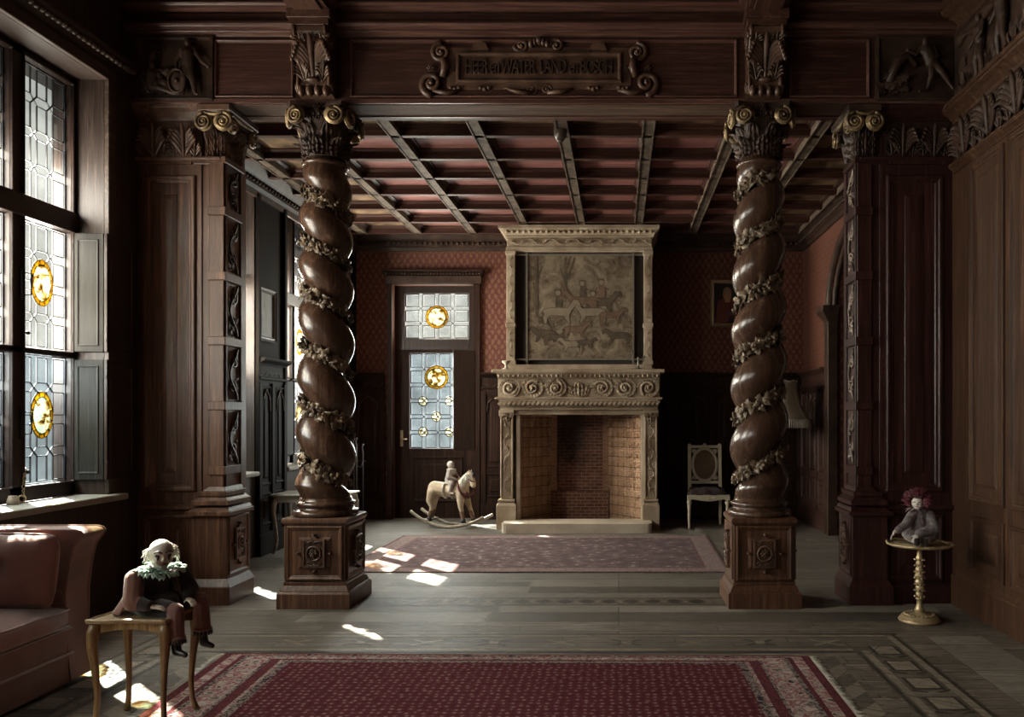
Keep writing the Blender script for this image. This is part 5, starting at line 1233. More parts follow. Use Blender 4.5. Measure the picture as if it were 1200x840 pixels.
def rider(x, y, s, mat):
    blob([(x-.10*s,y),(x+.14*s,y-.05*s),(x+.16*s,y+.2*s),(x+.10*s,y+.42*s),(x-.08*s,y+.42*s)], mat); blob([(x+.1*s*cos(k), y+.52*s+.1*s*sin(k)) for k in [2*pi*i/10 for i in range(10)]], 1)
    blob([(x-.17*s,y+.60*s),(x+.17*s,y+.60*s),(x+.06*s,y+.68*s),(x-.08*s,y+.67*s)], 0); blob([(x+.08*s,y+.3*s),(x+.3*s,y+.22*s),(x+.31*s,y+.27*s),(x+.08*s,y+.4*s)], 2)
beast(0.70, 0.44, 0.26, 1, 0); rider(0.70, 0.60, 0.26, 2); beast(0.50, 0.46, 0.24, -1, 2); rider(0.52, 0.60, 0.24, 0); beast(0.60, 0.34, 0.26, -1, 1); rider(0.62, 0.50, 0.24, 2); beast(0.30, 0.34, 0.27, 1, 1, 0.5); rider(0.29, 0.50, 0.26, 0)
beast(0.16, 0.16, 0.20, -1, 0, 0.1); beast(0.26, 0.13, 0.18, 1, 0, 0.1); beast(0.42, 0.06, 0.19, -1, 1, 0.1); beast(0.56, 0.10, 0.14, 1, 0, 0.0); beast(0.86, 0.14, 0.20, -1, 0, 0.0); beast(0.46, 0.20, 0.2, 1, 2, 0.2); beast(0.8, 0.34, 0.2, 1, 2, 0.2)
obj('woven_scene', m, [DKT, LTT, RDT, cloth('outline_wool', (0.030,0.022,0.015), (0.060,0.044,0.030), 0.95, 80, 0)], cl, fix=False)
m = MB()
for x in (tx0-0.005, tx1+0.005): m.box(x-0.012, x+0.012, YT-0.015, YT+0.01, PZ(428,YT), PZ(294,YT))
for z in (tz0-0.01, tz1+0.005): m.box(ox(603.5), ox(754.5), YT-0.012, YT+0.012, z-0.010, z+0.010)
obj('rod_frame', m, paint('grey_rod', (0.16,0.135,0.105), 0.5), r2)
# mantel ornaments
ZM = 1.965
m = MB(); c = P(593, 432, 10.0); m.lathe([(0.045,0),(0.048,0.008),(0.02,0.02),(0.013,0.05),(0.025,0.065),(0.048,0.085),(0.052,0.105),(0.044,0.105),(0.04,0.09),(0.01,0.075)], 20, (c.x,10.0,ZM))
tag(obj('stone_goblet', m, STONEL), 'small pale goblet at the left end of the mantel shelf', 'goblet')
r3 = thing('candelabrum', 'small wrought candelabrum at the right end of the mantel shelf', 'candelabrum', (PX(749,10.0),10.0,ZM)); c = Vector((PX(748,10.0),10.0,ZM))
m = MB(); m.lathe([(0.05,0),(0.05,0.008),(0.015,0.02),(0.008,0.05),(0.012,0.07),(0.007,0.10),(0.010,0.13)], 16, tuple(c))
for s2, hh in ((-1,0.20),(1,0.14),(0,0.12)):
    m.tube([(c.x, c.y, c.z+0.08), (c.x+s2*0.035, c.y, c.z+0.07), (c.x+s2*0.07, c.y-abs(1-abs(s2))*0.06, c.z+0.10), (c.x+s2*0.072, c.y-abs(1-abs(s2))*0.06, c.z+hh)], 0.006, 6)
    spiral(m, c.x+s2*0.03, c.z, 0.001, 1, .2) if False else None
    m.lathe([(0.006,0),(0.018,0.006),(0.018,0.010),(0.012,0.012),(0.012,0.03)], 10, (c.x+s2*0.072, c.y-abs(1-abs(s2))*0.06, c.z+hh))
obj('stand', m, paint('tarnished_silver', (0.20,0.19,0.17), 0.35, 0.8), r3)

# ------------------------------------------------------------------ rugs
def rugmat(name, base, dark, cream, scale, axis=0, fade=0.3, rand=0.4):
    t = NT(name); v = t.coord((1,1,1)); vo = t.node('ShaderNodeTexVoronoi', {'Vector': v, 'Scale': scale, 'Randomness': rand}); n = t.noise(v, 2.2, 4, 0.6); f = t.noise(v, 140, 2)
    d = t.math('ADD', vo.outputs['Distance'], t.math('MULTIPLY', t.math('SUBTRACT', f, 0.5), 0.5))
    col = t.ramp(d, [(0.08, cream), (0.20, tuple((a+b)/2 for a, b in zip(base, cream))), (0.30, dark), (0.40, base), (0.60, tuple(q*0.6 for q in base))])
    col = t.mix(t.math('MULTIPLY', t.math('GREATER_THAN', vo.outputs['Color'], 0.6) if False else n, fade), col, tuple(q*0.5 for q in dark))
    t.bump(f, 0.5, 0.004); return t.set(col, 0.97, 0, 0.04, 0)
def bandmat(name, a, b, c, sc):
    t = NT(name); v = t.coord((1,1,1)); vo = t.node('ShaderNodeTexVoronoi', {'Vector': v, 'Scale': sc, 'Randomness': 0.5}); n = t.noise(v, sc*1.6, 3, 0.6, 1.0); f = t.noise(v, 140, 2)
    col = t.ramp(t.math('ADD', t.math('MULTIPLY', n, 0.8), t.math('MULTIPLY', vo.outputs['Distance'], 0.35)), [(0.36, a), (0.50, b), (0.56, c), (0.68, b)]); t.bump(f, 0.5, 0.004); return t.set(col, 0.97, 0, 0.04, 0)
RF = rugmat('maroon_rug_field', (0.115,0.024,0.032), (0.048,0.014,0.018), (0.24,0.155,0.14), 23)
RCR = bandmat('cream_rug_border', (0.035,0.022,0.026), (0.33,0.28,0.245), (0.16,0.035,0.045), 11)
RRED = bandmat('red_rug_stripe', (0.075,0.020,0.025), (0.115,0.032,0.037), (0.05,0.016,0.02), 20)
RDK = bandmat('dark_rug_stripe', (0.028,0.022,0.028), (0.05,0.035,0.04), (0.24,0.20,0.17), 22)
FRG = cloth('cream_rug_fringe', (0.34,0.31,0.26), (0.46,0.42,0.35), 0.9)
def rug(name, label, q, bands, mats, fringe, loc):
    """q = 4 plan corners (near-left, near-right, far-right, far-left); bands = [(inset m along x ends, inset along y edges, material)]"""
    root = thing(name, label, 'rug', loc)
    def pt(ix, iy, z):
        nl, nr, fr_, fl_ = [Vector((*c, 0)) for c in q]; W = (nr-nl).length; H = (fl_-nl).length; out = []
        for (u, v) in ((ix/W, iy/H), (1-ix/W, iy/H), (1-ix/W, 1-iy/H), (ix/W, 1-iy/H)):
            p = nl.lerp(nr, u).lerp(fl_.lerp(fr_, u), v); out.append((p.x, p.y, z))
        return out
    m = MB(); T = 0.009
    rings = [pt(a, b, T) for a, b, _ in bands]
    m.add(pt(0,0,0.001)+rings[0], [(k,(k+1)%4,4+(k+1)%4,4+k) for k in range(4)], False, bands[0][2])
    for i in range(len(rings)-1): m.add(rings[i]+rings[i+1], [(k,(k+1)%4,4+(k+1)%4,4+k) for k in range(4)], False, bands[i][2])
    m.add(rings[-1], [(0,1,2,3)], False, bands[-1][2])
    pile = obj('pile', m, mats, root)
    if fringe:
        m = MB(); rn = random.Random(2); c = pt(0, 0, 0.005)
        for (a, b), sg in (((c[0], c[3]), -1), ((c[1], c[2]), 1)):
            A, B = Vector(a), Vector(b); n = int((B-A).length/0.014)
            for k in range(n):
                p = A.lerp(B, (k+0.5)/n); e = p+Vector((sg*rn.uniform(.03,.06), rn.uniform(-.012,.012), -0.003))
                m.tube([tuple(p), tuple((p+e)/2+Vector((0,0,0.002))), tuple(e)], 0.0035, 4)
        tag(obj('fringe', m, FRG, root), kind='stuff')
    return root
b1 = []
ins = [(0,0,1),(0.045,0.02,0),(0.10,0.035,1) ,(0.125,0.045,2),(0.15,0.055,0),(0.27,0.10,2),(0.285,0.108,1),(0.34,0.13,0),(0.36,0.14,2),(0.40,0.165,3)]
bands = [(a, b, {0:1,1:2,2:3,3:0}[k]) for a, b, k in ins]
rug('persian_rug', 'maroon rug with cream patterned border and fringed ends in the foreground', ((-2.06,1.6),(1.10,1.6),(1.10,4.75),(-2.30,4.80)), bands, [RF, RCR, RRED, RDK], True, (-0.55,3.2,0))
RF2 = rugmat('faded_mauve_field', (0.24,0.175,0.175), (0.12,0.075,0.085), (0.42,0.37,0.35), 10, 0, 0.55, 1.0); RC2 = bandmat('faded_border', (0.15,0.09,0.095), (0.29,0.24,0.225), (0.19,0.12,0.12), 12); RD2 = bandmat('faded_stripe', (0.10,0.045,0.05), (0.14,0.07,0.075), (0.2,0.16,0.15), 18)
rug('persian_rug', 'faded mauve rug lying before the fireplace hearth', ((-2.53,7.30),(1.0,7.30),(1.02,9.52),(-2.50,9.52)), [(0,0,2),(0.03,0.03,1),(0.20,0.18,2),(0.24,0.22,0)], [RF2, RC2, RD2], False, (-0.76,8.4,0))

# ------------------------------------------------------------------ ivory chair
r = thing('oval_back_chair', 'ivory painted chair with oval upholstered back standing right of the fireplace', 'chair', (1.10, 10.3, 0))
cy0, cy1, cxc = 10.10, 10.50, 1.105
DKU = cloth('dark_plum_upholstery', (0.024,0.015,0.015), (0.042,0.028,0.027), 0.9, 30, 0); BRU = cloth('brown_cane_upholstery', (0.105,0.070,0.042), (0.16,0.112,0.072), 0.85, 60)
for x in (cxc-0.235, cxc+0.235):
    m = MB(); m.lathe([(0.012,0),(0.014,0.02),(0.012,0.03),(0.022,0.27),(0.026,0.29),(0.022,0.30),(0.030,0.32),(0.032,0.335),(0.024,0.35),(0.020,0.36)], 16, (x,cy0,0)); m.box(x-0.026, x+0.026, cy0-0.026, cy0+0.026, 0.36, 0.425)
    obj('leg', m, IVORY, r)
for x in (cxc-0.20, cxc+0.20):
    m = MB(); m.frustum((x-0.015,x+0.015,cy1+0.04,cy1+0.07,0),(x-0.02,x+0.02,cy1-0.02,cy1+0.02,0.42)); obj('leg', m, IVORY, r, bevel=0.004)
m = MB(); m.prism([(cxc-0.25,cy0-0.012),(cxc+0.25,cy0-0.012),(cxc+0.22,cy1+0.01),(cxc-0.22,cy1+0.01)], 0.385, 0.425)
m.M = face_cam(cy0-0.014); pts = [(cxc-0.25,0.42),(cxc-0.25,0.375)]+[(cxc-0.25+0.5*k/12, 0.375-0.03*sin(pi*k/12)**2) for k in range(1,12)]+[(cxc+0.25,0.375),(cxc+0.25,0.42)]
m.prism(pts, -0.02, 0.008); rosette(m, cxc, 0.38, 0.022, 0.006, 6); [spiral(m, cxc+s2*0.06, 0.375, 0.022, 1.4, .25, 0, s2, 0.006, .4, 18, 5) for s2 in (-1,1)]; m.M = Matrix.Identity(4)
obj('seat_rail', m, IVORY, r, bevel=0.003)
m = MB()
def seatf(a, b):
    u, v = a*2-1, b*2-1; w = lerp(0.25, 0.215, b); e = max(0, 1-u**6)*max(0, 1-v**6)
    return (cxc+u*w, lerp(cy0-0.02, cy1-0.0, b), 0.425+0.075*e**0.4+0.012*sin(9*u+4*v))
m.grid(seatf, 19, 17); m.box(cxc-0.21, cxc+0.21, cy0, cy1-0.02, 0.40, 0.44); tag(obj('seat', m, DKU, r), 'dark plum seat')
m = MB(); T = Matrix.Translation((cxc, cy1, 0.42)) @ Matrix.Rotation(radians(-5), 4, 'X'); m.M = T @ frame_M((0,0,0), (1,0,0), (0,0,1))
for x in (-0.195, 0.195): m.box(x-0.02, x+0.02, -0.02, 0.60, -0.018, 0.018); m.ell((x,0.605,0), (0.024,0.02,0.024), 10, 6)
m.box(-0.2, 0.2, 0.565, 0.60, -0.015, 0.015); m.box(-0.2, 0.2, 0.11, 0.145, -0.015, 0.015)
n = 40; m.tube([(0.155*cos(2*pi*k/n), 0.355+0.205*sin(2*pi*k/n), 0.004) for k in range(n)], 0.020, 8, closed=True)
m.tube([(0.148*cos(2*pi*k/n), 0.355+0.198*sin(2*pi*k/n), 0.02) for k in range(n)], 0.006, 6, closed=True)
for sx in (-1, 1):
    for z in (0.53, 0.18): rosette(m, sx*0.148, z, 0.03, 0.004, 6); leaf(m, (sx*0.148,z,0.008), (-sx*0.3,(0.355-z)*2,0), (0,0,1), 0.07, 0.03); leaf(m, (sx*0.148,z,0.008), (-sx,(0.355-z)*0.2,0), (0,0,1), 0.06, 0.03)
    m.tube([(sx*0.02,0.60,0.01),(sx*0.08,0.57,0.015),(sx*0.15,0.585,0.01)], 0.009, 6)
rosette(m, 0, 0.605, 0.03, 0.006, 6)
bkf = obj('back_frame', m, IVORY, r)
m = MB(); m.M = T @ frame_M((0,0,0), (1,0,0), (0,0,1)); m.ell((0,0.355,0.0), (0.15,0.20,0.022), 28, 10); tag(obj('back_pad', m, BRU, bkf), 'brown upholstered oval')

# ------------------------------------------------------------------ rocking horse
HX, HY, HA = PX(530,10.35), 10.30, radians(-16)
r = thing('rocking_horse', 'cream wooden rocking horse in front of the garden door', 'rocking horse', (HX, HY, 0))
T = Matrix.Translation((HX,HY,0)) @ Matrix.Rotation(HA, 4, 'Z')
HID = carved('cream_horse_paint', (0.40,0.30,0.20), (0.56,0.46,0.34), 0.6, 0.15, 12, 0.3); HBR = carved('brown_horse_paint', (0.14,0.075,0.045), (0.21,0.125,0.08), 0.6, 0.2, 14)
HRED = paint('dark_red_leather', (0.12,0.028,0.025), 0.5); HBK = paint('black_paint', (0.02,0.02,0.024), 0.5); WDL = wood('pale_rocker_wood', (0.34,0.27,0.19), (0.48,0.40,0.30), 'X', 0.5)
m = MB(); m.M = T
m.cap((-0.20,0,0.475), (-0.03,0,0.465), 0.098, 0.088); m.cap((-0.03,0,0.465), (0.13,0,0.468), 0.088, 0.108); m.ell((-0.235,0,0.485), (0.085,0.095,0.09), 14, 10)
m.cap((0.14,0,0.50), (0.215,-0.01,0.61), 0.088, 0.066); m.cap((0.215,-0.01,0.61), (0.275,-0.03,0.665), 0.064, 0.048)
m.cap((0.285,-0.035,0.655), (0.325,-0.065,0.575), 0.050, 0.038); m.cap((0.325,-0.065,0.575), (0.338,-0.075,0.540), 0.038, 0.034)
for s2 in (-1, 1):
    q = Vector((0.272,-0.03+s2*0.026,0.70)); m.cap(q, q+Vector((0.004,s2*0.008,0.038)), 0.014, 0.005)
    m.cap((0.15,s2*0.06,0.44), (0.185+0.02*s2,s2*0.075,0.27), 0.060, 0.036); m.cap((0.185+0.02*s2,s2*0.075,0.27), (0.225+0.03*s2,s2*0.078,0.15), 0.033, 0.022)
    m.cap((-0.235,s2*0.05,0.44), (-0.27,s2*0.066,0.33), 0.075, 0.045); m.cap((-0.27,s2*0.066,0.33), (-0.255-0.02*s2,s2*0.07,0.25), 0.042, 0.028); m.cap((-0.255-0.02*s2,s2*0.07,0.25), (-0.285-0.025*s2,s2*0.075,0.15), 0.027, 0.021)
bd = obj('horse_body', m, HID, r, remesh=0.008, smooth_it=4)
for s2 in (-1, 1):
    for a, b in (((0.205+0.025*s2,s2*0.077,0.20),(0.236+0.031*s2,s2*0.078,0.095)), ((-0.27-0.022*s2,s2*0.072,0.20),(-0.292-0.025*s2,s2*0.076,0.105))):
        q = MB(); q.M = T; q.cap(a, b, 0.030, 0.024); obj('lower_leg', q, HBR, r, remesh=0.006, smooth_it=1)
        q = MB(); q.M = T; q.lathe([(0.034,-0.028),(0.026,0.022)], 12, tuple(Vector(b))); obj('hoof', q, HBK, r)
m = MB(); m.M = T; rn = random.Random(9)
for k in range(120):
    t = rn.random(); p = Vector((0.12,0,0.555)).lerp(Vector((0.262,-0.028,0.71)), t); sd = rn.choice((-1,-1,1)); e = p+Vector((rn.uniform(-.01,.05), sd*rn.uniform(.05,.085), -rn.uniform(.05,.12)))
    m.tube([tuple(p), tuple(p.lerp(e,.45)+Vector((0,sd*0.02,0.02))), tuple(e)], [0.009,0.008,0.003], 5)
tag(obj('mane', m, cloth('white_horsehair', (0.55,0.52,0.46), (0.72,0.69,0.62), 0.8), r), 'white hair mane')
m = MB(); m.M = T
for k in range(40):
    p = Vector((0.272,-0.03,0.71)); e = Vector((0.325+rn.uniform(-.012,.02),-0.055+rn.uniform(-.03,.03),0.635+rn.uniform(-.02,.02))); m.tube([tuple(p), tuple(p.lerp(e,.5)+Vector((0.02,0,0.012))), tuple(e)], [0.010,0.009,0.003], 5)
    p = Vector((-0.315,0,0.52)); e = p+Vector((-0.05+rn.uniform(-.02,.02), rn.uniform(-.02,.02), -0.24+rn.uniform(-.03,.03)))
tag(obj('forelock', m, HBK, r), 'black forelock')
m = MB(); m.M = T
def hoop(c, ax, ra, rb, rt, n=26, tilt=0):
    q = Matrix.Rotation(tilt, 3, 'Y'); m.tube([tuple(Vector(c)+q@Vector((0, ra*cos(2*pi*k/n), rb*sin(2*pi*k/n)))) for k in range(n)], rt, 6, closed=True)
hoop((0.165,0,0.475), 0, 0.106, 0.118, 0.016, 26, -0.5); hoop((0.314,-0.056,0.600), 0, 0.047, 0.047, 0.008, 20, -1.1); hoop((0.275,-0.03,0.66), 0, 0.05, 0.055, 0.008, 20, -0.6)
for k in range(7): m.ell((0.235+0.004*k, -0.075+0.024*k, 0.405+0.012*abs(k-3)), (0.018,0.016,0.026), 8, 6)
tag(obj('harness', m, HRED, r), 'dark red leather harness')
m = MB(); m.M = T; hoop((-0.075,0,0.465), 0, 0.096, 0.098, 0.013); hoop((0.03,0,0.462), 0, 0.098, 0.101, 0.011); m.ell((-0.02,0,0.555), (0.085,0.075,0.022), 14, 8)
tag(obj('saddle', m, cloth('pale_saddle_cloth', (0.42,0.37,0.29), (0.58,0.52,0.43)), r), 'pale saddle and girth straps')
for s2 in (-1, 1):
    m = MB(); m.M = T; pts = [(x, s2*0.135, 0.018+0.20*(x/0.52)**2*(1.0 if x < 0 else 0.75)) for x in [(-0.50+1.0*k/20) for k in range(21)]]
    m.tube(pts, 0.02, 8, None, 0.8, (0,1,0)); obj('rocker', m, WDL, r)
for x, z in ((-0.30,0.088),(0.25,0.058)):
    m = MB(); m.M = T; m.box(x-0.045, x+0.045, -0.15, 0.15, z-0.012, z+0.012); obj('cross_slat', m, WDL, r, bevel=0.004)
# rider doll
DOLLS = carved('pale_doll_skin', (0.42,0.33,0.26), (0.55,0.45,0.37), 0.5, 0.05, 10)
r = thing('rider_doll', 'small pale clothed doll riding on the rocking horse', 'doll', (HX, HY, 0.57))
m = MB(); m.M = T
m.ell((0.0,-0.01,0.775), (0.040,0.038,0.048), 14, 12); m.cap((0,0,0.735), (0,0,0.70), 0.018, 0.022); m.cap((0.0,0,0.69), (-0.01,0,0.60), 0.045, 0.055); m.cap((0.038,-0.012,0.768), (0.044,-0.016,0.762), 0.009, 0.006)
for s2 in (-1, 1):
    m.cap((0,s2*0.05,0.695), (0.02,s2*0.085,0.63), 0.024, 0.019); m.cap((0.02,s2*0.085,0.63), (0.085,s2*0.055,0.60), 0.018, 0.014)
    for q in range(5): m.cap((0.085,s2*0.055,0.60), (0.112-0.003*abs(q-2),s2*0.052-0.014+0.007*q,0.592+0.002*q), 0.006, 0.0045, 6)
    m.cap((0,s2*0.05,0.585), (0.055,s2*0.105,0.55), 0.036, 0.028); m.cap((0.055,s2*0.105,0.55), (0.035,s2*0.118,0.45), 0.026, 0.019); m.cap((0.035,s2*0.118,0.45), (0.085,s2*0.122,0.432), 0.019, 0.015)
obj('doll_body', m, DOLLS, r, remesh=0.0045, smooth_it=1)
m = MB(); m.M = T
m.cap((0,0,0.695), (-0.01,0,0.59), 0.062, 0.078)
for s2 in (-1, 1):
    m.cap((0,s2*0.052,0.695), (0.012,s2*0.098,0.63), 0.036, 0.032); m.cap((0.012,s2*0.098,0.63), (0.072,s2*0.060,0.603), 0.031, 0.024); m.cap((0,s2*0.05,0.585), (0.055,s2*0.105,0.55), 0.044, 0.036); m.cap((0.055,s2*0.105,0.55), (0.038,s2*0.118,0.47), 0.034, 0.028)
for k in range(14): a = 2*pi*k/14; m.ell((0.038*cos(a), 0.046*sin(a), 0.722), (0.024,0.024,0.016), 8, 6)
tag(obj('ruffled_suit', m, cloth('greyish_white_suit', (0.34,0.30,0.27), (0.50,0.46,0.42), 0.9, 50), r, remesh=0.005, smooth_it=1), 'greyish white ruffled suit')
m = MB(); m.M = T; m.ell((0.062,-0.02,0.655), (0.022,0.028,0.024), 10, 8); m.ell((0.066,0.018,0.63), (0.02,0.022,0.02), 10, 8); tag(obj('red_bow', m, HRED, r), 'dark red bow')
m = MB(); m.M = T; m.ell((-0.008,-0.01,0.79), (0.044,0.043,0.040), 14, 10)
for s2 in (-1,1): m.ell((0.036,-0.012+s2*0.015,0.782), (0.006,0.007,0.006), 8, 6, 1)
m.ell((0.038,-0.012,0.752), (0.006,0.010,0.004), 8, 6, 2)
obj('cap', m, [cloth('white_cap', (0.5,0.46,0.4), (0.62,0.58,0.52)), HBK, HRED], r)
# ------------------------------------------------------------------ sofa
r = thing('velvet_sofa', 'rose velvet sofa under the tall leaded window', 'sofa', (-3.2, 3.3, 0))
def puff(mb, x0, x1, y0, y1, z0, z1, rnd=0.05, bulge=0.015, M=None, nz=1):
    """soft upholstered block: rounded box with crowned faces"""
    M = M or Matrix.Identity(4); c = Vector(((x0+x1)/2,(y0+y1)/2,(z0+z1)/2)); h = Vector(((x1-x0)/2,(y1-y0)/2,(z1-z0)/2)); N = 9
    for ax in range(3):
        for sg in (-1, 1):
            def f(a, b):
                u, v = a*2-1, b*2-1; p = [0,0,0]; p[ax] = sg; p[(ax+1)%3] = u; p[(ax+2)%3] = v
                q = Vector([p[i]*h[i] for i in range(3)]); i = Vector([max(-(h[k]-rnd), min(h[k]-rnd, q[k])) for k in range(3)]); d = q-i
                if d.length > 1e-9: q = i+d.normalized()*rnd
                q[ax] += sg*bulge*(1-u**4)*(1-v**4)
                return tuple(M @ (c+q))
            mb.grid(f, N, N)
sx = -2.85
m = MB(); m.box(-3.55, sx+0.005, 2.05, 4.28, 0.02, 0.17); m.box(-3.55, sx, 2.05, 4.28, 0.165, 0.30); m.tube([(sx+0.004,2.05,0.168),(sx+0.004,4.28,0.168)], 0.007, 6); m.tube([(sx+0.004,2.05,0.30),(sx+0.004,4.26,0.30)], 0.006, 6)
obj('base', m, VELV, r, bevel=0.015, seg=2)
def armprof(): 
    return [(-3.55,0.03),(-2.835,0.03),(-2.85,0.15),(-2.862,0.30),(-2.862,0.48),(-2.845,0.62),(-2.818,0.72),(-2.79,0.755),(-2.772,0.775),(-2.770,0.785),(-2.782,0.800),(-2.81,0.806),(-3.55,0.806)]
for ya, yb2 in ((4.24, 4.42), (1.9, 2.08)):
    m = MB(); m.M = face_cam(ya); m.prism(armprof(), -(yb2-ya), 0.0, None, True); m.M = Matrix.Identity(4)
    for y in (ya, yb2): m.tube([(x, y, z) for x, z in armprof()[1:]], 0.007, 6)
    obj('arm', m, VELV, r, bevel=0.018, seg=3)
m = MB(); puff(m, -3.565, -3.36, 2.05, 4.26, 0.25, 0.80, 0.06); obj('backrest', m, VELV, r)
m = MB(); puff(m, -3.40, sx+0.02, 3.19, 4.235, 0.30, 0.42, 0.035, 0.022)
for z in (0.322, 0.405): m.tube([(sx+0.024,3.20,z),(sx+0.024,4.21,z),(sx+0.00,4.235,z),(-3.35,4.238,z)], 0.006, 6)
tag(obj('seat_cushion', m, VELV, None), 'rose velvet seat cushion of the sofa beside its far arm', 'cushion', 'sofa seat cushions')
m = MB(); puff(m, -3.40, sx+0.02, 2.09, 3.18, 0.30, 0.425, 0.035, 0.022)
tag(obj('seat_cushion', m, VELV, None), 'rose velvet seat cushion of the sofa nearest the viewer', 'cushion', 'sofa seat cushions')
r = thing('back_cushion', 'rose velvet buttoned back cushion leaning on the far sofa arm', 'cushion', (-3.14, 4.12, 0.44))
m = MB(); Mc = Matrix.Translation((-3.135,4.135,0.615)) @ Matrix.Rotation(radians(-9), 4, 'X')
def cush(sg):
    def f(a, b):
        u, v = a*2-1, b*2-1; e = ((1-u**4)*(1-v**4)); th = 0.085*max(0,e)**0.45 if e > 0 else 0
        d = 0.05*math.exp(-((u-0.02)**2*26+v*v*16)); wr = 0.006*sin(14*u+3*v)*max(0,v)**2
        return tuple(Mc @ Vector((u*0.295*(1-0.03*v*v), sg*(th-d+wr), v*0.185*(1-0.03*u*u))))
    m.grid(f, 41, 31)
cush(-1); cush(1)
obj('cushion_body', m, VELV, r)
m = MB(); n = 80; pts = []
for k in range(n):
    a = 2*pi*k/n; c_, s_ = cos(a), sin(a); q = max(abs(c_), abs(s_)); u, v = c_/q, s_/q; e = 4; L = (abs(u)**10+abs(v)**10)**-0.1
    u, v = u*L, v*L; pts.append(tuple(Mc @ Vector((u*0.295*(1-0.03*v*v), 0, v*0.185*(1-0.03*u*u)))))
m.tube(pts, 0.0085, 6, closed=True); obj('piping', m, VELV, r)
m = MB(); m.ell(tuple(Mc @ Vector((0.005,-0.04,0))), 0.014, 10, 8); obj('button', m, VELV, r)

# ------------------------------------------------------------------ small table with the clown doll
GOLDW = wood('golden_brown_wood', (0.22,0.135,0.055), (0.38,0.25,0.115), 'Z', 0.35); GOLDX = wood('golden_brown_top', (0.32,0.22,0.115), (0.50,0.37,0.21), 'X', 0.3)
tx0_, tx1_, ty0, ty1, tz = -2.345, -1.985, 3.60, 3.90, 0.50
r = thing('side_table', 'small golden wooden table with curved legs beside the sofa arm', 'table', ((tx0_+tx1_)/2, 3.75, 0))
def top_outline(e=0):
    P_ = []
    for (xa, ya), (xb, yb2) in (((tx0_,ty0),(tx1_,ty0)),((tx1_,ty0),(tx1_,ty1)),((tx1_,ty1),(tx0_,ty1)),((tx0_,ty1),(tx0_,ty0))):
        for k in range(12):
            t = k/12; nx, ny = (yb2-ya), -(xb-xa); L = sqrt(nx*nx+ny*ny); w_ = 0.010*sin(pi*t)*cos(2*pi*t*1.0)-0.004-e
            P_.append((lerp(xa,xb,t)+nx/L*w_, lerp(ya,yb2,t)+ny/L*w_))
    return P_
m = MB(); m.prism(top_outline(), tz-0.016, tz-0.004); m.tube([(x,y,tz-0.004) for x, y in top_outline(0.004)], 0.007, 6, closed=True); m.prism(top_outline(0.02), tz-0.006, tz-0.001)
obj('table_top', m, GOLDX, r)
m = MB()
for (xa, ya, xb, yb2) in ((tx0_+0.03,ty0+0.03,tx1_-0.03,ty0+0.03),(tx0_+0.03,ty1-0.03,tx1_-0.03,ty1-0.03),(tx0_+0.03,ty0+0.03,tx0_+0.03,ty1-0.03),(tx1_-0.03,ty0+0.03,tx1_-0.03,ty1-0.03)):
    n = 10
    for k in range(n):
        t0, t1 = k/n, (k+1)/n; z0_ = tz-0.065+0.02*sin(pi*(t0+t1)/2); m.bar((lerp(xa,xb,t0),lerp(ya,yb2,t0),(z0_+tz-0.014)/2), (lerp(xa,xb,t1),lerp(ya,yb2,t1),(z0_+tz-0.014)/2), 0.014, tz-0.014-z0_)
obj('apron', m, GOLDW, r)
for sx_ in (0, 1):
    for sy_ in (0, 1):
        ox_, oy_ = (1 if sx_ else -1), (1 if sy_ else -1); bx_, by_ = (tx1_ if sx_ else tx0_)-ox_*0.03, (ty1 if sy_ else ty0)-oy_*0.03
        m = MB(); K = [(0.0,0.484,0.024),(0.012,0.44,0.026),(0.014,0.38,0.022),(0.004,0.28,0.016),(-0.004,0.16,0.0125),(0.0,0.07,0.012),(0.012,0.025,0.014),(0.022,0.010,0.012)]
        m.tube([(bx_+ox_*a*0.8, by_+oy_*a*0.8, z) for a, z, q in K], [q for a, z, q in K], 10); m.ell((bx_+ox_*0.016, by_+oy_*0.016, 0.010), (0.016,0.016,0.010), 10, 6)
        obj('leg', m, GOLDW, r)
# clown doll
BRN = cloth('rust_brown_cloth', (0.105,0.045,0.032), (0.175,0.085,0.062), 0.85, 50); DKC = cloth('near_black_cloth', (0.014,0.010,0.010), (0.034,0.024,0.022), 0.8, 40); GRN = cloth('green_white_ruffle', (0.05,0.28,0.19), (0.62,0.68,0.60), 0.8, 160); TRS = cloth('rose_brown_trousers', (0.135,0.068,0.056), (0.215,0.115,0.098), 0.85, 40); BOOT = paint('black_boot_leather', (0.018,0.014,0.014), 0.4)
FACE = carved('white_face_paint', (0.50,0.44,0.36), (0.66,0.60,0.50), 0.5, 0.1, 14)
r = thing('clown_doll', 'clown doll with green ruff and rust cape sitting on the small golden table', 'doll', (-2.13, 3.76, 0.5))
hc = Vector((-2.085, 3.735, 0.768)); fd = Vector((0.62,-0.78,-0.10)).normalized(); sd = Vector((0,0,1)).cross(fd).normalized()*-1; upv = sd.cross(fd).normalized()
if upv.z < 0: upv = -upv
RH = Matrix((sd, fd, upv)).transposed()
def hp(a, b, c): return hc+RH @ Vector((a, b, c))
sh1, sh2 = Vector((-2.175,3.685,0.668)), Vector((-2.055,3.83,0.668)); hip = Vector((-2.17,3.765,0.545))
el1, wr1 = Vector((-2.155,3.635,0.575)), Vector((-2.075,3.632,0.555)); el2, wr2 = Vector((-2.02,3.86,0.585)), Vector((-1.99,3.79,0.555))
kn1, kn2 = Vector((-1.985,3.67,0.525)), Vector((-1.965,3.85,0.535)); an1, an2 = Vector((-1.975,3.655,0.375)), Vector((-1.955,3.855,0.36))
m = MB()
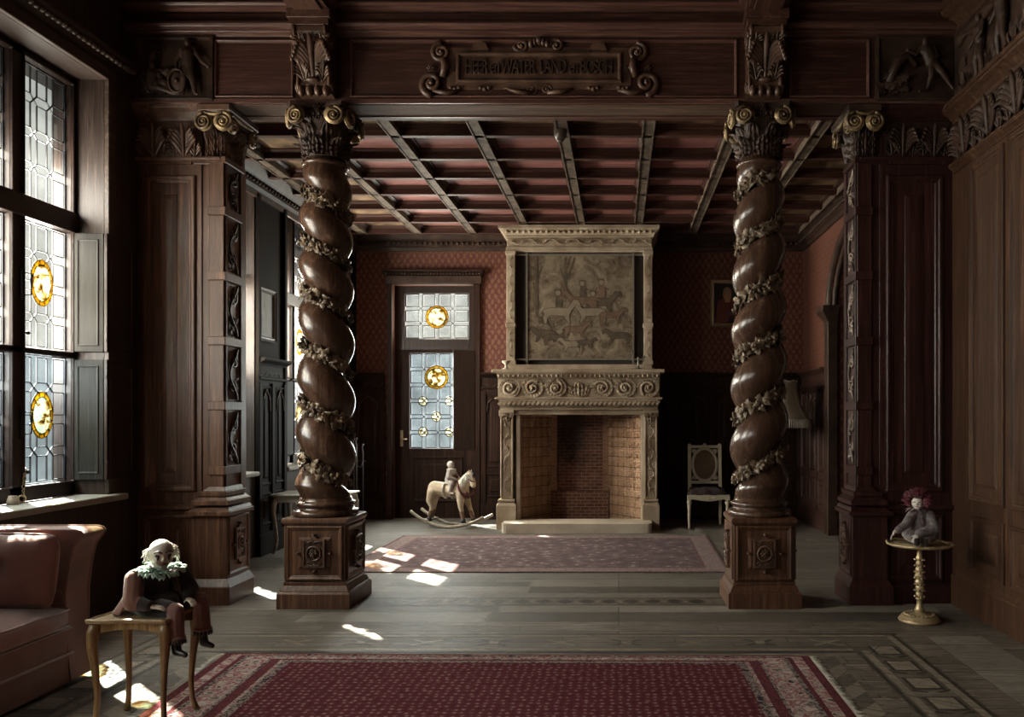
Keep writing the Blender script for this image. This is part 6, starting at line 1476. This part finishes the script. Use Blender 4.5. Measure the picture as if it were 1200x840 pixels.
m.ell(hc, (0.050,0.056,0.064), 18, 14, None, RH); m.cap(hp(0,0.012,-0.025), hp(0,0.016,-0.045), 0.040, 0.026); m.cap(hp(0,0.050,0.004), hp(0,0.058,-0.012), 0.006, 0.008)
for s2 in (-1, 1): m.cap(hp(s2*0.018,0.048,0.016), hp(s2*0.034,0.040,0.014), 0.008, 0.007); m.ell(hp(s2*0.051,-0.002,-0.002), (0.009,0.012,0.018), 8, 6, None, RH); m.ell(hp(s2*0.026,0.042,-0.018), (0.014,0.012,0.012), 8, 6)
m.cap(hc-Vector((0,0,0.05)), Vector((-2.12,3.76,0.68)), 0.022, 0.026); m.cap(Vector((-2.125,3.76,0.66)), hip, 0.05, 0.06)
for a, b, c in ((sh1,el1,wr1),(sh2,el2,wr2)):
    m.cap(a, b, 0.028, 0.022); m.cap(b, c, 0.020, 0.013)
hand(m, wr1, (0.92,0.15,-0.15), (0.1,0.3,-1), 0.42, 0.35, 1); hand(m, wr2, (0.7,-0.6,-0.2), (0.1,-0.2,-1), 0.42, 0.35, -1)
for h_, k, a in ((hip+Vector((0.02,-0.04,-0.01)),kn1,an1),(hip+Vector((0.02,0.04,-0.01)),kn2,an2)):
    m.cap(h_, k, 0.036, 0.026); m.cap(k, a, 0.024, 0.017)
obj('doll_body', m, FACE, r, remesh=0.0042, smooth_it=1)
for s2 in (-1, 1):
    m = MB(); m.ell(hp(s2*0.021,0.0475,0.006), (0.013,0.006,0.009), 10, 8, 0, RH); m.tube([hp(s2*0.006,0.054,0.017), hp(s2*0.021,0.053,0.028), hp(s2*0.037,0.041,0.018)], 0.0036, 6, 0); m.cap(hp(s2*0.022,0.050,0.0), hp(s2*0.024,0.050,-0.022), 0.0065, 0.0015, 6, 0)
    obj('painted_eye', m, [HBK], r)
m = MB(); m.tube([hp(-0.016,0.050,-0.034), hp(-0.007,0.057,-0.030), hp(0,0.058,-0.033), hp(0.007,0.057,-0.030), hp(0.016,0.050,-0.034)], 0.0045, 6)
obj('painted_mouth', m, [HRED], r)
m = MB(); rn = random.Random(4)
m.ell(hc+upv*0.013-fd*0.006, (0.052,0.056,0.055), 18, 12, 0, RH)
for k in range(140):
    a = rn.uniform(0, 2*pi); 
    if abs(((a-atan2(fd.y,fd.x)+pi)%(2*pi))-pi) < 1.35: continue
    p = hc+Vector((0.052*cos(a),0.052*sin(a),rn.uniform(-0.01,0.03))); e = p+Vector((0.016*cos(a)+rn.uniform(-.012,.012),0.016*sin(a)+rn.uniform(-.012,.012),rn.uniform(-0.05,0.004)))
    m.tube([tuple(p), tuple(p.lerp(e,.5)+Vector((rn.uniform(-.01,.01),rn.uniform(-.01,.01),.01))), tuple(e)], [0.0035,0.003,0.0012], 5)
tag(obj('white_cap_and_hair', m, cloth('white_doll_hair', (0.55,0.52,0.46), (0.74,0.72,0.66), 0.8), r), 'white cap and tufted hair')
m = MB()
for ring_, (rr, zz, nn) in enumerate(((0.055,0.700,16),(0.075,0.690,20))):
    for k in range(nn):
        a = 2*pi*k/nn; c = Vector((-2.105+rr*1.15*cos(a), 3.755+rr*1.15*sin(a), zz+0.008*sin(3*a+ring_)))
        for j in range(4): leaf(m, c+Vector((0,0,0.006*(j%2))), (cos(a+j*.4-.6), sin(a+j*.4-.6), 0.5*(-1)**(k+j)), (0,0,1), 0.030, 0.018, 0.8, None, 5)
for k in range(10): a = 2*pi*k/10; q = wr2+Vector((0.0,0,0.0)); 
tag(obj('ruff', m, GRN, r, solid=0.002), 'green and white frilled ruff')
m = MB()
m.cap(Vector((-2.125,3.76,0.665)), hip, 0.062, 0.078); m.ell((-2.13,3.76,0.545), (0.105,0.11,0.05), 16, 10)
for a, b, c in ((sh1,el1,wr1),(sh2,el2,wr2)): m.cap(a, b, 0.042, 0.040); m.cap(b, b.lerp(c,0.8), 0.038, 0.027)
for h_, k in ((hip+Vector((0.03,-0.05,-0.01)),kn1),(hip+Vector((0.03,0.05,-0.01)),kn2)): m.cap(h_, h_.lerp(k,0.78), 0.050, 0.042)
tag(obj('jacket', m, DKC, r, remesh=0.005, smooth_it=2), 'black jacket')
m = MB()
def cape(a, b):
    q = lerp(0.10*pi, 1.32*pi, a); t = b; rr = lerp(0.062, 0.128, t**0.8)*(1+0.06*sin(9*a*pi+2*t)*t); c = Vector((-2.115,3.76,0)).lerp(Vector((-2.16,3.765,0)), t)
    return (c.x+rr*1.05*cos(q), c.y+rr*1.05*sin(q), lerp(0.685, 0.507, t))
m.grid(cape, 40, 16); tag(obj('cape', m, BRN, r, solid=0.006), 'rust brown cape')
m = MB(); m.cap(sh1+Vector((0,-0.008,0)), el1, 0.040, 0.043); m.cap(el1, el1.lerp(wr1,0.72), 0.041, 0.026); tag(obj('sleeve', m, BRN, r, remesh=0.005, smooth_it=1), 'rust brown sleeve')
for h_, k, a in ((hip+Vector((0.03,-0.05,-0.01)),kn1,an1),(hip+Vector((0.03,0.05,-0.01)),kn2,an2)):
    m = MB(); m.cap(h_.lerp(k,0.7), k, 0.038, 0.036); m.cap(k, k.lerp(a,0.72), 0.036, 0.037); e = k.lerp(a,0.78); m.lathe([(0.040,-0.006),(0.042,0),(0.040,0.006)], 14, tuple(e)); tl = tag(obj('trouser_leg', m, TRS, r, remesh=0.004, smooth_it=1), 'rose brown trouser leg'); m = MB(); e = k.lerp(a,0.80); [leaf(m, e+Vector((0.036*cos(q_*0.42),0.036*sin(q_*0.42),0.0)), (cos(q_*0.42)*.4,sin(q_*0.42)*.4,-1), (cos(q_*0.42),sin(q_*0.42),0), 0.024, 0.014, 0.4, None, 5) for q_ in range(15)]; tag(obj('hem_frill', m, DKC, tl, solid=0.002), 'black hem frill')
    m = MB(); m.cap(k.lerp(a,0.8), a, 0.022, 0.020); m.cap(a, a+Vector((0.006,-0.004,-0.022)), 0.021, 0.020); m.cap(a+Vector((0.004,-0.004,-0.026)), a+Vector((0.052,-0.022,-0.036)), 0.019, 0.013); obj('boot', m, BOOT, r, remesh=0.004, smooth_it=1)

# ------------------------------------------------------------------ round brass table with the red haired doll
bx, by, bz = PX(1077.5,5.6), 5.6, 0.525
r = thing('pedestal_table', 'small round brass table with turned stem beside the right pier', 'table', (bx, by, 0))
m = MB(); m.lathe([(0.137,0),(0.140,0.008),(0.134,0.018),(0.126,0.022),(0.122,0.034),(0.105,0.042),(0.07,0.05),(0.045,0.056),(0.03,0.066),(0.026,0.07)], 40, (bx,by,0))
for k in range(22): a = 2*pi*k/22; m.ell((bx+0.095*cos(a), by+0.095*sin(a), 0.046), (0.011,0.011,0.008), 8, 5)
obj('base', m, BRASS, r)
m = MB(); pr = [(0.026,0.066),(0.036,0.072),(0.030,0.085),(0.020,0.11),(0.018,0.14),(0.026,0.148),(0.026,0.156)]
for k in range(6):
    z = 0.16+k*0.042; w_ = (0.026,0.031,0.034,0.033,0.029,0.025)[k]; pr += [(w_*0.78,z),(w_*0.9,z+0.012),(w_,z+0.020),(w_*0.92,z+0.028),(w_*0.74,z+0.036)]
pr += [(0.018,0.415),(0.024,0.422),(0.024,0.43),(0.017,0.44),(0.017,0.50),(0.026,0.512),(0.05,0.517)]
m.lathe(pr, 24, (bx,by,0))
for k in range(7):
    z = 0.165+k*0.042
    for j in range(8): a = 2*pi*j/8+k*0.3; m.ell((bx+0.033*cos(a), by+0.033*sin(a), z), (0.006,0.006,0.006), 7, 5)
obj('stem', m, BRASS, r)
m = MB(); n = 64; R0 = 0.212
m.lathe([(0.20,0.513),(0.205,0.517),(0.204,0.522),(0.02,0.522)], 48, (bx,by,0))
m.tube([(bx+(R0+0.007*cos(12*2*pi*k/n))*cos(2*pi*k/n), by+(R0+0.007*cos(12*2*pi*k/n))*sin(2*pi*k/n), 0.527+0.003*cos(12*2*pi*k/n)) for k in range(n)], 0.008, 8, closed=True)
obj('tray_top', m, BRASS, r)
r = thing('rag_doll', 'white faced doll with fluffy dark red hair sitting on the round brass table', 'doll', (bx, by, bz))
hc = Vector((PX(1075,5.58), 5.575, 0.812)); fd = Vector((-0.45,-0.89,-0.05)).normalized(); sd = Vector((0,0,1)).cross(fd).normalized()*-1; upv = sd.cross(fd).normalized()
if upv.z < 0: upv = -upv
RH = Matrix((sd, fd, upv)).transposed()
WHT = carved('white_porcelain', (0.55,0.50,0.45), (0.66,0.61,0.56), 0.35, 0.03, 8); GRY = cloth('grey_plaid_dress', (0.065,0.048,0.055), (0.25,0.215,0.21), 0.85, 300); RHR = cloth('dark_red_fur', (0.075,0.006,0.014), (0.150,0.018,0.030), 0.8, 30)
bc = Vector((bx+0.006, by+0.01, 0))
m = MB(); m.ell(hc, (0.041,0.042,0.050), 18, 14, None, RH); m.cap(hp(0,0.036,-0.002), hp(0,0.043,-0.008), 0.006, 0.007); m.ell(hp(0,0.020,-0.030), (0.026,0.020,0.018), 10, 8, None, RH)
for s2 in (-1, 1): m.ell(hp(s2*0.018,0.028,-0.014), (0.014,0.012,0.012), 8, 6)
m.cap(hc-Vector((0,0,0.035)), bc+Vector((0,0,0.74)), 0.020, 0.024); m.cap(bc+Vector((0,0,0.73)), bc+Vector((0,0,0.60)), 0.05, 0.065)
hL, hR = Vector((PX(1048,5.5),5.50,0.618)), Vector((PX(1074,5.46),5.465,0.583))
m.cap(bc+Vector((-0.06,-0.02,0.725)), Vector((bx-0.125,5.53,0.655)), 0.022, 0.018); m.cap(Vector((bx-0.125,5.53,0.655)), hL, 0.017, 0.013); hand(m, hL, (-0.6,-0.2,-0.75), (0.7,-0.2,-0.6), 0.36, 0.35, 1)
m.cap(bc+Vector((0.06,-0.03,0.72)), Vector((bx+0.065,5.50,0.645)), 0.022, 0.018); m.cap(Vector((bx+0.065,5.50,0.645)), hR+Vector((0.012,0.01,0.02)), 0.017, 0.014); hand(m, hR+Vector((0.012,0.01,0.02)), (-0.55,-0.35,-0.6), (-0.3,0.3,-0.9), 0.38, 0.4, -1)
for s2 in (-1, 1): m.cap(bc+Vector((s2*0.04,-0.02,0.575)), bc+Vector((s2*0.03-0.03,-0.115,0.562)), 0.036, 0.024)
obj('doll_body', m, WHT, r, remesh=0.004, smooth_it=1)
for s2 in (-1, 1):
    m = MB(); m.tube([hp(s2*0.008,0.0415,0.006), hp(s2*0.016,0.0405,0.003), hp(s2*0.024,0.036,0.006)], 0.0022, 6); obj('painted_eye', m, [HBK], r)
m = MB(); m.tube([hp(-0.008,0.0395,-0.024), hp(0,0.0425,-0.026), hp(0.008,0.0395,-0.024)], 0.0025, 6); obj('painted_mouth', m, [HRED], r)
m = MB(); m.ell(hc+upv*0.018-fd*0.022, (0.062,0.050,0.056), 18, 14, None, RH); rn = random.Random(21)
for k in range(900):
    v = Vector((rn.gauss(0,1), rn.gauss(0,1), rn.gauss(0,1))).normalized()
    if v.dot(fd) > 0.45 and v.dot(upv) < 0.62: continue
    if v.dot(upv) < -0.55: continue
    p = hc+v*0.046+upv*0.006; L = rn.uniform(0.030,0.066)*(1.0 if v.dot(upv) > -0.2 else 0.6); e = p+(v+Vector((rn.uniform(-.5,.5),rn.uniform(-.5,.5),rn.uniform(-.4,.3)))).normalized()*L
    m.tube([tuple(p), tuple(p.lerp(e,.5)+Vector((rn.uniform(-.008,.008),rn.uniform(-.008,.008),rn.uniform(-.004,.008)))), tuple(e)], [0.0055,0.0042,0.0012], 5)
tag(obj('fluffy_hair', m, RHR, r), 'fluffy dark red hair')
m = MB(); m.cap(bc+Vector((0,0,0.735)), bc+Vector((0.0,-0.005,0.63)), 0.058, 0.098); m.ell(bc+Vector((0,-0.01,0.592)), (0.122,0.112,0.068), 18, 12)
m.cap(bc+Vector((-0.055,-0.02,0.725)), Vector((bx-0.118,5.535,0.662)), 0.036, 0.032); m.cap(Vector((bx-0.118,5.535,0.662)), hL.lerp(Vector((bx-0.125,5.53,0.655)),0.35), 0.031, 0.026)
m.cap(bc+Vector((0.055,-0.03,0.72)), Vector((bx+0.065,5.50,0.645)), 0.037, 0.036); m.cap(Vector((bx+0.065,5.50,0.645)), hR+Vector((0.022,0.012,0.028)), 0.034, 0.027)
tag(obj('gathered_dress', m, GRY, r, remesh=0.005, smooth_it=2), 'grey patterned dress')
m = MB()
for k in range(22): a = 2*pi*k/22; leaf(m, (hc.x+0.004+0.034*cos(a), by+0.034*sin(a), 0.762), (cos(a), sin(a), 0.15*(-1)**k), (0,0,1), 0.046, 0.022, 0.8, None, 5)
m.tube([(hc.x-0.01,5.532,0.748),(hc.x-0.012,5.505,0.70),(hc.x-0.006,5.495,0.655)], 0.004, 5); tag(obj('collar_frill', m, cloth('dark_red_grey_frill', (0.08,0.035,0.04), (0.15,0.09,0.09)), r, solid=0.002), 'dull red collar frill with ribbon')
for s2 in (-1, 1):
    m = MB(); q = bc+Vector((s2*0.03-0.035,-0.135,0.548)); m.cap(q+Vector((0,0.02,0.0)), q+Vector((-0.012,-0.016,0.0)), 0.022, 0.020); m.ell(q+Vector((-0.014,-0.02,0.014)), (0.018,0.018,0.026), 10, 8); obj('shoe', m, DKC, r, remesh=0.004, smooth_it=1)

# ------------------------------------------------------------------ pictures
def picture(name, label, M, w, h, fw, fmat, canvas, shapes, mats):
    r = thing(name, label, 'painting', M.translation)
    m = MB(); m.M = M; m.ring(-w/2, w/2, -h/2, h/2, [(0,0),(0,0.025),(fw*0.2,0.035),(fw*0.5,0.022),(fw*0.8,0.026),(fw,0.012),(fw,0.004)]); obj('frame', m, fmat, r)
    m = MB(); m.M = M; m.box(-w/2+fw*0.6, w/2-fw*0.6, -h/2+fw*0.6, h/2-fw*0.6, 0.001, 0.010); cv = obj('canvas', m, canvas, r)
    if shapes:
        m = MB(); m.M = M
        for i, (pts, k) in enumerate(shapes): m.prism([(x*w, y*h) for x, y in pts], 0.010, 0.0105+0.0003*i, k)
        obj('painted_figure', m, mats, cv)
    return r
def el(cx, cy, rx, ry, n=16): return [(cx+rx*cos(2*pi*k/n), cy+ry*sin(2*pi*k/n)) for k in range(n)]
OILB = carved('dark_oil_ground', (0.010,0.009,0.009), (0.024,0.019,0.017), 0.35, 0.05, 5); OILR = carved('red_oil_paint', (0.10,0.025,0.018), (0.17,0.048,0.032), 0.4, 0.05, 12); OILF = carved('flesh_oil_paint', (0.30,0.15,0.085), (0.46,0.27,0.16), 0.4, 0.05, 14); OILH = carved('fair_hair_paint', (0.20,0.13,0.06), (0.32,0.23,0.12), 0.4, 0.05, 16); OILG = carved('grey_oil_paint', (0.05,0.045,0.055), (0.10,0.085,0.095), 0.4, 0.05, 12)
YP = YB-0.002
x0, x1, z0, z1 = PX(832.5,YP), PX(873,YP), PZ(383,YP), PZ(328,YP)
shp = [([(-.36,-.42),(-.30,-.05),(-.22,.08),(-.05,.14),(.12,.10),(.22,-.05),(.36,-.18),(.30,-.30),(.1,-.25),(-.02,-.40)],0),([(-.30,-.05),(-.22,.08),(-.30,.03)],3),(el(-.02,.20,.125,.15),2),([(-.08,.02),(.06,.02),(.08,.14),(-.09,.14)],1),(el(.01,.17,.095,.125),1),([(-.14,.17),(-.10,.30),(0,.34),(.10,.30),(.12,.22),(.04,.26),(-.06,.24),(-.09,.14)],2),(el(.17,-.16,.075,.05),1),([(-.05,-.2),(.12,-.14),(.10,-.22),(-.04,-.28)],3)]
picture('portrait_painting', 'gilt framed dark portrait of a person in red behind the right twisted column', face_cam(YP, (x0+x1)/2, (z0+z1)/2), x1-x0, z1-z0, 0.05, paint('pale_gilt_frame', (0.34,0.26,0.15), 0.45, 0.3), OILB, shp, [OILR, OILF, OILH, OILG])
SILV = paint('silvered_frame', (0.13,0.115,0.10), 0.5, 0.1); GRP = carved('faded_grey_print', (0.028,0.026,0.022), (0.075,0.07,0.06), 0.6, 0.05, 7)
picture('framed_picture', 'small framed grey picture on the dark wall between the left windows', face_right(XL+0.012, 8.33, 2.42), 0.40, 0.54, 0.05, SILV, GRP, [([(-.3,-.36),(.3,-.36),(.3,-.1),(.1,.05),(-.1,-.08),(-.3,0)],0),([(-.05,-.3),(.0,-.3),(.02,.2),(-.03,.2)],0),(el(0,.2,.15,.12),0)], [carved('grey_ink', (0.014,0.013,0.011), (0.03,0.028,0.024), 0.6)])

# ------------------------------------------------------------------ pale side table behind the left column
PAL = paint('pale_grey_table_paint', (0.36,0.34,0.29), 0.45, 0, 0.25, 18)
r = thing('side_table', 'pale table with curved legs partly hidden behind the left twisted column', 'table', (-3.2, 8.5, 0))
qx0, qx1, qy0, qy1 = -3.525, -2.75, 8.26, 8.72
m = MB(); m.box(qx0, qx1, qy0, qy1, 0.585, 0.605); m.box(qx0+0.03, qx1-0.03, qy0+0.03, qy1-0.03, 0.52, 0.587); obj('table_top', m, PAL, r, bevel=0.006, seg=2)
for sx_ in (0, 1):
    for sy_ in (0, 1):
        ox_, oy_ = (1 if sx_ else -1), (1 if sy_ else -1); bx_, by_ = (qx1 if sx_ else qx0)-ox_*0.05, (qy1 if sy_ else qy0)-oy_*0.05
        K = [(0,0.56,0.026),(0.018,0.50,0.028),(0.020,0.42,0.022),(0.004,0.28,0.016),(-0.008,0.14,0.013),(0.0,0.06,0.013),(0.015,0.02,0.016)]
        m = MB(); m.tube([(bx_+ox_*a, by_+oy_*a, z) for a, z, q in K], [q for a, z, q in K], 10); m.ell((bx_+ox_*0.018, by_+oy_*0.018, 0.012), (0.02,0.02,0.012), 10, 6); obj('leg', m, PAL, r)
# ------------------------------------------------------------------ floor lamp
lx, ly = PX(914,9.9), 9.9
r = thing('floor_lamp', 'floor lamp with pale fringed fabric shade half hidden by the right twisted column', 'lamp', (lx, ly, 0))
m = MB(); m.lathe([(0.15,0),(0.155,0.012),(0.13,0.03),(0.05,0.045),(0.022,0.07),(0.018,0.12),(0.026,0.14),(0.018,0.16),(0.014,1.2),(0.022,1.22),(0.012,1.24),(0.010,1.86),(0.016,1.87),(0.012,1.90),(0.002,1.92)], 24, (lx,ly,0)); obj('stand', m, BRASS, r)
SHD = cloth('aged_cream_shade', (0.23,0.18,0.12), (0.34,0.28,0.20), 0.9, 30)
m = MB(); n = 48
def shade(a, b):
    q = 2*pi*a; t = b; R_ = lerp(0.35, 0.20, 1-(1-t)**2.2)+0.012*abs(cos(4*q))*(1-t); return (lx+R_*cos(q), ly+R_*sin(q), lerp(1.345, 1.80, t)+0.02*abs(cos(4*q))*(1 if t > .9 else 0))
m.grid(shade, n, 12, cu=True); sh = obj('shade', m, SHD, r, solid=0.004)
m = MB(); 
for k in range(90):
    q = 2*pi*k/90; R_ = 0.355+0.012*abs(cos(4*q)); m.tube([(lx+R_*cos(q), ly+R_*sin(q), 1.355), (lx+(R_+.006)*cos(q), ly+(R_+.006)*sin(q), 1.31), (lx+(R_+.004)*cos(q), ly+(R_+.004)*sin(q), 1.255)], [0.007,0.009,0.005], 5)
tag(obj('fringe', m, cloth('cream_tassels', (0.50,0.46,0.39), (0.66,0.61,0.53), 0.9), sh), 'cream tassel fringe')
m = MB()
for k in range(8): q = 2*pi*k/8; m.tube([shade(k/8, j/9) for j in range(10)], 0.006, 5)
m.tube([shade(k/n, 0) for k in range(n)], 0.008, 6, closed=True); m.tube([shade(k/n, 1) for k in range(n)], 0.008, 6, closed=True)
for k in range(3): q = 2*pi*k/3; m.tube([(lx,ly,1.80), (lx+0.2*cos(q),ly+0.2*sin(q),1.79)], 0.004, 5)
obj('braid', m, FRG, sh)
# ------------------------------------------------------------------ iron stand with hooks, chain on the sill
hx, hy = PX(418.5,10.78), 10.78
r = thing('fire_iron_stand', 'thin dark iron stand with hooked rods before the dado left of the garden door', 'fire irons', (hx, hy, 0))
m = MB(); m.lathe([(0.10,0),(0.10,0.015),(0.03,0.03),(0.012,0.05),(0.010,0.78),(0.022,0.80),(0.010,0.82)], 16, (hx,hy,0)); m.tube([(hx-0.10,hy,0.80),(hx+0.12,hy,0.80)], 0.008, 6); obj('stand', m, IRON, r)
for dx, top in ((-0.035,1.09),(0.0,1.10),(0.085,1.02)):
    m = MB(); m.tube([(hx+dx,hy-0.02,0.10),(hx+dx,hy-0.02,top-0.1),(hx+dx-0.012,hy-0.02,top-0.04),(hx+dx,hy-0.02,top)], 0.008, 6); m.ell((hx+dx,hy-0.02,top), 0.014, 8, 6)
    if dx > 0.05: m.tube([(hx+dx,hy-0.02,0.80),(hx+dx-0.03,hy-0.02,0.72),(hx+dx-0.075,hy-0.02,0.74)], 0.008, 6)
    else: m.box(hx+dx-0.02, hx+dx+0.02, hy-0.024, hy-0.016, 0.06, 0.16)
    obj('iron_rod', m, STEEL, r)
r = thing('chain_ring', 'small metal ring on a chain hanging to the sill of the tall leaded window', 'chain', (XG+0.09, 5.18, 0.87))
m = MB(); 
for k in range(7):
    a = Vector((XG+0.055,5.24,1.05)).lerp(Vector((XG+0.085,5.175,0.90)), k/6); e = Vector((0.0,0.010,0.014)) if k % 2 else Vector((0.010,0.0,0.014))
    m.tube([tuple(a+Vector((e.x*cos(q), e.y*cos(q), e.z*sin(q)))) for q in [2*pi*i/10 for i in range(10)]], 0.003, 5, closed=True)
obj('chain', m, BRASS, r)
m = MB(); m.tube([(XG+0.088+0.006*cos(q), 5.165+0.022*cos(q), 0.877+0.022*sin(q)) for q in [2*pi*i/20 for i in range(20)]], 0.005, 6, closed=True); obj('ring', m, BRASS, r)
m = MB(); m.lathe([(0.03,0),(0.036,0.01),(0.030,0.04),(0.024,0.05),(0.026,0.055),(0.0,0.056)], 16, (XG+0.11,5.06,0.85)); tag(obj('stone_pot', m, STONEL), 'small pale pot on the window sill at the edge of the picture', 'pot')
